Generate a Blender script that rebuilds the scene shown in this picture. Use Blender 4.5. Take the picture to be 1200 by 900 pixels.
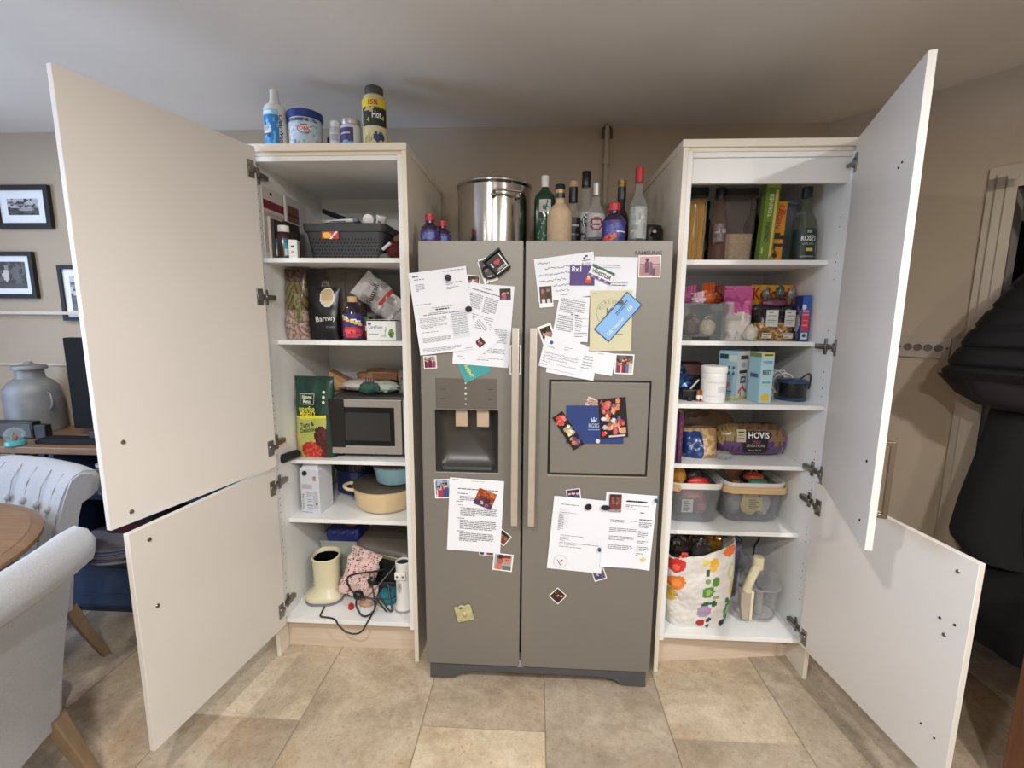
import bpy, math, random
from mathutils import Vector, Matrix, noise, geometry

for _o in list(bpy.data.objects):
    bpy.data.objects.remove(_o)
SC = bpy.context.scene
COL = SC.collection
PI = math.pi

# ---------------------------------------------------------------- camera
_yaw, _pitch, _roll, _fpx = -0.04834, -0.14830, 0.00718, 539.77
_f = Vector((math.sin(_yaw)*math.cos(_pitch), math.cos(_yaw)*math.cos(_pitch), math.sin(_pitch)))
_r = Vector((math.cos(_yaw), -math.sin(_yaw), 0)); _u = _r.cross(_f)
_r2 = _r*math.cos(_roll)+_u*math.sin(_roll); _u2 = _r2.cross(_f)
cam = bpy.data.cameras.new('camera'); cam.sensor_width = 36; cam.lens = 36*_fpx/1200; cam.clip_start = .02
co = bpy.data.objects.new('camera', cam); COL.objects.link(co)
co.matrix_world = Matrix(((_r2.x, _u2.x, -_f.x, .4259), (_r2.y, _u2.y, -_f.y, -1.7905), (_r2.z, _u2.z, -_f.z, 1.5022), (0, 0, 0, 1)))
SC.camera = co

# ---------------------------------------------------------------- world, exposure, lamps
SC.view_settings.view_transform = 'Standard'; SC.view_settings.look = 'None'
SC.view_settings.gamma = 1; SC.view_settings.use_curve_mapping = False
SC.view_settings.exposure = 0.95
wd = bpy.data.worlds.new('world'); SC.world = wd; wd.use_nodes = True
wd.node_tree.nodes['Background'].inputs[0].default_value = (.45, .62, 1, 1)
wd.node_tree.nodes['Background'].inputs[1].default_value = .6

def lamp(name, loc, power, size, col, rot=(0, 0, 0), sy=None):
    l = bpy.data.lights.new(name, 'AREA'); l.energy = power; l.color = col; l.size = size
    l.shape = 'DISK'
    if sy: l.shape = 'RECTANGLE'; l.size_y = sy
    o = bpy.data.objects.new(name, l); COL.objects.link(o); o.location = loc; o.rotation_euler = rot
    return o
WARM = (1, .99, .965)
for _x, _y, _p in ((-.15, -1.9, 18), (1.60, -1.75, 18), (.6, -2.7, 24), (-1.3, -3.1, 3), (1.9, -3.1, 16), (-1.5, -.35, 7)):
    lamp('ceiling_downlight', (_x, _y, 2.40), _p, .11, WARM)
# daylight entering through window_1 in the left wall
lamp('window_daylight', (-3.32, -1.2, 1.5), 62, 1.5, (.55, .72, 1), (0, -PI/2, 0), 1.3)

# ---------------------------------------------------------------- helpers
def lin(c):
    return tuple(((x/255)/12.92 if x/255 <= .04045 else ((x/255+.055)/1.055)**2.4) for x in c)
MATS = {}
def mat(name, c, rough=.5, metal=0, var=.05, scale=12, bump=0, trans=0, emit=0, stretch=None, c2=None, spec=.5, bscale=None, sheen=0):
    if name in MATS: return MATS[name]
    m = bpy.data.materials.new(name); m.use_nodes = True; MATS[name] = m
    n, l = m.node_tree.nodes, m.node_tree.links
    b = n['Principled BSDF']; b.inputs['Roughness'].default_value = rough; b.inputs['Metallic'].default_value = metal
    b.inputs['Transmission Weight'].default_value = trans; b.inputs['Specular IOR Level'].default_value = spec
    if sheen: b.inputs['Sheen Weight'].default_value = sheen
    tc = n.new('ShaderNodeTexCoord'); mp = n.new('ShaderNodeMapping'); l.new(tc.outputs['Object'], mp.inputs[0])
    if stretch: mp.inputs['Scale'].default_value = stretch
    nz = n.new('ShaderNodeTexNoise'); nz.inputs['Scale'].default_value = scale; nz.inputs['Detail'].default_value = 5
    l.new(mp.outputs[0], nz.inputs['Vector'])
    r = n.new('ShaderNodeValToRGB'); l.new(nz.outputs['Fac'], r.inputs[0])
    a = lin(c); d = lin(c2) if c2 else tuple(x*(1-var) for x in a); e = a if c2 else tuple(min(1, x*(1+var)) for x in a)
    r.color_ramp.elements[0].position = .3; r.color_ramp.elements[1].position = .7
    r.color_ramp.elements[0].color = (*d, 1); r.color_ramp.elements[1].color = (*e, 1)
    l.new(r.outputs[0], b.inputs['Base Color'])
    if emit:
        l.new(r.outputs[0], b.inputs['Emission Color']); b.inputs['Emission Strength'].default_value = emit
    if bump:
        bp = n.new('ShaderNodeBump'); bp.inputs['Strength'].default_value = bump; bp.inputs['Distance'].default_value = .004
        if bscale:
            nb = n.new('ShaderNodeTexNoise'); nb.inputs['Scale'].default_value = bscale; nb.inputs['Detail'].default_value = 3
            l.new(mp.outputs[0], nb.inputs['Vector']); l.new(nb.outputs['Fac'], bp.inputs['Height'])
        else: l.new(nz.outputs['Fac'], bp.inputs['Height'])
        l.new(bp.outputs[0], b.inputs['Normal'])
    return m
def clear(name, c, op=.25, rough=.12):
    """thin see-through plastic: part passes straight through, part is a glossy tinted film"""
    if name in MATS: return MATS[name]
    m = mat(name, c, rough, var=.08); n, l = m.node_tree.nodes, m.node_tree.links
    t = n.new('ShaderNodeBsdfTransparent'); t.inputs[0].default_value = (*[min(1, .86+.14*x) for x in lin(c)], 1)
    mx = n.new('ShaderNodeMixShader'); lw = n.new('ShaderNodeLayerWeight'); lw.inputs[0].default_value = .35
    ma = n.new('ShaderNodeMath'); ma.operation = 'MULTIPLY_ADD'; ma.inputs[1].default_value = .26; ma.inputs[2].default_value = op*.5
    ma.use_clamp = True
    l.new(lw.outputs['Facing'], ma.inputs[0]); l.new(ma.outputs[0], mx.inputs[0])
    l.new(t.outputs[0], mx.inputs[1]); l.new(n['Principled BSDF'].outputs[0], mx.inputs[2])
    l.new(mx.outputs[0], n['Material Output'].inputs[0]); return m
def printed(rough=.45):
    k = 'printed ink %.2f' % rough
    if k in MATS: return MATS[k]
    m = bpy.data.materials.new(k); m.use_nodes = True; MATS[k] = m
    n, l = m.node_tree.nodes, m.node_tree.links; b = n['Principled BSDF']; b.inputs['Roughness'].default_value = rough
    a = n.new('ShaderNodeVertexColor'); a.layer_name = 'Col'; l.new(a.outputs[0], b.inputs['Base Color']); return m

class G:
    def __init__(s): s.v = []; s.f = []
    def add(s, v, f):
        k = len(s.v); s.v += [tuple(p) for p in v]; s.f += [tuple(i+k for i in q) for q in f]; return s
    def box(s, x0, x1, y0, y1, z0, z1):
        return s.add([(x, y, z) for z in (z0, z1) for y in (y0, y1) for x in (x0, x1)],
                     [(0, 2, 3, 1), (4, 5, 7, 6), (0, 1, 5, 4), (2, 6, 7, 3), (0, 4, 6, 2), (1, 3, 7, 5)])
    def loft(s, rings, c0=True, c1=True, loop=False):
        n = len(rings[0]); v = [p for r in rings for p in r]; f = []; m = len(rings)
        for i in range(m if loop else m-1):
            a, b = i*n, ((i+1) % m)*n
            f += [(a+j, a+(j+1) % n, b+(j+1) % n, b+j) for j in range(n)]
        if c0 and not loop: f.append(tuple(reversed(range(n))))
        if c1 and not loop: f.append(tuple((m-1)*n+j for j in range(n)))
        return s.add(v, f)
    def lathe(s, prof, c=(0, 0, 0), seg=24, sx=1, sy=1, caps=True):
        return s.loft([[(c[0]+r*sx*math.cos(2*PI*j/seg), c[1]+r*sy*math.sin(2*PI*j/seg), c[2]+z) for j in range(seg)]
                       for r, z in [(max(r, 1e-4), z) for r, z in prof]], caps, caps)
    def tube(s, pts, r, seg=6, loop=False):
        P = [Vector(p) for p in pts]; n = len(P); rings = []; ref = Vector((.13, .27, .95))
        for i in range(n):
            t = (P[(i+1) % n]-P[i-1] if loop else P[min(i+1, n-1)]-P[max(i-1, 0)])
            t = t.normalized() if t.length > 1e-9 else Vector((0, 0, 1))
            a = t.cross(ref)
            if a.length < .05: a = t.cross(Vector((1, 0, 0)))
            a.normalize(); b = t.cross(a); rr = r[i] if isinstance(r, (list, tuple)) else r
            rings.append([P[i]+a*rr*math.cos(2*PI*j/seg)+b*rr*math.sin(2*PI*j/seg) for j in range(seg)])
        return s.loft(rings, loop=loop)
    def prism(s, pts, y0, y1):            # outline in x, z pushed along y
        n = len(pts)
        return s.add([(x, y0, z) for x, z in pts]+[(x, y1, z) for x, z in pts],
                     [tuple(range(n)), tuple(reversed(range(n, 2*n)))]+[(i, i+n, (i+1) % n+n, (i+1) % n) for i in range(n)])
    def slab(s, pts, z0, z1):             # outline in x, y pushed along z
        n = len(pts)
        return s.add([(x, y, z0) for x, y in pts]+[(x, y, z1) for x, y in pts],
                     [tuple(reversed(range(n))), tuple(range(n, 2*n))]+[(i, (i+1) % n, (i+1) % n+n, i+n) for i in range(n)])
    def grid(s, fn, nu, nv):
        return s.add([fn(i/nu, j/nv) for j in range(nv+1) for i in range(nu+1)],
                     [(j*(nu+1)+i, j*(nu+1)+i+1, (j+1)*(nu+1)+i+1, (j+1)*(nu+1)+i) for j in range(nv) for i in range(nu)])
    def ball(s, rx, ry, rz, c=(0, 0, 0), seg=12, amp=0, fr=8, seed=0):
        h = max(4, seg*2//3)
        def p(a, t):
            d = Vector((math.sin(t)*math.cos(a), math.sin(t)*math.sin(a), math.cos(t)))
            k = 1+amp*noise.noise(d*fr*.3+Vector((seed*7.1, seed*3.3, seed)))
            z = c[2]+d.z*rz*k; return (c[0]+d.x*rx*k, c[1]+d.y*ry*k, max(.0008, z) if amp and c[2] > .004 else z)
        return s.loft([[p(2*PI*j/seg, PI-PI*max(.02, min(h-.02, i))/h) for j in range(seg)] for i in range(h+1)])
    def xf(s, m, k0=0):
        s.v = s.v[:k0]+[tuple(m @ Vector(p)) for p in s.v[k0:]]; return s
    def obj(s, name, m, parent=None, loc=(0, 0, 0), rz=0, bev=0, smooth=35, rot=None, cols=None, kind=None, label=None, sub=0):
        me = bpy.data.meshes.new(name); me.from_pydata(s.v, [], s.f); me.validate()
        if smooth:
            me.polygons.foreach_set('use_smooth', [True]*len(me.polygons))
            me.set_sharp_from_angle(angle=math.radians(smooth))
        me.materials.append(m)
        if cols:
            at = me.color_attributes.new('Col', 'FLOAT_COLOR', 'CORNER'); buf = []
            for p in me.polygons:
                c = lin(cols[p.index]); buf += [c[0], c[1], c[2], 1]*p.loop_total
            at.data.foreach_set('color', buf)
        o = bpy.data.objects.new(name, me); COL.objects.link(o)
        if parent: o.parent = parent
        o.location = loc; o.rotation_euler = rot or (0, 0, rz)
        if bev:
            b = o.modifiers.new('bevel', 'BEVEL'); b.width = bev; b.segments = 2; b.limit_method = 'ANGLE'; b.angle_limit = math.radians(40)
        if sub:
            b = o.modifiers.new('subdivision', 'SUBSURF'); b.levels = b.render_levels = sub
        if kind: o['kind'] = kind
        if label: o['label'] = label
        return o
def rr(hw, hd, r, z, n=4, cx=0, cy=0):
    o = []
    for qx, qy, a in ((1, 1, 0), (-1, 1, 1), (-1, -1, 2), (1, -1, 3)):
        for i in range(n+1):
            t = (a+i/n)*PI/2; o.append((cx+qx*(hw-r)+r*math.cos(t), cy+qy*(hd-r)+r*math.sin(t), z))
    return o
def spline(pts, k=6, loop=False):
    P = [Vector(p) for p in pts]; out = []; n = len(P)
    for i in range(n if loop else n-1):
        a, b, c, d = (P[(i+j) % n] if loop else P[min(max(i+j, 0), n-1)] for j in (-1, 0, 1, 2))
        for t in range(k):
            t /= k; out.append(.5*((2*b)+(c-a)*t+(2*a-5*b+4*c-d)*t*t+(3*b-a-3*c+d)*t**3))
    if not loop: out.append(P[-1])
    return out
def tag(o, label, cat, group=None, kind=None):
    o['label'] = label; o['category'] = cat
    if group: o['group'] = group
    if kind: o['kind'] = kind
    return o
def thing(name, label, cat, loc=(0, 0, 0), rz=0, group=None, rot=None):
    o = bpy.data.objects.new(name, None); COL.objects.link(o); o.empty_display_size = .05
    o.location = loc; o.rotation_euler = rot or (0, 0, rz); return tag(o, label, cat, group)
def struct(o): o['kind'] = 'structure'; return o

class Pn:                                  # flat print: a stack of shapes over a ground colour, u right, v up in 0..1
    def __init__(s, bg): s.bg = bg; s.s = []
    def rect(s, a, b, c, d, k): s.s.append((0, a, b, c, d, k)); return s
    def ell(s, x, y, rx, ry, k): s.s.append((1, x, y, rx, ry, k)); return s
    def band(s, x0, y0, x1, y1, w, k): s.s.append((2, x0, y0, x1, y1, k, w)); return s
    def noise(s, sc, k, th=.1): s.s.append((3, sc, th, 0, 0, k)); return s
    def __call__(s, u, v):
        c = s.bg
        for q in s.s:
            if q[0] == 0 and q[1] <= u <= q[2] and q[3] <= v <= q[4]: c = q[5]
            elif q[0] == 1 and ((u-q[1])/q[3])**2+((v-q[2])/q[4])**2 < 1: c = q[5]
            elif q[0] == 2:
                dx, dy = q[3]-q[1], q[4]-q[2]; t = max(0, min(1, ((u-q[1])*dx+(v-q[2])*dy)/(dx*dx+dy*dy+1e-9)))
                if math.hypot(u-q[1]-t*dx, v-q[2]-t*dy) < q[6]: c = q[5]
            elif q[0] == 3 and noise.noise(Vector((u*q[1], v*q[1], q[1]))) > q[2]: c = q[5]
        return c
def paint(name, w, h, nx, ny, fn, parent=None, loc=(0, 0, 0), rz=0, wrap=None, rough=.45, rot=None):
    g = G()
    g.grid((lambda a, b: wrap((a-.5)*w, b*h)) if wrap else (lambda a, b: ((a-.5)*w, 0, b*h)), nx, ny)
    cols = [fn((i+.5)/nx, (j+.5)/ny) for j in range(ny) for i in range(nx)]
    return g.obj(name, printed(rough), parent, loc, rz, cols=cols, rot=rot)
def cyl(r, a0=0):                          # wraps print round a cylinder, front facing -y
    return lambda x, z: (r*math.sin(x/r+a0), -r*math.cos(x/r+a0), z)
def text(s, h, m, parent, loc=(0, 0, 0), rz=0, roll=0, wrap=None, width=None, bold=0, name='lettering', rot=None):
    cu = bpy.data.curves.new('t', 'FONT'); cu.body = s; cu.size = h*1.38; cu.align_x = 'CENTER'; cu.align_y = 'CENTER'
    cu.resolution_u = 2; cu.offset = bold*h
    t = bpy.data.objects.new('t', cu); me = bpy.data.meshes.new_from_object(t); bpy.data.objects.remove(t)
    xs = [v.co.x for v in me.vertices] or [0]; W = max(xs)-min(xs) or 1; k = width/W if width else 1
    ca, sa = math.cos(roll), math.sin(roll)
    for v in me.vertices:
        x, z = v.co.x*k, v.co.y; x, z = x*ca-z*sa, x*sa+z*ca
        v.co = wrap(x+loc[0], z+loc[2]) if wrap else (x, 0, z)
    me.name = name; me.materials.clear(); me.materials.append(m)
    o = bpy.data.objects.new(name, me); COL.objects.link(o); o.parent = parent
    if not wrap: o.location = loc
    o.rotation_euler = rot or (0, 0, rz); return o
SKIN = [(214, 160, 132), (190, 130, 105), (232, 184, 158), (150, 100, 80)]
def crowd(seed, bg, n=5, tops=((150, 40, 60), (40, 50, 90), (210, 210, 220), (60, 60, 60), (160, 90, 120)), border=.07, edge=(236, 232, 230)):
    R = random.Random(seed); p = Pn(bg); p.noise(5, tuple(int(c*.75) for c in bg), .05)
    for i in range(n):
        x = .12+.76*(i+.5)/n+R.uniform(-.05, .05); y = R.uniform(.42, .68); w = R.uniform(.6, 1)*.42/n**.6
        p.rect(x-w, x+w, 0, y-.06, R.choice(tops)); p.ell(x, y+.05, w*.62, w*.8, R.choice(SKIN))
        p.ell(x, y+.05+w*.55, w*.6, w*.4, R.choice([(40, 28, 22), (90, 60, 35), (20, 18, 18)]))
    for a, b, c, d in ((0, border, 0, 1), (1-border, 1, 0, 1), (0, 1, 0, border), (0, 1, 1-border, 1)):
        if border: p.rect(a, b, c, d, edge)
    return p
def bottle(name, label, cat, loc, prof, m, cap, capm, rz=0, group=None, seg=20, sx=1, sy=1):
    t = thing(name, label, cat, loc, rz, group)
    G().lathe(prof, seg=seg, sx=sx, sy=sy).obj('body', m, t)
    G().lathe(cap, seg=seg).obj('cap', capm, t); return t
def pouch(name, w, h, d, fn, parent, loc=(0, 0, 0), rz=0, seed=0, amp=.05, nu=36, nv=22, top=.05, pw=3, rot=None, rough=.4):
    """standing bag: full base, flat sealed top, printed all over"""
    h2 = nu//2
    def T(j):                                # even spacing across the front and back faces
        t = math.sin(PI*((j % h2)/h2-.5)); return (t, -1) if j < h2 else (-t, 1)
    def P(j, v):
        q, sd = T(j); c = math.copysign(abs(q)**(1/.6), q); s = sd*math.sqrt(max(0, 1-c*c))
        t = d/2*max(top, (1-v**pw))*(.72+.28*min(1, v*6)); hw = w/2*(1-.04*math.sin(v*PI))
        x = hw*q; y = t*math.copysign(abs(s)**.8, s)
        k = amp*d*noise.noise(Vector((x*22+seed*5, v*h*22, y*10+seed)))
        return (x+k*.4, y+k*(1 if v < .95 else .3), v*h)
    rings = [[P(j, i/nv) for j in range(nu)] for i in range(nv+1)]
    g = G().loft(rings); cols = []
    for i in range(nv):
        for j in range(nu):
            t = math.sin(PI*(((j % h2)+.5)/h2-.5)); cols.append(fn(.5+.5*(t if j < h2 else -t), (i+.5)/nv))
    cols += [fn(.5, 0), fn(.5, 1)]
    def wrap(x, z):
        v = min(1, max(0, z/h)); t = d/2*max(top, (1-v**pw))*(.72+.28*min(1, v*6))
        q = max(0, 1-abs(x/(w/2*.97))**(1/.6*2))
        return (x, -t*q**.4-.35*amp*d-.0012, z)
    o = g.obj(name, printed(rough), parent, loc, rz, cols=cols, rot=rot)
    return o, wrap
def carton(name, w, d, h, m, parent, loc=(0, 0, 0), rz=0, bev=.0012, rot=None):
    return G().box(-w/2, w/2, -d/2, d/2, 0, h).obj(name, m, parent, loc, rz, bev=bev, rot=rot)

# ---------------------------------------------------------------- materials shared by many things
WALLM = mat('beige wall paint', (171, 156, 138), .9, var=.04, scale=3, bump=.05, bscale=90)
CEILM = mat('white ceiling paint', (217, 212, 206), .95, var=.04, scale=2, bump=.10, bscale=70)
GLOSSW = mat('cream cabinet finish', (226, 217, 202), .38, var=.015, scale=3)
INNERW = mat('white melamine', (230, 230, 228), .42, var=.02, scale=6)
DOORIN = mat('cream door face', (215, 209, 202), .45, var=.03, scale=2.5)
PLINTHM = mat('pale woodgrain plinth', (206, 188, 168), .5, var=.06, scale=8, stretch=(.6, 3, 9))
STEEL = mat('brushed grey steel', (132, 128, 122), .47, .45, var=.03, scale=30, stretch=(.4, 1, 30))
CHROME = mat('polished steel', (200, 196, 190), .16, 1, var=.03)
HANDM = mat('satin steel handle', (205, 197, 186), .38, .75, var=.03, scale=20)
DGREY = mat('dark grey plastic', (66, 64, 63), .5, var=.06)
BLACK = mat('black plastic', (20, 20, 21), .4, var=.1)
BLACKG = mat('gloss black', (10, 10, 11), .15, var=.1)
WHITEP = mat('white plastic', (228, 227, 224), .4, var=.02)
PAPER = mat('white paper', (227, 229, 236), .8, var=.015, scale=4)
CREAMPAPER = mat('cream paper', (205, 200, 168), .8, var=.02)
INK = mat('dark grey ink', (70, 68, 72), .8)
BLACKINK = mat('black ink', (18, 18, 20), .6)
WHITEINK = mat('white ink', (238, 238, 236), .6)
HINGEM = mat('bronzed hinge metal', (136, 131, 125), .28, .9, var=.1)
DARKHOLE = mat('dark hole', (25, 22, 20), .9)
CARD = mat('brown cardboard', (168, 128, 88), .85, var=.06, scale=20)

# ---------------------------------------------------------------- setting
DX, DY = 0.60380, -0.79714                       # run of the angled right wall, from the back corner
def wl(s, off=0): return (1.83+DX*s+DY*off, .66+DY*s-DX*off)   # off > 0 is into the room
struct(G().box(-3.4, 4.4, -4.4, .75, -.06, -.004).obj('floor', mat('pale grout', (150, 136, 118), .9), smooth=0))
FLOOR = bpy.data.objects['floor']
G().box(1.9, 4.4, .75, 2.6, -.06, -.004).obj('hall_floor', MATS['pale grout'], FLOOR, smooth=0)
tm = mat('travertine floor tile', (230, 221, 206), .5, var=.3, scale=3.6, bump=.25, bscale=75, c2=(172, 160, 143))
n, l = tm.node_tree.nodes, tm.node_tree.links
oi = n.new('ShaderNodeObjectInfo'); tc = [q for q in n if q.type == 'TEX_COORD'][0]; mp = [q for q in n if q.type == 'MAPPING'][0]
cx = n.new('ShaderNodeCombineXYZ'); ml = n.new('ShaderNodeMath'); ml.operation = 'MULTIPLY'; ml.inputs[1].default_value = 40
l.new(oi.outputs['Random'], ml.inputs[0]); l.new(ml.outputs[0], cx.inputs[0]); l.new(ml.outputs[0], cx.inputs[2]); l.new(cx.outputs[0], mp.inputs['Location'])
nz_ = [q for q in n if q.type == 'TEX_NOISE'][0]; nz_.inputs['Detail'].default_value = 9; nz_.inputs['Roughness'].default_value = .68; nz_.inputs['Distortion'].default_value = .6
rp = n.new('ShaderNodeValToRGB'); rp.color_ramp.elements[0].color = (*lin((226, 212, 196)), 1); rp.color_ramp.elements[1].color = (*lin((255, 246, 230)), 1)
e = rp.color_ramp.elements.new(.5); e.color = (*lin((216, 208, 200)), 1); l.new(oi.outputs['Random'], rp.inputs[0])
mx = n.new('ShaderNodeMix'); mx.data_type = 'RGBA'; mx.blend_type = 'MULTIPLY'; mx.inputs[0].default_value = 1
ramp = [q for q in n if q.type == 'VALTORGB' and q != rp][0]; l.new(ramp.outputs[0], mx.inputs[6]); l.new(rp.outputs[0], mx.inputs[7])
vs = n.new('ShaderNodeTexNoise'); vs.inputs['Scale'].default_value = 95; vs.inputs['Detail'].default_value = 2; l.new(mp.outputs[0], vs.inputs['Vector'])
vr = n.new('ShaderNodeValToRGB'); vr.color_ramp.elements[0].position = .28; vr.color_ramp.elements[1].position = .40
vr.color_ramp.elements[0].color = (.45, .4, .34, 1); l.new(vs.outputs['Fac'], vr.inputs[0])
m2 = n.new('ShaderNodeMix'); m2.data_type = 'RGBA'; m2.blend_type = 'MULTIPLY'; m2.inputs[0].default_value = .45
l.new(mx.outputs[2], m2.inputs[6]); l.new(vr.outputs[0], m2.inputs[7]); 
gr = n.new('ShaderNodeTexNoise'); gr.inputs['Scale'].default_value = 38; gr.inputs['Detail'].default_value = 6; gr.inputs['Roughness'].default_value = .75; l.new(mp.outputs[0], gr.inputs['Vector'])
gq = n.new('ShaderNodeValToRGB'); gq.color_ramp.elements[0].position = .36; gq.color_ramp.elements[1].position = .62; gq.color_ramp.elements[0].color = (.50, .46, .41, 1); l.new(gr.outputs['Fac'], gq.inputs[0])
m3 = n.new('ShaderNodeMix'); m3.data_type = 'RGBA'; m3.blend_type = 'MULTIPLY'; m3.inputs[0].default_value = .38; l.new(m2.outputs[2], m3.inputs[6]); l.new(gq.outputs[0], m3.inputs[7])
rs = n.new('ShaderNodeTexNoise'); rs.inputs['Scale'].default_value = 2.6; rs.inputs['Detail'].default_value = 5; rs.inputs['Distortion'].default_value = 1.2; l.new(mp.outputs[0], rs.inputs['Vector'])
rq = n.new('ShaderNodeValToRGB'); rq.color_ramp.elements[0].position = .52; rq.color_ramp.elements[1].position = .70; rq.color_ramp.elements[0].color = (1, 1, 1, 1); rq.color_ramp.elements[1].color = (.92, .76, .60, 1); l.new(rs.outputs['Fac'], rq.inputs[0])
m4 = n.new('ShaderNodeMix'); m4.data_type = 'RGBA'; m4.blend_type = 'MULTIPLY'; m4.inputs[0].default_value = .5; l.new(m3.outputs[2], m4.inputs[6]); l.new(rq.outputs[0], m4.inputs[7])
l.new(m4.outputs[2], n['Principled BSDF'].inputs['Base Color'])
TW, TL = .457, .900
tile0 = G().box(.0015, TW-.0015, .0015, TL-.0015, -.004, 0)
tile0.v[4:] = [(x+(.001 if x < .2 else -.001), y+(.001 if y < .2 else -.001), z) for x, y, z in tile0.v[4:]]
t0 = None
for i in range(-6, 8):
    for j in range(-2, 3):
        x = .028+i*TW; y = -.312+j*TL-(0 if i % 2 == 0 else TL/2)
        if y > .75-TL and x < 1.7 and y > .3: continue
        if y < -1.55: continue
        if t0 is None: t0 = tile0.obj('floor_tile', tm, FLOOR, (x, y, 0), smooth=0)
        else:
            c = t0.copy(); COL.objects.link(c); c.location = (x, y, 0)
struct(G().box(-3.4, 4.4, -4.4, 2.6, 2.43, 2.5).obj('ceiling', CEILM, smooth=0))
struct(G().box(-3.4, 1.83, .66, .76, 0, 2.43).obj('wall_back', WALLM, smooth=0))
struct(G().box(-3.4, 4.4, -4.5, -4.4, 0, 2.43).obj('wall_front', mat('pale wall paint', (190, 180, 165), .9), smooth=0))
def wseg(name, s0, s1, z0, z1, m=WALLM, o0=0, o1=-.1):
    return struct(G().slab([wl(s0, o0), wl(s1, o0), wl(s1, o1), wl(s0, o1)], z0, z1).obj(name, m, smooth=0))
wseg('wall_right', -.05, .66, 0, 2.43); wseg('wall_right', .66, 1.5, 2.02, 2.43); wseg('wall_right', 1.5, 3.0, 0, 2.43)
xa, ya = wl(3.0)
struct(G().box(xa-.06, xa+.04, -4.4, ya+.02, 0, 2.43).obj('wall_right', WALLM, smooth=0))
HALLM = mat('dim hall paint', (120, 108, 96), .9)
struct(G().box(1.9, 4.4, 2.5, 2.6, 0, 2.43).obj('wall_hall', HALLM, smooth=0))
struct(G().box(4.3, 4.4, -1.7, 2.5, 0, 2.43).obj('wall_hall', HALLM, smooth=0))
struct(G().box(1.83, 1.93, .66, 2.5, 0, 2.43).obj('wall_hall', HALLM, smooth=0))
ARCH = mat('off white door frame paint', (176, 164, 148), .55, var=.03)
g = G()
for o, w in ((.012, .085), (.022, .06), (.03, .03)):
    g.slab([wl(.675-w, o), wl(.675, o), wl(.675, 0), wl(.675-w, 0)], 0, 2.035)
    g.slab([wl(1.5, o), wl(1.5+w, o), wl(1.5+w, 0), wl(1.5, 0)], 0, 2.035)
    g.slab([wl(.675-w, o), wl(1.5+w, o), wl(1.5+w, 0), wl(.675-w, 0)], 1.99, 1.99+w)
g.slab([wl(.655, 0), wl(.675, 0), wl(.675, -.12), wl(.655, -.12)], 0, 2.0)
struct(g.obj('trim_1', ARCH, smooth=0))
# left wall with the daylit window
for a, b, c, d in ((-4.4, -1.95, 0, 2.43), (-.45, .76, 0, 2.43), (-1.95, -.45, 0, .85), (-1.95, -.45, 2.15, 2.43)):
    struct(G().box(-3.3, -3.2, a, b, c, d).obj('wall_left', WALLM, smooth=0))
wf = struct(G().box(-3.28, -3.22, -1.95, -1.90, .85, 2.15).box(-3.28, -3.22, -.5, -.45, .85, 2.15).box(-3.28, -3.22, -1.9, -.5, .85, .9)
            .box(-3.28, -3.22, -1.9, -.5, 2.1, 2.15).box(-3.27, -3.23, -1.22, -1.18, .9, 2.1).obj('window_1', WHITEP, smooth=0))
G().box(-3.252, -3.248, -1.9, -.5, .9, 2.1).obj('window_pane', clear('window glass', (235, 242, 250), .04, .02), wf, smooth=0)
struct(G().box(-3.2, -2.02, .632, .66, 1.488, 1.504).obj('trim_2', mat('ledge paint', (196, 186, 172), .6), smooth=0))
struct(G().box(-3.2, -2.0, .650, .66, 1.205, 1.215).obj('trim_3', MATS['ledge paint'], smooth=0))
p = thing('wall_pipe', 'painted pipe running up the back wall above the bottles', 'pipe', (.765, .635, 1.0))
G().tube([(0, 0, 0), (0, 0, 1.42)], .011, 10).obj('pipe_run', WALLM, p)
G().tube([(0, 0, 1.24), (0, 0, 1.265)], .017, 10).obj('pipe_clip', WALLM, p)
G().tube([(-.022, 0, 1.36), (-.02, 0, 1.405), (0, 0, 1.425), (.02, 0, 1.405), (.022, 0, 1.36)], .006, 6).obj('pipe_collar', mat('rust brown', (84, 62, 48), .8), p)
# socket plate on the angled wall
ang = math.atan2(DY, DX)
p = thing('socket_plate', 'wide grey switch and aerial plate on the right wall', 'socket', (*wl(.462, .001), 1.333), ang)
PLATE = mat('greyed white plate', (166, 154, 146), .5)
G().box(-.088, .088, -.009, 0, 0, .088).obj('plate', PLATE, p, bev=.002)
for k in range(4):
    G().lathe([(.015, 0), (.015, .003), (.011, .003), (.010, .001)], seg=16).xf(Matrix.Rotation(PI/2, 4, 'X')).obj('outlet', mat('grey outlet', (104, 92, 86), .5), p, (-.051+k*.034, -.009, .044))
for k in (-1, 1): G().lathe([(.004, 0), (.004, .001)], seg=8).xf(Matrix.Rotation(PI/2, 4, 'X')).obj('screw', DGREY, p, (k*.078, -.009, .044))
G().box(.092, .15, -.012, 0, -.004, .09).obj('switch_frosted_cover', PLATE, p, bev=.002)

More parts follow.
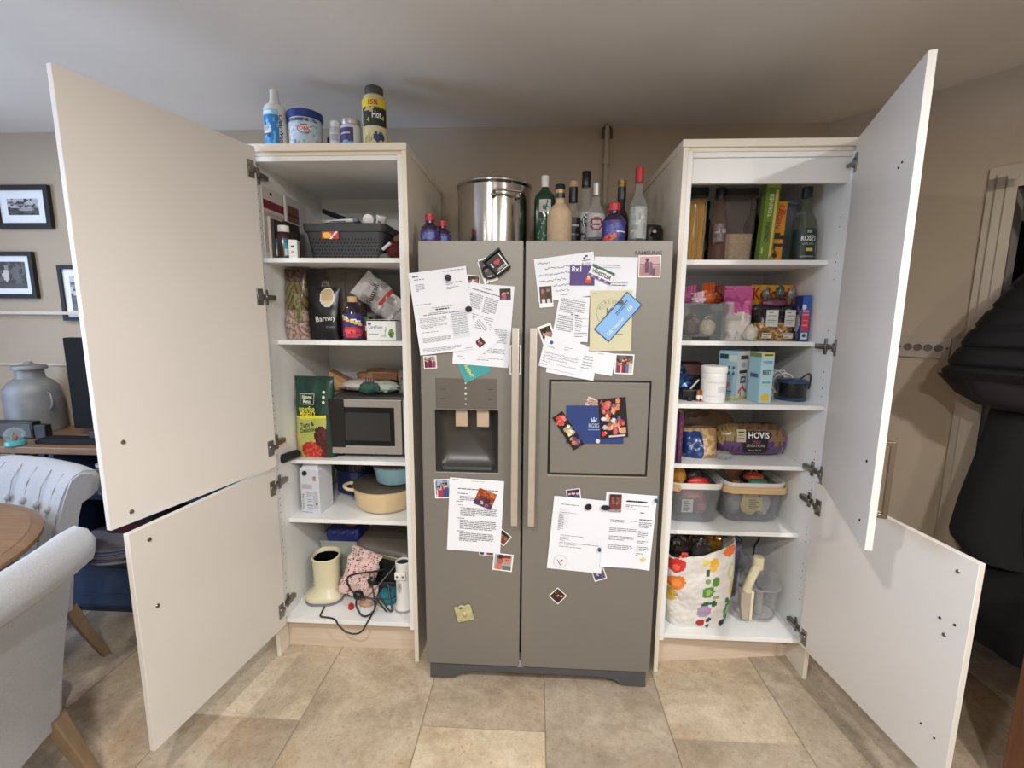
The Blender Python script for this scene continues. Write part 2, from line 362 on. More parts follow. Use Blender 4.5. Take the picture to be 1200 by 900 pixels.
# ---------------------------------------------------------------- tall cabinets
def hinge(parent, sd, z, a, dxw):
    """concealed hinge: cup wing on the door, link, and arm back along the cabinet side (door's own axes)"""
    h = G()
    h.box(sd*.012 if sd > 0 else -.040, .040 if sd > 0 else -.012, 0, .004, z-.031, z+.031)
    h.lathe([(.017, 0), (.017, .006), (.012, .008)], (0, 0, 0), 14)
    h.xf(Matrix.Translation((sd*.024, .003, z)) @ Matrix.Rotation(-PI/2, 4, 'X'), 8)
    o = h.obj('hinge', HINGEM, parent, bev=.001)
    return o
def hinge_arm(parent, xw, sd, z):
    g = G().box(xw, xw+sd*.020, .022, .090, z-.010, z+.010).box(xw, xw+sd*.006, .040, .056, z-.030, z+.030)
    g.box(xw+sd*.006, xw+sd*.016, -.014, .024, z-.006, z+.006)
    return g.obj('hinge_arm', HINGEM, parent, bev=.002)
def leaf(cab, sd, hx, hy, a, zb, zt, w, hz, bolts, label):
    x0, x1 = (0, w) if sd > 0 else (-w, 0)
    d = G().box(x0, x1, -.018, 0, zb, zt).obj('door', DOORIN, cab, (hx, hy, 0), -a if sd > 0 else a, bev=.0012, label=label)
    for z in hz:
        hinge(d, sd, z, a, w)
    for x, z, r in bolts:
        G().lathe([(r, 0), (r*.8, .0025), (r*.3, .003)], seg=10).xf(Matrix.Rotation(-PI/2, 4, 'X')).obj('screw_hole' if r < .0045 else 'handle_bolt', DARKHOLE if r < .0045 else HINGEM, d, (sd*x, .0002, z))
    return d
def tall_cabinet(label, X0, shelves, doors, sd):
    """X0 = left outer face of the carcass; sd = +1 hinged on the left, -1 on the right"""
    c = thing('tall_cabinet', label, 'cabinet', (0, 0, 0)); X1 = X0+.600
    Bx = lambda n_, m_, *a, **k: G().box(*a).obj(n_, m_, c, bev=k.get('bev', .001), label=k.get('label'))
    Bx('end_panel', GLOSSW, X0-.018, X0, 0, .64, 0, 2.103); Bx('end_panel', GLOSSW, X1, X1+.018, 0, .64, 0, 2.103)
    Bx('side_panel', INNERW, X0, X0+.018, .0015, .60, .15, 2.09); Bx('side_panel', INNERW, X1-.018, X1, .0015, .60, .15, 2.09)
    Bx('back_panel', INNERW, X0+.018, X1-.018, .588, .60, .15, 2.09)
    Bx('top_panel', INNERW, X0+.018, X1-.018, .012, .588, 2.072, 2.09)
    Bx('cornice_slab', GLOSSW, X0-.022, X1+.020, -.004, .65, 2.103, 2.130, bev=.002)
    Bx('cornice_fillet', GLOSSW, X0, X1, .008, .62, 2.09, 2.103)
    Bx('bottom_panel', INNERW, X0+.018, X1-.018, .020 if sd > 0 else .016, .588, .150, .169)
    for y, z in shelves: Bx('shelf', INNERW, X0+.0185, X1-.0185, y, .588, z-.018, z)
    h = G()
    for xw, s in ((X0+.018, 1), (X1-.018, -1)):
        for y in (.045, .40):
            z = .30
            while z < 2.0:
                if noise.noise(Vector((z*9, y*3, xw))) > -.05:
                    h.add([(xw+s*.0004, y+.0028*math.cos(q*PI/3), z+.0028*math.sin(q*PI/3)) for q in range(6)], [tuple(range(6))])
                z += .032
    h.obj('shelf_pin_holes', DARKHOLE, c, smooth=0, kind='stuff')
    xw = X0+.018 if sd > 0 else X1-.018
    for (hx, hy, a, zb, zt, w, hz, bolts, lb) in doors:
        for z in hz: hinge_arm(c, xw, sd, z)
        leaf(c, sd, hx, hy, a, zb, zt, w, hz, bolts, lb)
    return c
LC = tall_cabinet('tall cream cabinet left of the fridge, both doors open, microwave inside', -.677,
    ((.044, 1.721), (.107, 1.391), (.145, .857), (.104, .598)),
    ((-.623, -.019, 1.832, .882, 2.113, .606, (2.03, 1.565, .965), ((.548, 1.129, .007), (.548, .916, .007)), 'large upper door open to the left'),
     (-.640, -.004, 1.717, .160, .873, .608, (.789, .239), ((.55, .829, .007), (.548, .611, .007)), 'lower door open to the left')), 1)
G().box(-.676, -.078, .072, .088, 0, .150).obj('plinth', PLINTHM, LC, bev=.001)
RC = tall_cabinet('tall cream cabinet right of the fridge, both doors open, food inside', .969,
    ((.092, 1.721), (.130, 1.404), (.017, 1.163), (.094, .893), (.099, .598)),
    ((1.550, 0, 1.210, .871, 2.124, .598, (2.04, 1.391, .900), ((.53, 1.104, .004), (.532, .93, .004), (.49, 1.893, .003), (.515, 1.90, .003)), 'upper door swung partly across the shelves'),
     (1.534, -.008, 1.685, .168, .864, .600, (.770, .215), ((.551, .814, .006), (.524, .656, .004), (.565, .663, .004), (.542, .616, .006), (.518, .307, .003), (.56, .301, .003)), 'lower door open to the right')), -1)
G().slab([(.969, .064), (1.569, .133), (1.569, .149), (.969, .080)], 0, .150).obj('plinth', PLINTHM, RC)
G().box(.987, 1.551, .020, .038, 1.985, 2.0718).obj('filler_panel', INNERW, RC, bev=.001)
up = [o for o in RC.children if o.name.startswith('door')][0]
hd = G().box(-.563, -.551, -.052, -.040, .955, 1.172).box(-.563, -.551, -.042, -.018, .955, .967).box(-.563, -.551, -.042, -.018, 1.160, 1.172)
hd.obj('door_handle', mat('dulled steel', (130, 118, 106), .35, .9), up, bev=.001)
lw = [o for o in RC.children if o.name.startswith('door')][1]
G().box(-.44, -.22, -.05, -.038, .80, .812).box(-.44, -.43, -.042, -.018, .80, .812).box(-.23, -.22, -.042, -.018, .80, .812).obj('door_handle', MATS['dulled steel'], lw, bev=.001)

# ---------------------------------------------------------------- fridge freezer
FY = -.095
F = thing('fridge_freezer', 'grey steel double door fridge freezer covered in papers and photos', 'fridge', (0, 0, 0))
G().box(.004, .904, -.030, .57, .035, 1.752).obj('cabinet_body', mat('dark grey fridge side', (82, 80, 78), .5), F, bev=.004)
def ringplate(x0, x1, z0, z1, a, b, c, d, yf, yb):
    X = (x0, a, b, x1); Z = (z0, c, d, z1); g = G(); V = []
    for y in (yf, yb): V += [(x, y, z) for z in Z for x in X]
    Fq = []
    for j in range(3):
        for i in range(3):
            if i == 1 and j == 1: continue
            k = j*4+i; Fq.append((k, k+1, k+5, k+4))
    ov = [0, 1, 2, 3, 7, 11, 15, 14, 13, 12, 8, 4]
    for i in range(12): p_, q_ = ov[i], ov[(i+1) % 12]; Fq.append((q_, p_, p_+16, q_+16))
    iv = [5, 6, 10, 9]
    for i in range(4): p_, q_ = iv[i], iv[(i+1) % 4]; Fq.append((p_, q_, q_+16, p_+16))
    return g.add(V, Fq)
fd = ringplate(0, .3815, .077, 1.765, .052, .292, .902, 1.146, FY, -.034).obj('freezer_door', STEEL, F, smooth=0, bev=.003)
rd = ringplate(.3885, .908, .077, 1.765, .482, .857, .899, 1.266, FY, -.034).obj('fridge_door', STEEL, F, smooth=0, bev=.003)
G().box(.378, .392, -.040, -.032, .10, 1.74).obj('door_gasket', BLACK, F)
# ice and water dispenser
g = G()
def ring_(x0, x1, z0, z1, y, r=.03): return [(x, y, z) for x, z, _ in rr((x1-x0)/2, (z1-z0)/2, r, 0, 4, (x0+x1)/2, (z0+z1)/2)]
g.loft([ring_(.052, .292, .902, 1.146, FY+.001, .004), ring_(.060, .284, .912, 1.146, FY+.03, .02), ring_(.085, .262, .955, 1.140, FY+.062, .03)], False, True)
g.obj('dispenser_recess', mat('charcoal dispenser plastic', (58, 55, 52), .35), fd, smooth=50)
G().box(.056, .288, FY-.0015, FY+.02, 1.152, 1.268).obj('dispenser_panel', mat('grey control panel', (112, 106, 99), .4, .5, var=.02), fd, bev=.002)
for k in range(5):
    rk = .0035 if k != 2 else .005
    G().lathe([(rk, 0), (rk, .001)], seg=8).xf(Matrix.Rotation(PI/2, 4, 'X')).obj('control_icon', mat('pale blue icons', (196, 206, 218), .5), fd, (.170, FY-.0015, 1.170+k*.020))
for x in (.075, .255):
    for z in (1.188, 1.225): G().box(x, x+.018, FY-.0022, FY-.001, z, z+.003).obj('control_mark', INK, fd)
for x in (.150, .232):
    G().box(x-.024, x+.024, FY+.022, FY+.034, 1.076, 1.146).obj('dispenser_paddle', mat('warm steel paddle', (196, 176, 156), .4, .4), fd, rot=None, bev=.003)
g = G().loft([[(x, y, z) for x, y, z in rr(.100, .030, .012, .908, 4, .172, FY+.036)], rr(.104, .034, .012, .924, 4, .172, FY+.034), rr(.096, .028, .012, .924, 4, .172, FY+.034), rr(.094, .026, .012, .914, 4, .172, FY+.034)])
g.obj('drip_tray', mat('glossy grey tray', (92, 96, 100), .18, .5), fd)
# home bar hatch
G().box(.484, .855, FY+.006, FY+.05, .901, 1.264).obj('hatch_groove', BLACK, rd)
G().box(.489, .851, FY-.001, FY+.03, .908, 1.260).obj('hatch_panel', STEEL, rd, bev=.003)
G().box(.482, .857, FY-.002, FY+.004, .895, .901).obj('hatch_lip', CHROME, rd)
for par, x0, x1 in ((fd, .344, .371), (rd, .408, .435)):
    G().box(x0, x1, FY-.046, FY-.030, .708, 1.458).box(x0+.004, x1-.004, FY-.032, FY, .740, .775).box(x0+.004, x1-.004, FY-.032, FY, 1.39, 1.425).obj('door_handle', HANDM, par, bev=.003)
text('SAMSUNG', .0125, mat('grey lettering', (66, 62, 62), .5, .5), rd, (.822, FY-.0006, 1.722), width=.094, bold=.03, name='brand_lettering')
pts = [(.012, .070), (.896, .070), (.898, .004), (.80, .006), (.765, .030), (.70, .040), (.20, .040), (.145, .030), (.11, .006), (.010, .004)]
G().prism(pts, FY+.008, -.02).obj('kick_plate', mat('slate grey plastic', (74, 74, 76), .5), F, bev=.002)
for x in (.03, .88): G().lathe([(.018, 0), (.018, .03)], (x, -.04, 0), 12).obj('foot', BLACK, F)
G().box(.372, .398, -.088, -.034, .07, .10).obj('door_pivot', mat('pale grey pivot', (170, 166, 160), .4), F)

# ---------------------------------------------------------------- dining corner on the left
LINEN = mat('pale grey linen', (152, 151, 153), .95, var=.09, scale=220, bump=.25, bscale=400, sheen=.3)
OAKLEG = mat('light oak', (124, 102, 78), .5, var=.14, scale=9, stretch=(4, 4, .6))
OAKTOP = mat('warm oak table wood', (118, 90, 66), .42, var=.2, scale=10, stretch=(.7, 9, 4))
def scroll_chair(label, loc, rz, buttons):
    c = thing('dining_chair', label, 'chair', loc, rz)
    # back: side profile in local y, z (front -y), scrolled top, extruded across x with rounded ends
    prof = [(.15, .27), (.165, .40), (.185, .50), (.20, .60), (.225, .70), (.245, .77), (.262, .81), (.285, .845), (.325, .864), (.368, .852), (.392, .818), (.386, .775),
            (.352, .752), (.318, .738), (.302, .68), (.29, .60), (.275, .50), (.265, .40), (.255, .27)]
    g = G(); rings = []
    for k in range(13):
        x = -.31+.62*k/12; e = max(0, abs(x)-.285)/.025; s_ = 1-.16*e*e
        cy = sum(p[0] for p in prof)/len(prof)
        bow = -.035*(abs(x)/.31)**2.4
        ring = []
        for q, (y, z) in enumerate(prof):
            puff = -.010*math.cos(x/.62*PI*6) if q < 7 and z > .48 else 0
            ring.append((x*(1-.20*max(0, .80-z)/.53), cy+(y-cy)*s_+bow+puff*.5, .62+(z-.62)*(1-.03*e)))
        rings.append(ring)
    g.loft(rings); b = g.obj('backrest', LINEN, c, smooth=60)
    if buttons:
        for zz, xs in ((.72, (-.21, -.105, 0, .105, .21)), (.60, (-.16, -.05, .05, .16))):
            for x in xs:
                yb = (.231 if zz > .65 else .20)-.035*(abs(x)/.31)**2.4
                G().ball(.016, .010, .016, (x, yb-.011, zz), 12).obj('button', LINEN, b)
        for x in (-.21, -.105, 0, .105, .21):
            G().tube([(x, .229-.035*(abs(x)/.31)**2.4, .725), (x*1.02, .245-.035*(abs(x)/.31)**2.4, .79), (x*1.02, .285-.035*(abs(x)/.31)**2.4, .848)], .0022, 5).obj('tuft_crease', mat('shaded linen seam', (150, 150, 154), .95), b)
        for x0, x1 in ((-.21, -.16), (-.105, -.16), (-.105, -.05), (0, -.05), (0, .05), (.105, .05), (.105, .16), (.21, .16)):
            G().tube([(x0, .227-.035*(abs(x0)/.31)**2.4, .72), (x1, .1975-.035*(abs(x1)/.31)**2.4, .60)], .0022, 5).obj('tuft_crease', MATS['shaded linen seam'], b)
    for x in ((-.297, .297) if buttons else ()):
        G().tube([(x*(1-.20*max(0, .80-z)/.53), y-.028, z) for y, z in prof[2:10]], .003, 5).obj('piping', MATS.get('shaded linen seam') or mat('shaded linen seam', (150, 150, 154), .95), b)
    G().loft([rr(.225, .235, .05, .28, 5, 0, -.03), rr(.24, .24, .06, .32, 5, 0, -.03), rr(.255, .24, .06, .46, 5, 0, -.03), rr(.24, .225, .06, .49, 5, 0, -.03)]).obj('seat', LINEN, c, smooth=60)
    G().loft([rr(.235, .03, .02, .26, 4, 0, .205), rr(.245, .035, .02, .40, 4, 0, .215)]).obj('back_rail', LINEN, c)
    for x in (-1, 1):
        G().loft([rr(.017, .017, .004, 0, 2, x*.235, -.25), rr(.026, .026, .005, .29, 2, x*.22, -.21)]).obj('leg', OAKLEG, c, smooth=0)
        G().loft([rr(.015, .015, .004, 0, 2, x*.235, .32), rr(.019, .019, .004, .16, 2, x*.228, .262), rr(.023, .023, .005, .29, 2, x*.215, .225)]).obj('leg', OAKLEG, c, smooth=0)
    return c
scroll_chair('pale grey button backed dining chair behind the round table', (-1.775, -.27, 0), -.305, True)
scroll_chair('pale grey dining chair in the foreground, its back to the camera', (-1.195, -.885, 0), -1.39, False)
t = thing('dining_table', 'round brown wooden dining table between the two grey chairs', 'table', (-1.74, -.745, 0))
G().lathe([(.0, .722), (.575, .722), (.592, .728), (.600, .738), (.598, .748), (.575, .757), (.570, .757), (.566, .760), (0, .760)], seg=64).obj('tabletop', OAKTOP, t)
G().lathe([(.08, .10), (.06, .16), (.05, .3), (.075, .45), (.05, .6), (.09, .70), (.12, .722)], seg=24).obj('pedestal', OAKTOP, t)
for k in range(4):
    a = -.25+k*PI/2
    G().tube([(.04*math.cos(a), .04*math.sin(a), .14), (.2*math.cos(a), .2*math.sin(a), .10), (.36*math.cos(a), .36*math.sin(a), .022)], [.035, .03, .022], 8).obj('foot', OAKTOP, t)
p = thing('storage_tin', 'grey printed tin on the floor under the foreground chair', 'tin', (-1.43, -.40, 0))
G().lathe([(.10, 0), (.11, .01), (.115, .13), (.117, .14), (.10, .14)], seg=28).obj('tin_body', mat('mottled grey tin', (150, 146, 140), .5, var=.2, scale=60), p)
paint('printed_label', .12, .08, 16, 10, Pn((206, 204, 198)).noise(16, (60, 60, 62), .12), p, wrap=lambda x, z: (.1165*math.sin(x/.1165+.9), -.1165*math.cos(x/.1165+.9), z+.03))

# sideboard with books
BLUE = mat('slate blue paint', (44, 62, 92), .55, var=.06)
SBX0, SBX1 = -3.1, -1.05
s = thing('sideboard', 'slate blue sideboard with a brown wooden top under the pictures', 'sideboard', (0, 0, 0))
G().box(SBX0-.02, SBX1+.02, .205, .632, .835, .868).obj('worktop', OAKTOP, s, bev=.003)
for x in (SBX0, -2.50, -1.90, SBX1-.025): G().box(x, x+.025, .235, .632, .0, .835).obj('upright', BLUE, s)
for z in (.03, .31, .60): G().box(SBX0+.02, SBX1-.02, .24, .632, z, z+.022).obj('shelf_board', BLUE, s)
G().box(SBX0, SBX1, .612, .632, 0, .835).obj('back_board', BLUE, s)
for x0, x1 in ((SBX0+.03, -2.50), (-2.47, -1.905), (-1.87, SBX1-.03)):
    d = G().box(x0, x1, .218, .236, .055, .305).obj('cupboard_door', BLUE, s, bev=.002)
    G().box(x0+.06, x1-.06, .214, .2185, .11, .118).box(x0+.06, x1-.06, .214, .2185, .252, .26).obj('moulding', BLUE, d, kind='stuff')
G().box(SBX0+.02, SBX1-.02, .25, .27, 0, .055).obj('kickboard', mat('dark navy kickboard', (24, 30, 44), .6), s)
cols = [(150, 40, 60), (52, 120, 96), (88, 32, 44), (196, 196, 200), (60, 64, 92), (170, 160, 150), (40, 44, 60), (120, 34, 40), (210, 206, 200), (74, 96, 120), (30, 30, 36), (128, 110, 150)]
names_ = ['crimson', 'green', 'maroon', 'white', 'navy', 'stone', 'ink blue', 'red', 'ivory', 'steel blue', 'black', 'lilac']
R = random.Random(4); x = -2.46; k = 0
while x < -1.94:
    w = R.uniform(.018, .034); h = R.uniform(.13, .195); i = k % 12
    b = thing('book', names_[i]+' book standing in the sideboard, '+['first', 'second', 'third', 'fourth', 'fifth', 'sixth', 'seventh', 'eighth', 'ninth', 'tenth', 'eleventh', 'twelfth', 'thirteenth', 'fourteenth', 'fifteenth', 'sixteenth', 'seventeenth', 'eighteenth', 'nineteenth', 'twentieth', 'twenty first', 'twenty second', 'twenty third', 'twenty fourth', 'twenty fifth', 'twenty sixth', 'twenty seventh', 'twenty eighth', 'twenty ninth', 'thirtieth', 'thirty first'][k]+' from the left', 'book', (x+w/2, .28, .6228), group='books in the sideboard')
    G().box(-w/2, w/2, 0, .14, 0, h).obj('cover', mat(names_[i]+' book cloth', cols[i], .6), b, bev=.001)
    G().box(-w/2+.002, w/2-.002, .003, .1405, .003, h+.0005).obj('pages', CREAMPAPER, b)
    G().box(-w/2+.003, w/2-.003, -.0008, 0, h*.3, h*.8).obj('spine_label', mat('gold spine print', (196, 176, 120), .5), b)
    x += w+.002; k += 1
p = thing('glass_jar', 'pale glass jar standing in the gap beside the tufted chair', 'jar', (-1.665, .28, .6228))
G().lathe([(.04, 0), (.045, .01), (.045, .11), (.035, .13), (.035, .14)], seg=18).obj('jar_glass', clear('cloudy glass', (200, 205, 196), .5), p)
G().lathe([(.037, .138), (.037, .15), (.0, .152)], seg=18).obj('lid', WHITEP, p)
p = thing('hardback_stack', 'dark red boxed folders below the glass jar', 'folder', (-1.60, .36, .4105))
for k, c in enumerate(((70, 24, 36), (40, 30, 48))):
    G().box(-.10, .14, -.08, .16, k*.050, k*.050+.048).obj('folder_box', mat('folder card %d' % k, c, .7), p, bev=.002)
p = thing('mat_stack', 'stack of grey table mats poking out beside the lower left door', 'mats', (-1.60, .235, .333))
for k in range(6):
    R2 = random.Random(k)
    G().lathe([(.0, 0), (.185, 0), (.19, .006), (.185, .012), (0, .012)], seg=36, sx=1.1).obj('table_mat', mat('woven mat %d' % (k % 3), ((128, 118, 112), (70, 84, 112), (96, 92, 98))[k % 3], .9, bump=.2), p, (R2.uniform(-.015, .015), .055+R2.uniform(-.01, .01), .0125*k))
# things on the sideboard
p = thing('milk_churn', 'big grey galvanised milk churn on the sideboard', 'churn', (-2.255, .512, .8688))
ZINC = mat('dull galvanised metal', (128, 128, 128), .6, .35, var=.16, scale=14)
G().lathe([(.155, 0), (.160, .012), (.160, .20), (.152, .235), (.125, .265), (.085, .285), (.080, .30), (.080, .335), (.086, .34), (.086, .350), (.0, .352)], seg=36).xf(Matrix.Diagonal((.72,.72,1,1))).obj('churn_body', ZINC, p)
G().lathe([(.100, .332), (.102, .340), (.095, .352), (.03, .360), (.02, .372), (0, .374)], seg=30).xf(Matrix.Diagonal((.72,.72,1,1))).obj('lid', ZINC, p)
for a in (-.2, PI+.2):
    G().tube(spline([(.15*math.cos(a), .15*math.sin(a), .21), (.185*math.cos(a), .185*math.sin(a), .20), (.19*math.cos(a), .19*math.sin(a), .15), (.158*math.cos(a), .158*math.sin(a), .12)], 4), .007, 6).xf(Matrix.Diagonal((.72,.72,1,1))).obj('handle', ZINC, p)
p = thing('television', 'black flat television on the sideboard, mostly behind the left door', 'television', (-1.66, .43, .8688))
G().box(-.30, .36, 0, .045, .035, .505).obj('screen_housing', mat('matt black plastic', (14, 14, 16), .8, spec=.2), p, rz=0, bev=.006)
G().box(-.288, .348, -.002, .001, .06, .492).obj('screen', MATS['matt black plastic'], p)
G().loft([rr(.28, .04, .036, 0, 6, -.065, -.135), rr(.28, .04, .036, .012, 6, -.065, -.135), rr(.25, .032, .03, .026, 6, -.065, -.135)]).obj('stand', MATS['matt black plastic'], p)
G().box(-.08, .08, -.14, .03, 0, .06).obj('neck', BLACK, p, bev=.004)
p = thing('speaker_box', 'small black box behind the snow globe', 'box', (-2.19, .345, .8688))
G().box(-.16, .10, 0, .045, 0, .085).obj('case', BLACK, p, bev=.004); G().box(.10, .16, .005, .04, 0, .070).obj('end_case', BLACK, p, bev=.003)
G().box(-.15, .09, -.002, 0, .01, .075).obj('grille', DGREY, p)
p = thing('snow_globe', 'snow globe with a teal base on the sideboard edge', 'ornament', (-2.048, .228, .8688))
G().lathe([(.036, 0), (.039, .006), (.036, .022), (.028, .026), (0, .027)], seg=24).obj('base', mat('teal glaze', (70, 150, 150), .35), p)
G().ball(.038, .038, .036, (0, 0, .052), 20).obj('globe', clear('globe glass', (214, 226, 230), .16, .03), p)
f_ = G().lathe([(.014, .026), (.008, .045), (.010, .046), (.0, .07)], (-.008, 0, 0), 10).obj('tree_figure', mat('figure green', (60, 110, 80), .6), p)
G().ball(.008, .008, .012, (.012, -.006, .042), 8).obj('red_figure', mat('figure red', (170, 50, 50), .6), p)
p = thing('photo_card', 'small navy card propped behind the milk churn', 'card', (-1.985, .56, .8688))
G().box(-.06, .06, 0, .012, .24, .32).obj('card_face', mat('navy card', (30, 36, 62), .6), p); G().box(-.01, .01, .012, .03, 0, .30).obj('card_prop', BLACK, p)
# pictures on the back wall
def picture(label, x0, x1, z0, z1, fw, mw, fn):
    w, h = x1-x0, z1-z0; p = thing('picture_frame', label, 'picture', ((x0+x1)/2, .659, z0))
    g = G(); X = (-w/2, -w/2+fw, w/2-fw, w/2)
    for a, b, c, d in ((X[0], X[1], 0, h), (X[2], X[3], 0, h), (X[1], X[2], 0, fw), (X[1], X[2], h-fw, h)): g.box(a, b, -.022, 0, c, d)
    g.obj('frame', mat('black frame wood', (20, 20, 22), .65), p, smooth=0)
    G().box(X[1], X[2], -.012, -.004, fw, h-fw).obj('mount', PAPER, p)
    paint('photograph', w-2*fw-2*mw, h-2*fw-2*mw, 20, 16, fn, p, (0, -.0125, fw+mw)); return p
b1 = Pn((176, 176, 178)).rect(0, 1, 0, .45, (70, 70, 72)).band(0, .75, .9, .5, .07, (120, 120, 124)).noise(6, (44, 44, 46), .12).ell(.6, .35, .25, .12, (150, 150, 150))
b2 = Pn((52, 50, 50)).noise(7, (90, 88, 86), .05).ell(.42, .5, .10, .22, (196, 192, 190)).ell(.44, .78, .06, .09, (140, 130, 126)).ell(.7, .55, .12, .25, (96, 92, 92)).rect(0, 1, 0, .2, (72, 70, 68))
picture('upper black framed photo with a wide white mount', -2.465, -2.155, 1.945, 2.165, .026, .042, b1)
picture('lower black framed photo of a pale figure, under the upper one', -2.60, -2.295, 1.575, 1.823, .022, .030, b2)
picture('black framed picture half hidden behind the upper left door', -2.16, -1.90, 1.455, 1.752, .020, .035, b1)

# ---------------------------------------------------------------- coats and timber on the right
COATM = mat('black quilted nylon', (13, 13, 18), .5, var=.15, spec=.35)
COATM2 = mat('black wool', (7, 7, 9), .95, var=.2, scale=60, bump=.2)
def drape(p, name, m, rows, n=48, folds=9, quilt=0, seed=0):
    """rows: (z, s centre, half width, offset from wall, half depth); hangs parallel to the angled wall"""
    rings = []
    for i, (z, s0, hw, off, hd) in enumerate(rows):
        ring = []
        for j in range(n):
            a = 2*PI*j/n
            k = 1+.05*math.sin(a*folds+seed+z*3)+.03*math.sin(a*5+z*7+seed)
            x, y = wl(s0+hw*k*math.cos(a), off+hd*k*math.sin(a)); ring.append((x, y, z))
        rings.append(ring)
    return G().loft(rings).obj(name, m, p, smooth=70)
def interp(rows, n, ridge=0, per=.06):
    out = []
    for i in range(n+1):
        t = i/n*(len(rows)-1); k = min(int(t), len(rows)-2); q = t-k
        r = [a+(b-a)*q for a, b in zip(rows[k], rows[k+1])]
        if ridge:
            d = ridge*(min(1, abs(math.sin(PI*r[0]/per))*2.2)-1); r[2] += d; r[4] += d
        out.append(r)
    return out
p = thing('quilted_jacket', 'black quilted jacket flaring out from a peg by the door frame', 'jacket', (0, 0, 0))
drape(p, 'jacket_shell', COATM, interp([(1.888, 1.02, .07, .15, .05), (1.80, 1.02, .17, .17, .09), (1.62, 1.02, .30, .19, .11), (1.45, 1.02, .395, .20, .12), (1.31, 1.02, .45, .21, .13), (1.285, 1.02, .445, .21, .12)], 110, .012, .07), n=64, folds=6)
drape(p, 'hem_lining', mat('purple black lining', (24, 18, 26), .7), [(1.29, 1.02, .44, .20, .11), (1.22, 1.03, .40, .19, .11), (1.18, 1.05, .36, .18, .10)], folds=7)
a = wl(1.005, .13); b = wl(1.035, .13); G().tube(spline([(a[0], a[1], 1.885), (a[0], a[1], 1.925), (b[0], b[1], 1.925), (b[0], b[1], 1.885)], 5), .003, 6).obj('hanging_loop', COATM, p)
p = thing('winter_coat', 'long black coat hanging under the quilted jacket', 'coat', (0, 0, 0))
drape(p, 'coat_body', COATM2, interp([(1.172, 1.07, .32, .13, .08), (1.1, 1.07, .35, .13, .09), (.9, 1.08, .36, .13, .10), (.6, 1.10, .33, .13, .10), (.25, 1.12, .36, .13, .11)], 16), folds=8, seed=2)
drape(p, 'sleeve', COATM2, interp([(1.172, .80, .08, .15, .07), (1.0, .79, .085, .16, .07), (.80, .765, .09, .165, .07), (.66, .765, .105, .17, .075), (.60, .80, .09, .17, .07)], 14), n=24, folds=4, seed=5)
p = thing('coat_peg_rail', 'dark wooden coat rail behind the hanging jacket', 'rail', (0, 0, 0))
G().slab([wl(.70, .03), wl(1.46, .03), wl(1.46, .05), wl(.70, .05)], 1.86, 1.95).obj('rail_board', mat('dark walnut', (58, 40, 28), .5), p)
for s_ in (.85, 1.02, 1.2, 1.36):
    a = wl(s_, .05); b = wl(s_, .13)
    G().tube([(a[0], a[1], 1.90), (b[0], b[1], 1.91), (b[0], b[1], 1.94)], .008, 8).obj('peg', HINGEM, p)
TIMB = mat('reddish brown timber', (112, 72, 48), .55, var=.2, scale=8, stretch=(6, 6, .7))
p = thing('timber_post', 'reddish brown wooden furniture leg at the lower right corner', 'post', (2.005, -.52, 0))
G().box(-.075, .06, -.06, .075, 0, .70).obj('post', TIMB, p, bev=.004); G().box(-.079, .064, -.064, .079, .03, .045).obj('post_groove', TIMB, p)
G().box(-.10, .2, -.5, -.02, .70, .735).obj('top_board', TIMB, p, bev=.003)
for x, y in ((.12, -.44), (-.01, -.44)): G().box(x-.06, x+.06, y-.06, y+.06, 0, .70).obj('post', TIMB, p, bev=.004)

# ================================================================ things on top of the left cabinet
BLUEP = mat('blue lid plastic', (30, 52, 128), .4); SILV = mat('matt silver cap', (178, 176, 174), .35, .6); REDP = mat('red cap plastic', (176, 34, 44), .4)
GREENT = mat('dark green print', (22, 60, 48), .6); YELINK = mat('yellow print', (232, 214, 60), .6); NAVYI = mat('navy print', (28, 36, 86), .6); REDI = mat('red print', (190, 40, 36), .6)
Z0 = 2.1308
t = bottle('pool_bottle', 'white and blue printed bottle at the left end of the left cabinet top', 'bottle', (-.622, .14, Z0),
    [(0, 0), (.040, 0), (.043, .006), (.043, .17), (.036, .185), (.020, .19), (0, .19)], WHITEP, [(.0215, .19), (.0215, .20), (.018, .205), (.016, .245), (0, .247)], WHITEP)
paint('front_label', .085, .155, 24, 30, Pn((40, 120, 190)).rect(0, 1, .86, 1, (150, 205, 235)).rect(.08, .7, .90, .97, (230, 240, 246)).ell(.40, .52, .26, .20, (200, 220, 235)).ell(.40, .60, .15, .12, (60, 40, 40)).ell(.40, .55, .11, .09, (205, 160, 140)).rect(.18, .62, .34, .44, (30, 50, 70)).rect(0, 1, 0, .2, (60, 160, 215)).noise(7, (90, 180, 225), .3), t, wrap=lambda x, z: (.0437*math.sin(x/.0437-.25), -.0437*math.cos(x/.0437-.25), z+.008))
text('ClearWater', .016, NAVYI, t, (.040, 0, .085), roll=-PI/2, wrap=cyl(.0441), width=.12, bold=.02)
t = bottle('lidded_tub', 'pale tub with a dark blue lid on the left cabinet top', 'tub', (-.515, .17, Z0),
    [(0, 0), (.058, 0), (.062, .005), (.064, .15), (0, .152)], mat('frosted tub', (196, 206, 214), .35), [(.066, .138), (.069, .142), (.069, .166), (.060, .170), (0, .171)], BLUEP)
G().box(-.085, -.060, -.014, .014, .140, .158).obj('lid_tab', BLUEP, t, bev=.003)
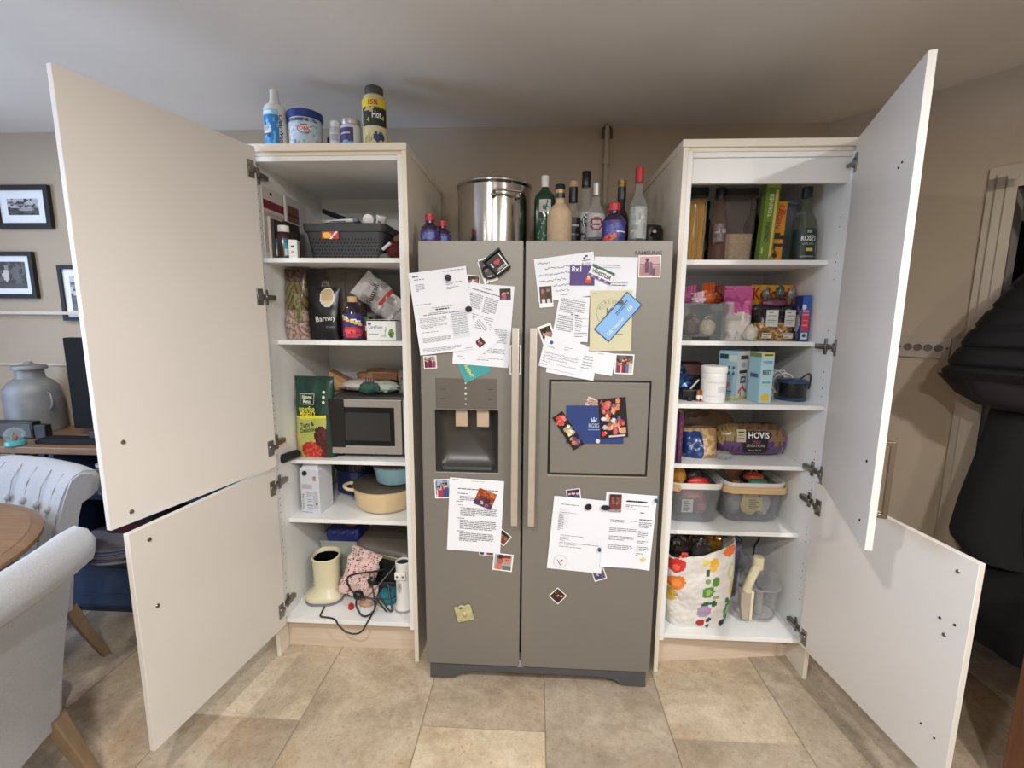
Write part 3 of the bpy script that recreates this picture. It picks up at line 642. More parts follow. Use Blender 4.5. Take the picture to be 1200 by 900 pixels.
paint('tub_label', .15, .125, 30, 22, Pn((190, 204, 216)).rect(0, 1, .92, 1, (70, 80, 96)).rect(.02, .30, .1, .85, (214, 220, 226)).ell(.66, .68, .19, .13, (150, 70, 60)).ell(.66, .68, .17, .11, (228, 228, 226)).noise(12, (150, 172, 192), .2).rect(.36, .42, .05, .35, (90, 120, 160)), t, wrap=lambda x, z: (.0655*math.sin(x/.0655), -.0655*math.cos(x/.0655), z+.008))
text('O&K', .014, REDI, t, (.024, 0, .094), wrap=cyl(.0662), bold=.03)
t = bottle('vitamin_bottle', 'small dark purple bottle behind the white capped bottle', 'bottle', (-.437, .23, Z0), [(0, 0), (.022, 0), (.022, .075), (.015, .085), (0, .085)], mat('dark purple plastic', (52, 34, 64), .4), [(.017, .085), (.017, .10), (0, .10)], mat('dark purple plastic', (52, 34, 64), .4))
G().lathe([(.0223, .02), (.0225, .022), (.0225, .06), (.0223, .062)], seg=20, caps=False).obj('sleeve_label', mat('plum label', (78, 40, 84), .5), t)
t = bottle('tablet_bottle', 'slim grey white bottle with a white cap, left of the purple jar', 'bottle', (-.392, .17, Z0), [(0, 0), (.025, 0), (.026, .004), (.026, .105), (.02, .115), (0, .115)], mat('grey white plastic', (196, 196, 200), .35), [(.022, .114), (.022, .136), (.018, .139), (0, .139)], WHITEP)
paint('print', .045, .07, 12, 14, Pn((214, 214, 216)).rect(.1, .9, .55, .9, (172, 172, 182)).rect(.1, .6, .2, .4, (120, 130, 160)), t, wrap=lambda x, z: (.0264*math.sin(x/.0264), -.0264*math.cos(x/.0264), z+.02))
t = bottle('supplement_jar', 'jar with a purple label and silver lid in the row on the left cabinet top', 'jar', (-.328, .17, Z0), [(0, 0), (.038, 0), (.040, .005), (.040, .115), (.034, .122), (0, .122)], mat('pale jar plastic', (205, 206, 212), .3), [(.037, .12), (.038, .123), (.038, .140), (0, .142)], SILV)
paint('label', .11, .095, 24, 16, Pn((74, 56, 112)).rect(0, 1, 0, .42, (150, 196, 224)).ell(.4, .32, .3, .16, (110, 170, 214)).rect(.72, 1, 0, 1, (206, 206, 214)).rect(.1, .6, .72, .80, (190, 184, 210)), t, wrap=lambda x, z: (.0404*math.sin(x/.0404), -.0404*math.cos(x/.0404), z+.010))
t = bottle('protein_jar', 'tall cream jar with a black lid at the right end of the left cabinet top', 'jar', (-.219, .14, Z0), [(0, 0), (.045, 0), (.047, .006), (.047, .19), (.040, .212), (.032, .218), (0, .218)], mat('cream jar plastic', (206, 196, 150), .4), [(.034, .217), (.035, .22), (.035, .246), (.03, .249), (0, .25)], DGREY)
paint('label', .135, .165, 27, 33, Pn((212, 202, 158)).rect(0, 1, .82, 1, (226, 202, 50)).rect(.18, 1, .40, .81, (38, 46, 36)).rect(.18, 1, .78, .81, (90, 110, 60)).ell(.72, .16, .17, .13, (44, 62, 110)).ell(.40, .10, .12, .09, (120, 140, 80)).noise(6, (196, 180, 120), .3), t, wrap=lambda x, z: (.0475*math.sin(x/.0475), -.0475*math.cos(x/.0475), z+.03))
text('15%', .018, REDI, t, (.008, 0, .179), wrap=cyl(.0480), bold=.04, width=.038)
text('Hot', .026, WHITEINK, t, (.022, 0, .135), wrap=cyl(.0480), bold=.03, width=.036)

# ================================================================ things on top of the fridge
FZ = 1.7528
t = thing('stock_pot', 'large polished steel stock pot with a lid on top of the fridge', 'pot', (.245, .28, FZ))
G().lathe([(0, 0), (.150, 0), (.156, .008), (.156, .272), (.160, .276), (.156, .280), (.152, .276), (.152, .01), (0, .01)], seg=56).obj('pot_body', CHROME, t)
G().lathe([(.160, .278), (.163, .281), (.163, .287), (.150, .294), (.10, .303), (0, .306)], seg=56).obj('lid', CHROME, t)
for a in (-PI/2+.38, PI/2+.38):
    ca, sa = math.cos(a), math.sin(a); q = lambda u_, r_, z_: (r_*ca-u_*sa, r_*sa+u_*ca, z_)
    h = G().tube(spline([q(-.052, .155, .225), q(-.056, .185, .228), q(-.045, .196, .232), q(.045, .196, .232), q(.056, .185, .228), q(.052, .155, .225)], 5), .0055, 8)
    h.obj('handle', CHROME, t)
    for u_ in (-.052, .052): G().ball(.012, .012, .014, q(u_, .157, .224), 10).obj('rivet_plate', CHROME, t)
GREENG = mat('dark green glass', (10, 58, 34), .08, spec=.7, var=.1); CLEARG = clear('clear glass', (214, 220, 218), .22, .04)
DARKG = mat('dark brown glass', (26, 14, 10), .08, spec=.7); BLACKCAP = mat('black foil cap', (18, 18, 20), .3)
def body(r, hs, rn, hn): return [(0, 0), (r*.92, 0), (r, .006), (r, hs*.82), (r*.86, hs*.95), (r*.5, hs*1.08), (rn, hs*1.18), (rn, hn), (0, hn)]
def label(t, r, w, z, h, fn, nx=16, ny=14, a=0): return paint('label', w, h, nx, ny, fn, t, wrap=lambda x, zz: ((r+.0006)*math.sin(x/r+a), -(r+.0006)*math.cos(x/r+a), zz+z))
t = bottle('gin_bottle', 'green glass bottle with a white cap beside the steel pot', 'bottle', (.460, .21, FZ), [(0, 0), (.040, 0), (.044, .006), (.044, .215), (.040, .235), (.026, .252), (.016, .262), (.014, .275), (.014, .285), (0, .285)], GREENG, [(.0155, .270), (.0155, .312), (.014, .315), (0, .315)], WHITEP)
label(t, .044, .05, .165, .05, Pn((196, 202, 196)).band(.55, .2, .7, .9, .05, (40, 60, 50)).band(.35, .5, .9, .4, .04, (40, 60, 50)).ell(.4, .4, .12, .2, (60, 90, 70)))
label(t, .044, .06, .03, .11, Pn((14, 66, 42)).rect(.1, .9, .1, .9, (20, 84, 54)).noise(9, (150, 168, 150), .3))
t = bottle('stoneware_bottle', 'beige stoneware bottle with a black stopper at the front of the fridge top', 'bottle', (.514, .045, FZ), [(0, 0), (.043, 0), (.047, .006), (.047, .115), (.043, .138), (.030, .158), (.018, .168), (.017, .182), (.02, .186), (0, .186)], mat('beige stoneware', (190, 166, 136), .65, var=.1, scale=40), [(.019, .186), (.0195, .19), (.0195, .232), (.018, .236), (0, .236)], BLACKCAP)
G().lathe([(.0198, .204), (.0199, .205), (.0199, .216), (.0198, .217)], seg=20, caps=False).obj('cap_band', mat('brass band', (170, 134, 80), .4, .5), t)
t = bottle('black_label_bottle', 'clear bottle with a wooden stopper and black label behind the stoneware bottle', 'bottle', (.578, .23, FZ), body(.036, .175, .014, .255), CLEARG, [(.015, .252), (.018, .255), (.018, .29), (.016, .298), (0, .298)], mat('pale wood stopper', (186, 150, 110), .6))
G().lathe([(.0185, .215), (.0185, .275)], seg=20, caps=False).obj('neck_wrap', BLACKCAP, t)
label(t, .036, .075, .05, .10, Pn((22, 22, 26)).rect(.1, .9, .62, .72, (200, 200, 200)).rect(.2, .8, .3, .36, (150, 150, 150)).noise(8, (44, 44, 50), .25))
t = bottle('tall_vodka_bottle', 'tallest clear bottle with a long black cap on the fridge', 'bottle', (.634, .27, FZ), body(.034, .20, .016, .29), CLEARG, [(.018, .285), (.0185, .287), (.0185, .345), (.017, .348), (0, .348)], BLACKCAP)
label(t, .034, .07, .06, .12, Pn((190, 188, 186)).ell(.5, .7, .3, .2, (40, 40, 44)).rect(.15, .85, .1, .3, (90, 90, 92)).noise(8, (230, 230, 230), .2))
t = bottle('silver_cap_bottle', 'clear bottle with a silver cap and red printed label', 'bottle', (.664, .16, FZ), body(.037, .175, .014, .24), CLEARG, [(.0155, .225), (.0155, .270), (.014, .272), (0, .272)], SILV)
label(t, .037, .085, .06, .09, Pn((186, 186, 190)).ell(.5, .55, .32, .3, (150, 34, 46)).ell(.5, .55, .22, .2, (210, 206, 206)).rect(.3, .7, .5, .6, (110, 30, 40)))
label(t, .037, .09, .012, .04, Pn((44, 44, 110)))
t = bottle('cordial_bottle', 'small red capped bottle with a purple label at the front right of the fridge top', 'bottle', (.712, .0, FZ), [(0, 0), (.040, 0), (.043, .006), (.043, .075), (.040, .098), (.022, .118), (.018, .122), (.018, .132), (0, .132)], mat('dark berry plastic', (50, 30, 60), .2), [(.020, .130), (.022, .132), (.022, .156), (.018, .160), (0, .160)], REDP)
label(t, .0432, .115, .008, .085, Pn((46, 48, 116)).ell(.5, .62, .30, .28, (84, 84, 160)).band(0, .1, .45, .35, .12, (206, 90, 40)).ell(.2, .14, .16, .14, (196, 50, 40)).rect(.55, .9, .5, .58, (210, 210, 220)).noise(9, (60, 40, 100), .3), 24, 18)
t = bottle('dark_rum_bottle', 'dark brown bottle with a gold and black neck behind the red capped ones', 'bottle', (.776, .22, FZ), body(.032, .17, .015, .26), DARKG, [(.017, .24), (.017, .282), (.0185, .284), (.0185, .297), (0, .298)], mat('old gold foil', (150, 120, 62), .4, .5))
G().lathe([(.0175, .222), (.0175, .272)], seg=20, caps=False).obj('neck_wrap', BLACKCAP, t)
label(t, .0155, .04, .235, .018, Pn((206, 190, 150)).rect(.2, .8, .3, .7, (150, 60, 40)), 8, 6)
label(t, .032, .07, .03, .09, Pn((30, 18, 14)).ell(.5, .5, .3, .3, (90, 56, 30)))
t = bottle('red_cap_spirit_bottle', 'clear spirit bottle with a tall red cap at the right on the fridge', 'bottle', (.826, .13, FZ), body(.035, .20, .013, .285), CLEARG, [(.0165, .265), (.0165, .320), (.015, .322), (0, .322)], REDP)
label(t, .035, .08, .05, .12, Pn((176, 182, 178)).band(.1, .2, .8, .8, .05, (214, 210, 190)).noise(7, (150, 156, 150), .2))
t = thing('small_pan', 'small black pan with a steel handle end, far right on the fridge', 'pan', (.893, .22, FZ))
G().lathe([(.0, 0), (.035, .0), (.052, .03), (.055, .10), (.050, .115), (.047, .10), (.043, .032), (0, .008)], seg=28).obj('pan_body', mat('worn black enamel', (30, 29, 28), .35), t)
G().tube([(0, -.055, .075), (.0, -.095, .082)], .008, 10).obj('handle_end', CHROME, t)
for i, (x, y, lb, h) in enumerate(((.018, .03, 'small red capped bottle with a blue label at the left end of the fridge top', 1), (.055, .09, 'second small red capped bottle, half hidden behind the one at the left end', .9))):
    t = bottle('cordial_bottle', lb, 'bottle', (x, y, FZ), [(0, 0), (.034, 0), (.036, .005), (.036, .06*h), (.032, .08*h), (.016, .095*h), (.016, .106*h), (0, .106*h)], MATS['dark berry plastic'], [(.018, .104*h), (.018, .127*h), (0, .128*h)], REDP)
    label(t, .0362, .09, .006, .062*h, Pn((50, 46, 120)).rect(.2, .8, .4, .8, (96, 110, 180)).rect(0, .2, 0, .3, (200, 190, 190)).noise(9, (80, 50, 110), .2), 18, 12)

# ================================================================ left cabinet, first shelf
S1 = 1.7218
for i, (x, w, h, c, lb, y, dp) in enumerate(((-.6535, .008, .276, (206, 200, 196), 'tall white folder with a burgundy band against the cabinet side', .055, .27), (-.640, .010, .275, (196, 190, 186), 'white and brown printed booklet behind the small books', .20, .17),
        (-.6435, .011, .165, (190, 182, 172), 'cream spined book at the left end of the top shelf', .075, .12), (-.6315, .011, .155, (58, 52, 50), 'dark grey book next to the cream spined one', .08, .12), (-.6200, .010, .16, (44, 38, 40), 'near black book right beside the pill bottle', .145, .12))):
    b = thing('cookbook', lb, 'book', (x, y, S1))
    G().box(-w/2, w/2, 0, dp, 0, h).obj('cover', mat('cookbook cover %d' % i, c, .5), b, bev=.001)
    G().box(-w/2+.001, w/2-.001, .004, dp+.0006, .004, h+.0006).obj('pages', CREAMPAPER, b)
    fn = [Pn((200, 194, 190)).rect(0, 1, .70, .84, (116, 34, 46)).ell(.2, .92, .05, .02, (30, 30, 30)).ell(.45, .96, .04, .02, (60, 50, 50)).rect(0, .9, .1, .66, (176, 164, 156)), Pn((190, 186, 184)).rect(.05, .6, .62, .86, (112, 74, 58)).rect(.05, .6, .70, .74, (60, 44, 40)).rect(.1, .9, .1, .5, (150, 142, 140)),
          Pn((186, 176, 164)).rect(.1, .9, .2, .4, (150, 140, 130)), Pn((60, 54, 52)).rect(.1, .9, .6, .8, (90, 84, 80)), Pn((46, 40, 42)).rect(.1, .9, .6, .8, (80, 74, 74))][i]
    paint('cover_print', dp-.004, h-.004, 16, 24, fn, b, (w/2+.0004, dp/2, .002), rz=PI/2)
t = bottle('pill_bottle', 'brown medicine bottle with a white cap and teal label', 'bottle', (-.5975, .10, S1), [(0, 0), (.030, 0), (.032, .005), (.032, .085), (.026, .102), (.018, .108), (0, .108)], mat('amber brown plastic', (52, 26, 20), .2, spec=.7), [(.021, .106), (.022, .108), (.022, .130), (.019, .132), (0, .132)], WHITEP)
for a in (-.75, .8): paint('label', .026, .07, 7, 14, Pn((60, 134, 144)).rect(.2, .8, .05, .4, (204, 204, 204)).rect(0, 1, .8, 1, (40, 90, 120)), t, wrap=lambda x, z, a=a: (.0325*math.sin(x/.0325+a), -.0325*math.cos(x/.0325+a), z+.008))
t = thing('medicine_box', 'small white medicine box leaning beside the dark grey basket', 'box', (-.552, .09, S1)); carton('carton', .032, .055, .072, WHITEP, t, rz=.3)
paint('print', .024, .05, 8, 12, Pn((228, 228, 226)).rect(.2, .8, .55, .75, (60, 60, 70)).rect(.2, .6, .2, .3, (150, 150, 160)), t, (.008, -.0275, .012), rz=.3)
t = thing('storage_basket', 'dark grey perforated plastic basket of medicines on the top shelf', 'basket', (-.362, .235, S1))
BASK = mat('charcoal basket plastic', (62, 63, 66), .5, var=.04)
def bk(z, o=0): 
    z *= 1.14; k = z/.1425; return rr(.148+.022*k-o, .092+.016*k-o, .03, z, 5)
G().loft([bk(0), bk(.10), bk(.10, -.006), bk(.128, -.006), bk(.128, .004), bk(.008, .004)]).obj('basket_body', BASK, t, bev=.0015)
g = G(); R = random.Random(2)
for i in range(21):
    for j in range(6):
        x = -.135+i*.0135+(.0065 if j % 2 else 0); z = .014+j*.0140; k = z/.1425
        if abs(x) < .14: g.add([(x+.0034*math.cos(q*PI/3), -.0925-.016*k-.0008, z+.0034*math.sin(q*PI/3)) for q in range(6)], [tuple(reversed(range(6)))])
for j in range(6):
    for i in range(9):
        y = -.06+i*.0145+(.007 if j % 2 else 0); z = .014+j*.0140; k = z/.1425
        g.add([(.1486+.022*k+.0002, y+.0034*math.cos(q*PI/3), z+.0034*math.sin(q*PI/3)) for q in range(6)], [tuple(range(6))])
g.obj('perforations', mat('perforation shadow', (16, 16, 17), .8), t, smooth=0, kind='stuff')
paint('printed_sticker', .070, .030, 20, 8, Pn((214, 60, 36)).ell(.3, .5, .26, .4, (240, 200, 90)).band(.5, 0, .9, 1, .08, (240, 240, 236)).ell(.75, .3, .1, .2, (200, 40, 60)), t, (-.055, -.1090, .084))
t = thing('ointment_tube', 'white ointment tube lying across the dark grey basket', 'tube', (-.378, .16, S1+.152), -.06)
G().loft([[(-.075, .002*math.cos(a)*1, .012*0+.002*math.sin(a)+.004) for a in [2*PI*q/10 for q in range(10)]], [(-.06, .014*math.cos(a), .007*math.sin(a)+.006) for a in [2*PI*q/10 for q in range(10)]], [(.05, .012*math.cos(a), .010*math.sin(a)+.010) for a in [2*PI*q/10 for q in range(10)]]]).obj('tube_body', WHITEP, t)
G().tube([(.05, 0, .010), (.068, 0, .011)], .008, 10).obj('cap', mat('grey blue cap', (120, 126, 150), .4), t)
G().box(-.05, .02, -.0135, -.012, .004, .008).obj('print_stripe', mat('blue stripe', (60, 90, 160), .5), t)
t = thing('cream_pot', 'round white pot lid facing forward on the basket', 'pot', (-.268, .17, S1+.168)); G().lathe([(.0, -.01), (.021, -.01), (.023, -.006), (.023, .012), (.020, .014), (0, .014)], seg=20).xf(Matrix.Rotation(PI/2+.25, 4, 'X')).obj('lid', WHITEP, t)
G().lathe([(.0, -.03), (.019, -.03), (.020, -.012), (0, -.011)], seg=20).xf(Matrix.Rotation(PI/2+.25, 4, 'X')).obj('pot_body', mat('white glass', (214, 214, 210), .3), t)
t = thing('ointment_jar', 'small white tilted jar at the right of the basket', 'jar', (-.222, .175, S1+.146), rot=(.2, .25, 0)); G().lathe([(0, 0), (.019, 0), (.02, .003), (.02, .025), (0, .026)], seg=18).obj('jar_body', MATS['white glass'], t); G().lathe([(.021, .024), (.022, .026), (.022, .038), (0, .04)], seg=18).obj('lid', WHITEP, t)
label(t, .0202, .03, .004, .018, Pn((206, 200, 200)).rect(.2, .8, .4, .7, (150, 60, 70)), 8, 5)
t = thing('bandage_roll', 'pale flattened tube end at the left of the basket', 'tube', (-.50, .20, S1+.150), .2); G().ball(.042, .018, .012, (0, 0, .006), 14).obj('tube_body', mat('putty plastic', (150, 138, 124), .5), t); G().tube([(.034, 0, .006), (.05, 0, .006)], .006, 8).obj('cap', WHITEP, t)
t = thing('black_pouch', 'black fabric pouch slumped behind the basket', 'pouch', (-.46, .42, S1)); G().ball(.11, .07, .115, (0, 0, .11), 20, .25, 9, 3).obj('pouch_body', mat('dark navy fabric', (20, 22, 32), .85), t)
G().slab([(-.07, -.02), (.045, -.05), (.055, .02), (-.05, .04)], 0, .02).xf(Matrix.Translation((-.035, -.03, .215)) @ Matrix.Rotation(.35, 4, 'Y')).obj('flap', MATS['dark navy fabric'], t, bev=.004)
t = thing('sunglasses_case', 'black case behind the right end of the basket', 'case', (-.155, .42, S1)); G().ball(.05, .06, .06, (0, 0, .06), 16, .1).obj('case_body', BLACK, t); G().tube([(-.045, -.03, .07), (0, -.058, .075), (.045, -.03, .07)], .002, 6).obj('zip', DGREY, t)
t = thing('soft_toy', 'brown and red crumpled pouch squeezed at the right end of the top shelf', 'pouch', (-.166, .19, S1)); G().ball(.040, .05, .042, (0, 0, .042), 18, .35, 14, 2).obj('red_pouch', mat('dark red cloth', (96, 24, 34), .8), t); G().ball(.036, .04, .035, (.012, .05, .085), 16, .4, 14, 5).obj('brown_pouch', mat('tan cloth', (130, 104, 72), .85), t)
G().tube([(-.04, -.045, .045), (-.005, -.052, .070)], .007, 8).obj('white_tube', WHITEP, t); G().ball(.024, .022, .016, (-.035, -.03, .016), 12, .3, 12, 8).obj('grey_pouch', mat('grey cloth', (110, 108, 104), .85), t)

# ================================================================ left cabinet, second shelf
S2 = 1.3918
t = thing('dog_treat_bag', 'clear bag of brown and pale chews at the left end of the second shelf', 'bag', (-.605, .19, S2))
R = random.Random(9)
def treats(u, v):
    n_ = noise.noise(Vector((u*9, v*22, 3)))
    if v < .42: return (176, 152, 140) if n_ > 0 else (132, 108, 98)
    if v > .82: return (92, 70, 56) if n_ > 0 else (58, 44, 38)
    return (112, 100, 66) if abs(math.sin((v*20+abs(u-.5)*14))) > .45 else (74, 64, 42)
o, w_ = pouch('bag_body', .095, .30, .075, treats, t, seed=3, amp=.10, rough=.18, nu=80, nv=60)
paint('paper_label', .028, .12, 8, 14, Pn((136, 134, 96)).rect(.2, .8, .1, .5, (96, 110, 66)).noise(8, (90, 84, 60), .1), t, (.025, -.043, .075))
t = thing('dry_food_container', 'smoky clear tall container with a rim behind the black pouch', 'container', (-.545, .36, S2))
SMOKE = clear('smoky plastic', (150, 146, 138), .42, .12)
G().loft([rr(.055, .05, .02, 0, 4), rr(.075, .065, .025, .29, 4), rr(.079, .069, .025, .29, 4), rr(.079, .069, .025, .305, 4), rr(.07, .06, .025, .308, 4)]).obj('container_body', SMOKE, t)
G().loft([rr(.052, .047, .018, .004, 4), rr(.062, .055, .02, .14, 4)]).obj('dry_food', mat('brown kibble', (84, 66, 50), .9, var=.4, scale=70, bump=.6), t)
paint('label', .05, .07, 8, 10, Pn((190, 186, 178)).rect(.1, .5, .2, .8, (110, 104, 98)).noise(7, (150, 144, 136), .1), t, (.03, -.073, .19), rot=(-.05, 0, 0))
t = thing('black_treat_pouch', 'black pouch with white script and a kraft top on the second shelf', 'pouch', (-.487, .20, S2), .02)
def blk(u, v):
    if v > .66 and (u-.62)**2*3+(v-.80)**2*5 < .14: return (196, 172, 132) if v > .74 else (222, 206, 172)
    if (u-.62)**2*3+(v-.80)**2*5 < .17: return (228, 224, 214)
    return (20, 20, 23)
o, w_ = pouch('pouch_body', .135, .225, .06, blk, t, seed=6, amp=.05, rough=.3, nu=80, nv=50)
text('Barney', .024, WHITEINK, t, (.01, 0, .090), roll=.12, wrap=w_, width=.085, name='script_lettering')
text('treats', .010, mat('grey print', (150, 150, 150), .6), t, (.03, 0, .055), wrap=w_, width=.035, name='small_lettering')
t = thing('tall_storage_tub', 'translucent brown tinted tall tub in the middle of the second shelf', 'container', (-.415, .30, S2))
G().loft([rr(.052, .05, .02, 0, 4), rr(.078, .068, .03, .285, 4), rr(.082, .072, .03, .287, 4), rr(.082, .072, .03, .30, 4), rr(.07, .06, .03, .303, 4)]).obj('tub_body', clear('brown tinted plastic', (138, 128, 116), .5, .15), t)
G().loft([rr(.05, .048, .018, .004, 4), rr(.066, .058, .02, .16, 4)]).obj('oats', mat('tan oats', (150, 124, 88), .95, var=.25, scale=60), t)
t = bottle('squash_bottle', 'squash bottle with a cream cap and purple and red label', 'bottle', (-.352, .165, S2), [(0, 0), (.038, 0), (.042, .006), (.042, .10), (.038, .125), (.026, .15), (.017, .162), (0, .163)], mat('dark purple squash', (36, 24, 48), .15, spec=.7), [(.019, .160), (.020, .162), (.020, .182), (.018, .184), (0, .184)], mat('cream cap', (206, 170, 120), .5))
label(t, .0424, .125, .012, .10, Pn((52, 44, 104)).ell(.55, .22, .42, .22, (196, 44, 52)).ell(.5, .26, .2, .1, (220, 90, 80)).band(.1, .85, .9, .55, .05, (230, 190, 80)).band(.1, .95, .9, .65, .03, (236, 236, 240)).noise(8, (66, 40, 110), .3), 26, 18)
t = thing('care_box', 'white printed box at the front right of the second shelf', 'box', (-.225, .185, S2)); carton('carton', .128, .07, .082, WHITEP, t, rz=-.05)
G().slab([(-.068, -.012), (.062, -.036), (.080, .024), (-.05, .044)], 0, .0012).xf(Matrix.Translation((0, 0, .086)) @ Matrix.Rotation(-.06, 4, 'X')).obj('open_flap', WHITEP, t)
p_ = Pn((232, 234, 230)).ell(.86, .36, .10, .24, (110, 150, 60)).ell(.84, .30, .05, .12, (60, 100, 50)).band(.62, .2, .68, .7, .02, (170, 176, 170)).rect(.04, .16, .84, .92, (60, 80, 150)).rect(.05, .4, .30, .36, (150, 160, 180)).ell(.58, .2, .1, .06, (190, 196, 190))
paint('front_print', .124, .076, 32, 18, p_, t, (-.0018, -.0358, .003), rz=-.05)
text('CarePoint', .014, mat('blue print', (50, 74, 150), .6), t, (-.026, -.0352, .056), rz=-.05, width=.062)
t = thing('crumpled_crisp_bag', 'crumpled silver grey bag slanting down from the upper right of the second shelf', 'bag', (-.185, .25, S2+.115), rot=(0, -.85, .1))
def crisp(u, v):
    n_ = noise.noise(Vector((u*5, v*5, 2)))
    if v > .8: return (190, 186, 182)
    if .30 < v < .42 and u > .3: return (170, 60, 56)
    return (176, 172, 170) if n_ > -.1 else (138, 132, 130)
o, w_ = pouch('bag_body', .13, .21, .05, crisp, t, seed=14, amp=.5, rough=.3, top=.12)
text('Russell', .024, BLACKINK, t, (.0, 0, .125), roll=.3, wrap=lambda x, z: (x, w_(x, z)[1]-.012, z), width=.085, bold=.02)
G().ball(.06, .04, .035, (.0, 0, -.03), 16, .5, 12, 4).obj('lower_fold', mat('grey foil', (150, 146, 144), .35), t)
t = thing('red_snack_bag', 'red and green packet lying under the crumpled grey bag', 'packet', (-.19, .29, S2)); G().ball(.075, .06, .045, (0, 0, .045), 18, .3, 11, 6).obj('packet_body', mat('dull red foil', (126, 36, 36), .4), t); G().box(-.05, .02, -.062, -.05, .02, .06).obj('printed_panel', mat('dull green foil', (70, 90, 60), .4), t, bev=.003)
t = thing('toothpaste_box', 'narrow red and green carton between the squash bottle and the white box', 'box', (-.306, .22, S2)); carton('carton', .022, .05, .10, mat('dark red card', (150, 34, 40), .5), t)
paint('print', .020, .096, 5, 18, Pn((176, 40, 44)).rect(0, 1, .72, 1, (50, 120, 90)).ell(.5, .5, .4, .1, (236, 226, 224)).rect(0, 1, 0, .12, (60, 40, 50)), t, (0, -.0256, .002))
t = thing('blue_can', 'dark blue can at the right end of the second shelf', 'can', (-.127, .32, S2)); G().lathe([(0, 0), (.026, 0), (.028, .006), (.028, .20), (.024, .206), (0, .207)], seg=18).obj('can_body', mat('dull blue can', (44, 66, 100), .35), t); label(t, .0282, .06, .05, .10, Pn((70, 96, 130)).rect(.1, .9, .4, .6, (190, 190, 190)))

# ================================================================ left cabinet, microwave shelf
S3 = .8578
t = thing('microwave', 'silver fronted black microwave oven on the middle shelf', 'microwave', (-.268, .335, S3))
W2 = .222
G().box(-.222, .168, -.13, .22, .018, .280).obj('casing', mat('dark grey metal casing', (64, 62, 60), .45, .3), t, bev=.004)
MST = mat('microwave steel', (186, 182, 176), .3, .75, var=.04, scale=30, stretch=(.4, 1, 20))
d = G(); d.add(ringplate(-.222, .108, .020, .270, -.190, .075, .058, .234, -.152, -.130).v, ringplate(-.222, .108, .020, .270, -.190, .075, .058, .234, -.152, -.130).f)
dr = d.obj('oven_door', MST, t, smooth=0, bev=.003)
G().box(-.190, .075, -.150, -.135, .058, .234).obj('door_glass', BLACKG, dr); G().box(-.160, .055, -.1508, -.1495, .082, .210).obj('window_mesh', mat('dark window mesh', (46, 46, 45), .3), dr)
G().box(-.222, -.150, -.1535, -.1515, .05, .270).obj('black_edge', BLACK, dr)
cp = G().box(.114, .168, -.150, -.130, .020, .270).obj('control_panel', MST, t, bev=.003)
for z in (.19, .125): G().lathe([(.018, 0), (.018, .012), (.015, .014), (0, .014)], (0, 0, 0), 18).xf(Matrix.Rotation(PI/2, 4, 'X')).obj('dial', MST, cp, (.145, -.150, z))
G().box(.126, .164, -.1535, -.150, .035, .058).obj('open_button', MST, cp, bev=.002)
for x in (.128, .142): G().box(x, x+.007, -.1508, -.1498, .246, .253).obj('symbol', BLACKINK, cp)
for x, y in ((-.19, -.11), (.14, -.11), (-.19, .18), (.14, .18)): G().lathe([(.014, 0), (.014, .02)], (x, y, 0), 10).obj('foot', BLACK, t)
t = thing('dog_food_bag', 'dark green standing dog food bag with a lime lower panel', 'bag', (-.560, .212, S3), -.06)
def dogf(u, v):
    if v > .95: return (22, 50, 40)
    if v < .53+.03*(u-.5):
        if u < .84:
            if v > .50: return (222, 214, 40)
            if ((u-.45)/.26)**2+((v-.09)/.12)**2 < 1: return (176, 52, 40) if noise.noise(Vector((u*30, v*40, 1))) > -.1 else (214, 96, 70)
            if ((u-.72)/.17)**2+((v-.27)/.13)**2 < 1 or ((u-.78)/.18)**2+((v-.10)/.15)**2 < 1: return (92, 40, 34) if noise.noise(Vector((u*25, v*30, 5))) > 0 else (64, 26, 26)
            if u < .14 and v < .3: return (196, 170, 90)
            return (172, 180, 96) if v > .2 else (184, 178, 110)
        return (20, 52, 42)
    return (24, 62, 50) if noise.noise(Vector((u*3, v*4, 9))) > -.1 else (18, 48, 40)
o, w_ = pouch('bag_body', .185, .368, .085, dogf, t, seed=1, amp=.05, nu=80, nv=60, rough=.35, pw=4)
CREAMI = mat('cream print', (228, 226, 206), .6)
text('Natures', .017, CREAMI, t, (-.022, 0, .277), wrap=w_, width=.046, bold=.03); text('Menu', .017, CREAMI, t, (-.022, 0, .258), wrap=w_, width=.034, bold=.03)
g = G()
for a, b, c, e in ((-.055, .012, .290, .2915), (-.055, .012, .2445, .246), (-.055, -.0535, .2445, .2915), (.0105, .012, .2445, .2915)):
    g.grid(lambda i, j, a=a, b=b, c=c, e=e: w_(a+(b-a)*i, c+(e-c)*j), 6, 4)
g.obj('logo_frame', CREAMI, t, smooth=0, kind='stuff')
text('superfood', .022, mat('lime print', (206, 206, 90), .6), t, (-.018, 0, .225), wrap=w_, width=.088, bold=.03); text('MIGHTY', .020, YELINK, t, (-.018, 0, .204), wrap=w_, width=.076, bold=.03); text('MIXER', .018, YELINK, t, (-.024, 0, .185), wrap=w_, width=.064, bold=.03)
text('Tasty &', .022, GREENT, t, (-.022, 0, .153), roll=.2, wrap=w_, width=.066, bold=.02); text('Delicious', .022, GREENT, t, (-.016, 0, .130), roll=.2, wrap=w_, width=.082, bold=.02)
for z in (.300, .278, .255): 
    G().lathe([(.007, 0), (.007, .0004)], (0, 0, 0), 10).xf(Matrix.Rotation(PI/2, 4, 'X')).obj('badge', CREAMI, t, tuple(Vector(w_(.055, z))+Vector((0, -.0006, 0))))
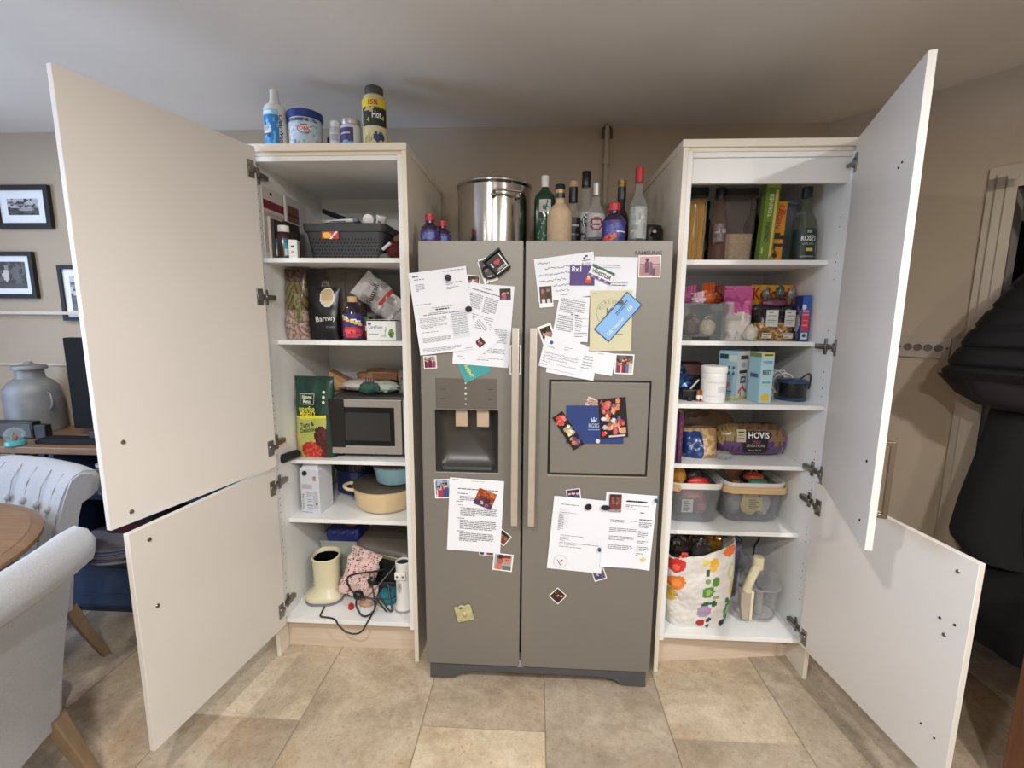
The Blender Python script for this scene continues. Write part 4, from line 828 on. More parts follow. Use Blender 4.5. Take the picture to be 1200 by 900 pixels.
t = thing('cardboard_flap', 'brown cardboard sheet edge behind the green dog food bag', 'cardboard', (-.617, .335, S3+.002), rot=(0, -.12, .2)); G().box(-.006, .006, -.07, .05, 0, .20).obj('sheet', CARD, t)
G().box(-.0062, .0062, -.0715, -.07, 0, .2).obj('cut_edge', mat('pale card edge', (196, 160, 116), .9), t)
t = thing('rolling_pin', 'black handle sticking out over the shelf edge beside the dog food bag', 'handle', (-.625, .205, S3+.002), rot=(0, 0, -.25))
G().loft([[(x_, y_, z_) for x_, y_, z_ in [(r_*math.cos(a)*1.0, y0, .021+r_*math.sin(a)*.85) for a in [2*PI*q/12 for q in range(12)]]] for y0, r_ in ((-.14, .012), (-.135, .023), (-.085, .022), (-.04, .020), (-.035, .012))]).obj('grip', mat('soft black rubber', (24, 25, 28), .7), t, smooth=60)
G().tube([(0, -.05, .02), (-.012, .06, .02), (-.014, .10, .02)], .005, 8).obj('shaft', DGREY, t)
# pile on top of the microwave
TOPZ = S3+.2808
t = thing('cardboard_box', 'open brown cardboard box leaning in the back left of the microwave shelf', 'box', (-.53, .40, TOPZ-.01), rot=(0, .0, .3)); G().prism([(-.06, 0), (.08, 0), (.08, .035), (-.035, .10)], -.04, .08).obj('box_body', CARD, t, smooth=0); G().add([(-.06, -.04, 0), (-.036, -.045, .10), (.04, -.07, .02)], [(0, 1, 2), (2, 1, 0)]).obj('flap', mat('pale cardboard', (186, 148, 104), .85), t, smooth=0)
for k, (x, y, z, w, d_, c, lb) in enumerate(((-.40, .36, 0, .20, .14, (206, 198, 190), 'white striped paper packet on the microwave'), (-.33, .44, .02, .24, .14, (150, 116, 84), 'long brown paper bag at the back on the microwave'), (-.33, .27, 0, .10, .05, (50, 88, 74), 'dark green folded packet at the front on the microwave'), (-.27, .30, .004, .13, .09, (178, 188, 172), 'pale green and white pouch on the microwave'))):
    t = thing('paper_packet', lb, 'packet', (x, y, TOPZ+z+.001)); G().ball(w/2, d_/2, .028 if k != 1 else .04, (0, 0, .026 if k != 1 else .036), 18, .3, 10, k+3).obj('packet_body', mat('packet paper %d' % k, c, .7, var=.12), t)
    if k == 0:
        for q in range(4): G().box(.035+q*.012, .040+q*.012, -.064, -.058, .02, .05).obj('stripe', mat('wine stripe', (120, 50, 60), .7), t, rot=(-.3, 0, 0))
    if k == 3: G().ball(.012, .004, .012, (-.02, -.042, .03), 8).obj('seal_sticker', mat('sage sticker', (110, 130, 110), .7), t)
    if k == 2: G().lathe([(.016, 0), (.016, .01), (.010, .012), (.0, .012)], seg=14).xf(Matrix.Translation((.04, -.02, .03)) @ Matrix.Rotation(PI/2, 4, 'X')).obj('cap', mat('dark green cap', (30, 70, 60), .5), t)
    if k == 1: G().box(-.02, .10, -.075, -.06, .03, .06).obj('print_panel', mat('russet print', (130, 84, 56), .7), t, bev=.004)
t = thing('preserve_jar', 'square clear glass jar of pale contents at the right on the microwave', 'jar', (-.165, .35, TOPZ+.001)); G().loft([rr(.042, .042, .012, 0, 4), rr(.044, .044, .012, .10, 4), rr(.038, .038, .012, .105, 4)]).obj('jar_glass', clear('greyish jar glass', (190, 186, 176), .4, .08), t); G().loft([rr(.036, .036, .01, .004, 4), rr(.037, .037, .01, .05, 4)]).obj('contents', mat('pale nuts', (140, 128, 108), .9, var=.4, scale=60), t); G().lathe([(.034, .105), (.036, .108), (.036, .118), (0, .12)], seg=18).obj('lid', DGREY, t)
t = thing('green_bottle', 'green topped bottle at the right end of the microwave', 'bottle', (-.122, .28, TOPZ+.001)); G().lathe([(0, 0), (.020, 0), (.021, .09), (.012, .105), (0, .106)], seg=14).obj('body', mat('sage glass', (92, 120, 100), .25), t); G().lathe([(.014, .105), (.014, .13), (0, .131)], seg=12).obj('cap', mat('plum cap', (72, 40, 56), .4), t)
t = thing('tall_green_carton', 'tall dark green carton at the far right above the microwave', 'carton', (-.114, .45, TOPZ+.001)); carton('carton', .030, .06, .24, mat('bottle green card', (38, 74, 56), .5), t); G().box(-.012, .012, -.0306, -.030, .05, .16).obj('print_panel', mat('sage print', (110, 140, 110), .6), t)

# ================================================================ left cabinet, pan shelf
S4 = .5988
t = thing('milk_carton', 'white printed gable carton at the left of the pan shelf', 'carton', (-.578, .215, S4), -.12)
CTN = mat('white carton card', (206, 208, 214), .5)
g = G().loft([rr(.046, .055, .002, 0, 1), rr(.046, .055, .002, .205, 1), rr(.036, .046, .002, .220, 1), rr(.036, .030, .002, .237, 1)]); g.obj('carton_body', CTN, t, smooth=0)
G().lathe([(.011, 0), (.011, .006), (0, .006)], seg=16).xf(Matrix.Rotation(PI/2, 4, 'X')).obj('spout_cap', BLACK, t, (-.020, -.0553, .190))
p_ = Pn((200, 202, 210))
for k in range(9): p_.rect(.30, .62 if k % 3 else .55, .06+k*.05, .085+k*.05, (150, 152, 162))
p_.rect(.66, .92, .10, .50, (176, 178, 188)).rect(.70, .86, .76, .88, (160, 128, 116)).rect(.06, .62, .56, .68, (168, 170, 178)).ell(.84, .22, .05, .03, (70, 70, 74)).rect(.04, .6, .0, .02, (150, 150, 158))
paint('front_print', .088, .20, 30, 46, p_, t, (0, -.0556, .003))
text('MIXTURE', .009, INK, t, (-.034, -.0562, .055), roll=PI/2, width=.075)
t = thing('blue_pot', 'dark blue enamel pot with a ridged steamer at the back of the pan shelf', 'pot', (-.480, .470, S4))
G().lathe([(0, 0), (.09, 0), (.105, .012), (.108, .125), (.112, .128), (.104, .13), (.10, .016), (0, .012)], seg=36).obj('pot_body', mat('dark blue enamel', (26, 42, 88), .3), t)
st_ = G().lathe([(.108, .128), (.112, .165), (.108, .185), (.100, .185), (.10, .14), (0, .14)], seg=36).obj('steamer', mat('black enamel', (30, 31, 34), .35), t)
for k in range(14):
    a = -PI/2-1.0+k*.15; G().tube([(.112*math.cos(a), .112*math.sin(a), .140), (.115*math.cos(a), .115*math.sin(a), .175)], .003, 5).obj('rib', MATS['black enamel'], t)
t = thing('cream_casserole', 'large cream enamel casserole with a dark lid on the pan shelf', 'casserole', (-.272, .285, S4))
CREAME = mat('cream enamel', (214, 190, 148), .3, var=.03)
G().lathe([(0, 0), (.100, 0), (.125, .010), (.142, .04), (.150, .138), (.154, .142), (.146, .145), (.138, .04), (0, .012)], seg=44).xf(Matrix.Diagonal((1, 1, .76, 1))).obj('pot_body', CREAME, t)
G().lathe([(.150, .143), (.154, .146), (.154, .149), (.145, .152), (0, .1535)], seg=44).xf(Matrix.Diagonal((1, 1, .76, 1))).obj('lid', mat('taupe lid glass', (84, 76, 66), .3), t)
for s_ in (PI+.25, .9):
    ca, sa = math.cos(s_), math.sin(s_); q = lambda u_, r_, z_: (r_*ca-u_*sa, r_*sa+u_*ca, z_)
    G().tube(spline([q(-.038, .143, .128), q(-.040, .172, .135), q(0, .192, .138), q(.040, .172, .135), q(.038, .143, .128)], 6), .0075, 8).xf(Matrix.Translation((0, 0, -.032))).obj('handle', CREAME, t)
t = thing('pale_blue_pan', 'pale blue enamel pan stacked on the cream casserole', 'pan', (-.222, .285, S4+.1175))
G().lathe([(0, 0), (.070, 0), (.090, .013), (.106, .088), (.110, .091), (.102, .093), (.085, .015), (0, .010)], seg=36).obj('pan_body', mat('pale blue enamel', (122, 158, 168), .3), t)
G().lathe([(.102, .091), (.110, .095), (.104, .100), (0, .104)], seg=36).obj('lid', mat('dusky brown lid', (96, 82, 74), .35), t)
G().loft([rr(.03, .014, .008, .083, 4, -.118), rr(.032, .016, .008, .088, 4, -.118), rr(.03, .014, .008, .094, 4, -.118)]).obj('handle', mat('pale grey enamel', (170, 178, 182), .3), t)

# ================================================================ left cabinet, bottom shelf
S5 = .1698
t = thing('cream_appliance', 'cream oval appliance stand with a black hollow top on the bottom shelf', 'appliance', (-.548, .185, S5), .1)
CRM = mat('cream appliance plastic', (212, 204, 172), .35)
G().loft([rr(.085, .075, .06, .012, 8), rr(.088, .078, .06, .02, 8), rr(.084, .074, .06, .036, 8), rr(.062, .056, .05, .052, 8, .005, .01), rr(.056, .052, .045, .07, 8, .005, .012), rr(.060, .056, .048, .182, 8, .006, .012), [(x, y, z+.0+.12*(y-.012)) for x, y, z in rr(.063, .060, .05, .208, 8, .006, .012)],
    [(x, y, z+.12*(y-.012)) for x, y, z in rr(.058, .055, .045, .212, 8, .006, .012)], [(x, y, z+.12*(y-.012)) for x, y, z in rr(.055, .052, .045, .205, 8, .006, .012)], rr(.046, .044, .04, .13, 8, .006, .012)], True, True).obj('body', CRM, t, smooth=50)
G().loft([rr(.0535, .0505, .043, .195, 8, .006, .012), rr(.043, .041, .038, .135, 8, .006, .012)], False, True).xf(Matrix.Translation((0, 0, .004))).obj('hollow', BLACKG, t, smooth=50)
G().loft([rr(.087, .077, .06, 0, 8), rr(.088, .078, .06, .012, 8)]).obj('foot_ring', mat('grey foot ring', (120, 120, 128), .4), t)
t = thing('white_food_box', 'pale grey green tub at the back left of the bottom shelf', 'tub', (-.545, .44, S5)); G().loft([rr(.10, .08, .02, 0, 4), rr(.11, .09, .02, .188, 4)]).obj('tub_body', mat('pale sage plastic', (170, 176, 164), .5), t); G().loft([rr(.113, .093, .02, .188, 4), rr(.113, .093, .02, .198, 4)]).obj('lid', mat('white sage lid', (190, 194, 186), .5), t)
t = thing('blue_container', 'royal blue plastic container on top of the pale tub', 'container', (-.525, .42, S5+.199)); BLP = mat('royal blue plastic', (40, 54, 128), .35)
G().loft([rr(.085, .075, .015, 0, 4), rr(.088, .078, .015, .035, 4), rr(.080, .07, .015, .06, 4), rr(.078, .068, .015, .058, 4)]).obj('container_body', BLP, t)
for k in range(3): G().ball(.022, .012, .018, (-.045+k*.045, -.072, .04), 10, .2, 9, k).obj('moulded_grip', BLP, t)
t = thing('wooden_bowl', 'brown wooden bowl upside down above the blue container', 'bowl', (-.50, .43, S5+.260)); G().lathe([(0, .0), (.045, 0), (.065, .03), (.075, .062), (.070, .066), (.0, .066)], seg=28).obj('bowl_body', mat('honey wood', (150, 112, 76), .5, var=.15, scale=8), t); G().lathe([(.036, .066), (.036, .072), (0, .072)], seg=20).obj('bowl_foot', MATS['honey wood'], t)
t = thing('dark_grill', 'grey lidded electric grill tilted on the right of the bottom shelf', 'grill', (-.268, .31, S5+.158), rot=(.10, .14, -.12))
G().loft([rr(.150, .105, .05, 0, 6), rr(.158, .112, .05, .03, 6), rr(.158, .112, .05, .05, 6)]).obj('base_shell', BLACK, t)
G().loft([rr(.150, .106, .05, .05, 6), rr(.152, .108, .05, .075, 6), rr(.135, .092, .05, .098, 6), rr(.09, .05, .04, .104, 6)]).obj('lid', mat('taupe grey shell', (88, 82, 74), .4), t, smooth=60)
G().box(-.13, .13, -.112, -.104, .052, .072).obj('lid_band', mat('pewter band', (124, 118, 108), .35, .4), t, bev=.004)
t = thing('black_appliance_base', 'black gadget under the tilted grill', 'appliance', (-.24, .33, S5)); G().loft([rr(.13, .10, .03, 0, 5), rr(.135, .105, .03, .08, 5), rr(.11, .08, .03, .125, 5)]).obj('body', BLACK, t, smooth=50); G().box(-.08, .08, -.107, -.10, .02, .06).obj('panel', DGREY, t, bev=.003)
t = thing('oven_glove', 'pink oven glove with a small red and black pattern slumped on the bottom shelf', 'oven glove', (-.405, .165, S5+.034))
def glove(u, v):
    a, b = u*26, v*26; i, j = math.floor(a), math.floor(b); R_ = random.Random(i*91+j*17)
    if R_.random() < .42 and (a-i-.5)**2+(b-j-.5)**2 < .11: return R_.choice([(60, 40, 48), (178, 60, 66), (90, 66, 72)])
    return (214, 186, 180) if v < .92 else (196, 176, 172)
o, w_ = pouch('glove_body', .155, .215, .085, glove, t, rot=(-.18, .28, -.15), seed=12, amp=.3, nu=90, nv=60, top=.16, pw=2, rough=.9)
G().ball(.024, .02, .055, (.075, -.03, .06), 14, .2, 9, 3).obj('thumb', mat('pink glove cloth', (206, 178, 172), .95, var=.15, scale=120), t, rot=(0, .5, 0))
t = thing('red_stopper', 'small red cap lying in front of the oven glove', 'cap', (-.395, .105, S5)); G().lathe([(0, 0), (.013, 0), (.014, .004), (.012, .018), (0, .02)], seg=14).obj('cap_body', REDP, t); G().lathe([(.005, .02), (.005, .026), (0, .026)], seg=8).obj('knob', REDP, t)
t = thing('teal_cloth', 'folded teal cloth under the cables on the bottom shelf', 'cloth', (-.238, .175, S5)); G().ball(.046, .05, .022, (0, 0, .018), 20, .3, 12, 2).obj('cloth_fold', mat('teal cotton', (44, 122, 132), .95), t); G().ball(.042, .045, .014, (-.003, -.005, .042), 20, .3, 12, 4).obj('cloth_fold', MATS['teal cotton'], t)
t = thing('beige_brush', 'beige handled brush end lying by the cables', 'brush', (-.335, .125, S5)); G().ball(.032, .018, .014, (0, 0, .014), 14, .2).obj('brush_head', mat('beige bristle', (190, 150, 120), .8), t); G().tube([(.03, .005, .013), (.10, .02, .012)], .006, 8).obj('brush_handle', mat('pale wood', (200, 172, 136), .6), t)
t = thing('hand_blender', 'white hand held blender standing at the right of the bottom shelf', 'blender', (-.152, .115, S5))
G().lathe([(0, 0), (.040, 0), (.041, .02), (.033, .05), (.032, .20), (.034, .235), (.030, .238), (.026, .225), (0, .22)], seg=26).obj('body', WHITEP, t)
G().lathe([(.0275, .229), (.0, .228)], seg=20, caps=False).obj('dark_top', BLACK, t)
G().lathe([(.0415, .004), (.0418, .006), (.0418, .014), (.0415, .016)], seg=26, caps=False).obj('grey_band', mat('grey band', (150, 150, 154), .4), t)
paint('vent_label', .022, .06, 8, 18, Pn((196, 196, 196)).rect(0, 1, .1, .9, (110, 112, 112)).noise(12, (200, 200, 200), 0), t, wrap=lambda x, z: (.0325*math.sin(x/.0325-.35), -.0325*math.cos(x/.0325-.35), z+.09))
cl = G().box(-.028, .022, -.042, -.030, .165, .20).obj('clip', WHITEP, t, bev=.003)
for x in (-.016, .010): G().lathe([(.005, 0), (.005, .002), (0, .002)], seg=10).xf(Matrix.Rotation(PI/2, 4, 'X')).obj('screw', HINGEM, cl, (x, -.042, .182))
CORD = mat('black flex', (16, 16, 18), .45)
t = thing('appliance_cable', 'black flex looping from the cream stand over the shelf edge', 'cable', (0, 0, 0))
G().tube(spline([(-.515, .095, S5+.010), (-.512, .06, S5+.006), (-.505, .035, S5+.0045), (-.46, .028, S5+.0045), (-.43, .016, S5+.0045), (-.412, .004, S5-.012), (-.375, -.006, S5-.035), (-.335, -.007, S5-.042), (-.305, -.002, S5-.03), (-.285, .014, S5+.004), (-.282, .04, S5+.007), (-.275, .075, S5+.025), (-.285, .10, S5+.07), (-.30, .12, S5+.11)], 6), .0036, 7).obj('flex', CORD, t)
G().ball(.022, .018, .020, (-.30, .125, S5+.128), 12).obj('plug', BLACK, t)
for dx in (-.009, .009): G().box(-.303+dx, -.297+dx, .118, .124, S5+.145, S5+.165).obj('plug_pin', CHROME, t)
t = thing('grill_cable', 'thicker black flex with a moulded plug crossing the bottom shelf', 'cable', (0, 0, 0))
G().tube(spline([(-.20, .21, S5+.17), (-.27, .15, S5+.165), (-.36, .10, S5+.175), (-.395, .08, S5+.165), (-.385, .075, S5+.12), (-.355, .07, S5+.085), (-.352, .06, S5+.045), (-.325, .045, S5+.012), (-.295, .045, S5+.010), (-.270, .060, S5+.03), (-.268, .09, S5+.06), (-.245, .10, S5+.05), (-.225, .09, S5+.02), (-.20, .085, S5+.008), (-.215, .11, S5+.05), (-.235, .15, S5+.10)], 6), .0042, 7).obj('flex', CORD, t)
G().ball(.024, .020, .022, (-.345, .068, S5+.092), 12, .15).obj('plug', BLACK, t)
G().tube(spline([(-.335, .07, S5+.08), (-.30, .07, S5+.078), (-.26, .075, S5+.06), (-.22, .07, S5+.015)], 5), .0042, 7).obj('second_flex', CORD, t)
G().tube(spline([(-.185, .14, S5+.21), (-.23, .11, S5+.16), (-.285, .08, S5+.10), (-.33, .10, S5+.05)], 5), .0026, 6).obj('thin_flex', mat('grey flex', (90, 88, 88), .5), t)

# ================================================================ right cabinet, top shelf
Q1 = 1.7218
t = thing('spaghetti_jar', 'square jar of spaghetti with a black lid, left end of the right top shelf', 'jar', (1.069, .22, Q1))
G().loft([rr(.043, .042, .01, 0, 3), rr(.043, .042, .01, .262, 3)]).obj('jar_body', clear('jar plastic', (214, 206, 190), .14, .08), t)
g = G(); R = random.Random(6)
for k in range(70):
    x, y = R.uniform(-.036, .036), R.uniform(-.034, -.022) if k < 46 else R.uniform(-.03, .03)
    g.tube([(x, y, .006), (x+R.uniform(-.006, .006), y, .13), (x+R.uniform(-.004, .004), y, .250)], .0013, 4)
g.obj('spaghetti', mat('spaghetti yellow', (206, 160, 62), .6, var=.1), t, kind='stuff')
G().loft([rr(.035, .030, .008, .004, 3), rr(.035, .030, .008, .245, 3)]).obj('spaghetti_core', mat('spaghetti core', (176, 130, 48), .8, var=.25, scale=30, stretch=(9, 9, .3)), t)
G().loft([rr(.046, .045, .01, .258, 3), rr(.046, .045, .01, .29, 3)]).obj('lid', BLACK, t)
t = bottle('vinegar_bottle', 'clear brown bottle of vinegar between the spaghetti and oats', 'bottle', (1.147, .146, Q1), [(0, 0), (.030, 0), (.032, .006), (.032, .14), (.028, .175), (.016, .205), (.015, .25), (0, .25)], clear('brownish bottle', (120, 92, 80), .45, .05), [(.017, .235), (.018, .238), (.018, .278), (0, .28)], BLACK)
G().lathe([(0, .004), (.028, .004), (.029, .06), (0, .061)], seg=18).obj('vinegar', mat('vinegar brown', (84, 46, 34), .15), t)
label(t, .0322, .06, .07, .07, Pn((96, 82, 80)).rect(.1, .9, .5, .7, (150, 130, 124)).noise(7, (70, 56, 54), .1))
t = thing('soy_bottle', 'dark glass bottle at the back of the right top shelf', 'bottle', (1.19, .42, Q1)); G().lathe([(0, 0), (.036, 0), (.036, .17), (.014, .22), (.014, .27), (0, .27)], seg=18).obj('body', DARKG, t); G().lathe([(.016, .262), (.016, .29), (0, .291)], seg=14).obj('cap', BLACK, t)
t = thing('oats_container', 'clear tall container half filled with oats on the right top shelf', 'container', (1.243, .23, Q1))
G().loft([rr(.058, .05, .012, 0, 3), rr(.064, .056, .014, .262, 3)]).obj('container_body', clear('oats plastic', (196, 180, 168), .22, .1), t)
G().loft([rr(.054, .046, .01, .004, 3), rr(.057, .049, .01, .112, 3)]).obj('oats', mat('pale rolled oats', (196, 176, 146), .95, var=.16, scale=120, bump=.5), t)
G().loft([rr(.066, .059, .014, .260, 3), rr(.066, .059, .014, .285, 3)]).obj('lid', mat('dark brown lid', (40, 34, 34), .4), t)
t = thing('breadstick_box', 'tall narrow green breadstick box leaning on the right top shelf', 'box', (1.322, .13, Q1+.0014), rot=(0, .045, .12))
carton('carton', .054, .03, .295, mat('olive green card', (98, 122, 42), .5), t)
paint('front_print', .052, .291, 10, 40, Pn((104, 130, 44)).rect(0, 1, .93, 1, (150, 166, 90)).band(.78, .12, .80, .82, .10, (206, 178, 100)).rect(.1, .22, .08, .14, (190, 200, 150)), t, (0, -.0154, .002))
text('CRISSINI', .017, mat('near black green', (24, 36, 18), .6), t, (-.006, -.0160, .105), roll=PI/2, width=.075, bold=.02); text('TORINESI', .016, mat('pale green print', (204, 214, 160), .6), t, (-.004, -.0160, .205), roll=PI/2, width=.085, bold=.02)
t = thing('cereal_box', 'orange box with dark purple print beside the green breadstick box', 'box', (1.382, .20, Q1+.0012), rot=(0, .03, .0)); carton('carton', .066, .05, .235, mat('orange card', (206, 140, 34), .5), t)
paint('front_print', .064, .231, 18, 56, Pn((214, 146, 34)).ell(.10, .30, .50, .16, (50, 32, 40)).ell(.05, .30, .32, .10, (206, 190, 180)).rect(.35, 1, .25, .44, (54, 34, 40)).rect(.45, 1, .30, .38, (222, 150, 40)).ell(.6, .46, .2, .03, (54, 34, 40)).ell(.55, .1, .2, .04, (70, 40, 30)).ell(.55, .14, .08, .05, (70, 40, 30)).rect(0, 1, .62, .625, (170, 100, 30)), t, (0, -.0256, .002))
text('Kellogg\u2019s', .030, REDI, t, (.004, -.0262, .175), roll=PI/2-.15, width=.09, bold=.02)
t = thing('water_jug', 'pale grey blue plastic jug with a handle behind the lime cordial', 'jug', (1.464, .30, Q1))
JUG = clear('grey blue plastic', (150, 164, 176), .6, .2)
G().lathe([(0, 0), (.048, 0), (.054, .01), (.058, .235), (.062, .24), (.055, .243), (.05, .01), (0, .006)], seg=28).obj('jug_body', JUG, t)
G().tube(spline([(.045, -.035, .20), (.060, -.058, .20), (.062, -.06, .12), (.047, -.037, .07)], 6), .008, 8).obj('handle', mat('pale blue grey plastic', (158, 170, 180), .4), t)
G().lathe([(.056, .243), (.050, .255), (0, .257)], seg=28).obj('lid', MATS['pale blue grey plastic'], t)
t = bottle('lime_cordial_bottle', 'lime cordial bottle with a dark green label at the right of the top shelf', 'bottle', (1.488, .165, Q1), [(0, 0), (.040, 0), (.044, .006), (.044, .125), (.040, .155), (.022, .195), (.016, .215), (.015, .26), (0, .26)], clear('lime bottle glass', (110, 116, 96), .5, .05), [(.018, .245), (.019, .248), (.019, .284), (0, .285)], mat('dark olive cap', (52, 52, 44), .4))
label(t, .0442, .13, .008, .115, Pn((18, 42, 36)).rect(.42, .66, .25, .36, (200, 176, 80)).rect(.80, .93, .25, .55, (190, 200, 196)).rect(.3, .7, .06, .1, (120, 130, 120)).ell(.5, .90, .10, .05, (150, 150, 130)), 28, 20)
text('ROSE\u2019S', .020, WHITEINK, t, (0, 0, .085), wrap=cyl(.0450), width=.058, bold=.02); text('LIME JUICE', .008, mat('grey white print', (180, 190, 180), .6), t, (0, 0, .064), wrap=cyl(.0450), width=.045)
t = thing('wine_bottle', 'dark bottle standing at the back behind the cereal on the right top shelf', 'bottle', (1.40, .42, Q1)); G().lathe([(0, 0), (.037, 0), (.037, .19), (.014, .24), (.014, .30), (0, .30)], seg=18).obj('body', mat('black green glass', (20, 26, 20), .1), t); G().lathe([(.0152, .25), (.0152, .302), (0, .303)], seg=14).obj('foil', mat('dull foil', (60, 56, 54), .4, .5), t)

# ================================================================ right cabinet, second shelf
Q2 = 1.4048
t = thing('clear_box', 'clear plastic box of small bags at the left of the snack shelf', 'box', (1.118, .235, Q2))
CLB = clear('clear box plastic', (206, 214, 216), .10, .08)
def bx(z, o=0): k = z/.15; return rr(.085+.012*k-o, .085+.012*k-o, .015, z, 4)
G().loft([bx(0), bx(.142), rr(.103, .103, .018, .142, 4), rr(.103, .103, .018, .15, 4), bx(.15, .003), bx(.006, .003)]).obj('box_body', CLB, t)
G().box(-.045, .025, -.0885, -.086, .004, .014).obj('dark_label', BLACK, t)
for k, (x, y, z, r, c, lb) in enumerate(((-.035, .0, .05, .045, (92, 74, 62), 'brown bagged sweets inside the clear box on the left'), (.04, -.015, .045, .042, (176, 160, 138), 'pale bagged nuts inside the clear box on the right'), (.0, .045, .06, .045, (150, 110, 120), 'dusty pink packet inside the clear box at the back'))):
    q = thing('snack_packet', lb, 'packet', (1.118+x, .235+y, Q2+.012)); G().ball(r*.82, r*.7, r*.85, (0, 0, r*.9), 18, .25, 12, k+2).obj('packet_body', mat('box packet %d' % k, c, .5, var=.3, scale=50), q)
    G().tube([(-r*.3, 0, r*1.8), (0, 0, r*2.05), (r*.35, .003, r*1.95)], .004, 6).obj('knot', mat('box packet %d' % k, c, .5), q)
for k, (x, y, z, rx, rz_, c, lb) in enumerate(((1.075, .22, .152, .035, .045, (176, 90, 140), 'pink crumpled sweet bag on top of the clear box'), (1.10, .18, .150, .028, .03, (206, 178, 186), 'pale pink folded wrapper on the clear box'), (1.165, .26, .152, .035, .055, (190, 92, 44), 'orange snack packet at the back of the clear box'), (1.205, .30, .150, .045, .05, (150, 66, 50), 'russet snack packet right of the orange one'))):
    t = thing('sweet_packet', lb, 'packet', (x, y, Q2+z)); G().ball(rx, rx*.7, rz_*.5, (0, 0, rz_*.5), 18, .55, 14, k+1).obj('packet_body', mat('sweet foil %d' % k, c, .35, var=.25), t)
    G().grid(lambda a, b: ((a-.5)*rx*1.5, .004*math.sin(a*30), rz_*.8+b*rz_*.8+.3*rx*(a-.5)), 14, 3).obj('seal_edge', mat('sweet foil %d' % k, c, .35), t)
t = thing('pink_white_bag', 'pink topped white flour bag with a folded corner in the middle of the snack shelf', 'bag', (1.278, .225, Q2), -.1)
def pnk(u, v):
    if v < .42+.10*math.sin(u*3): return (212, 206, 200) if noise.noise(Vector((u*6, v*6, 1))) > -.2 else (186, 180, 172)
    if u < .3 and v < .7: return (196, 160, 176)
    return (198, 92, 150) if noise.noise(Vector((u*4, v*5, 3))) > -.15 else (160, 66, 118)
o, w_ = pouch('bag_body', .115, .225, .09, pnk, t, seed=17, amp=.28, nu=60, nv=44, rough=.3)
G().ball(.028, .02, .035, (.045, -.045, .03), 14, .4, 12, 3).obj('spilling_corner', mat('crumpled white film', (200, 196, 184), .35), t)
t = thing('white_net_bag', 'small pale bag of garlic right of the pink bag', 'bag', (1.338, .20, Q2)); G().ball(.022, .024, .028, (0, 0, .028), 16, .35, 14, 3).obj('bag_body', mat('pale bag film', (186, 178, 160), .5, var=.2, scale=60), t); G().tube([(0, 0, .052), (.008, -.006, .07)], .004, 6).obj('tie', mat('beige tie', (180, 150, 120), .7), t)
t = thing('granola_box', 'yellow cereal box with red lettering standing behind the pasta bag', 'box', (1.452, .318, Q2)); carton('carton', .186, .055, .235, mat('golden yellow card', (214, 150, 34), .5), t)
paint('front_print', .184, .231, 30, 34, Pn((222, 158, 36)).rect(0, 1, .0, .2, (190, 120, 40)).noise(4, (206, 140, 30), .2).ell(.7, .3, .3, .2, (150, 84, 40)), t, (0, -.0280, .002))
text('Kellogg\u2019s', .052, mat('deep red print', (170, 30, 30), .6), t, (0, -.0288, .195), width=.170, bold=.03); text('Granola', .026, mat('dark brown print', (60, 34, 20), .6), t, (-.01, -.0288, .145), width=.10, bold=.02)
t = thing('pasta_bag', 'clear bag of pasta shapes with two pale paper tags, tied at the top', 'bag', (1.430, .235, Q2))
def pst(u, v):
    n_ = noise.noise(Vector((u*16, v*14, 4)))
    if v > .50: return (58, 52, 54) if n_ > .0 else (34, 34, 40)
    return (196, 158, 100) if n_ > .05 else (150, 112, 66) if n_ > -.25 else (112, 80, 46)
o, w_ = pouch('bag_body', .17, .15, .10, pst, t, seed=21, amp=.22, nu=72, nv=40, rough=.2, pw=4)
for k, x in ((0, -.030), (1, .042)): 
    paint('paper_tag', .046, .068, 14, 22, Pn((196, 196, 192)).rect(.1, .9, .55, .9, (206, 206, 202)).rect(.15, .85, .62, .68, (90, 90, 92)).rect(.15, .8, .48, .52, (120, 120, 122)).rect(.15, .85, .36, .40, (120, 120, 122)).rect(.15, .7, .22, .26, (130, 130, 132)).rect(.2, .6, .80, .86, (100, 100, 104)), t, (x, -.062, .058), rz=.25*(k-.5))
for x in (-.045, .04): paint('price_sticker', .04, .022, 10, 6, Pn((206, 200, 186)).rect(.1, .6, .2, .4, (120, 110, 100)).rect(.1, .9, .6, .75, (90, 84, 80)), t, (x, -.060, .010))
G().ball(.055, .03, .018, (0, -.005, .155), 16, .3, 12, 3).obj('gathered_neck', mat('purple film tie', (110, 60, 84), .4), t)
for k, (a, c) in enumerate(((-.6, (96, 96, 90)), (.1, (70, 80, 70)), (.7, (120, 112, 104)))): G().ball(.017, .012, .030, (.015+.020*a, 0, .190+.008*k), 14, .7, 16, k).obj('film_tail', mat('film tail %d' % k, c, .2), t, rot=(0, .3*a, 0))
t = thing('dark_snack_bag', 'dark bag squeezed between the white bag and the pasta', 'bag', (1.318, .37, Q2)); G().ball(.035, .05, .085, (0, 0, .085), 16, .3, 10, 7).obj('bag_body', mat('dark brown film', (52, 34, 30), .3), t); G().box(-.02, .02, -.053, -.048, .03, .07).obj('label', mat('tan label', (150, 110, 80), .6), t)
t = thing('rice_box', 'tall blue and red box at the right end of the snack shelf', 'box', (1.526, .20, Q2), -.12); carton('carton', .030, .10, .185, mat('royal blue card', (34, 70, 150), .45), t); 
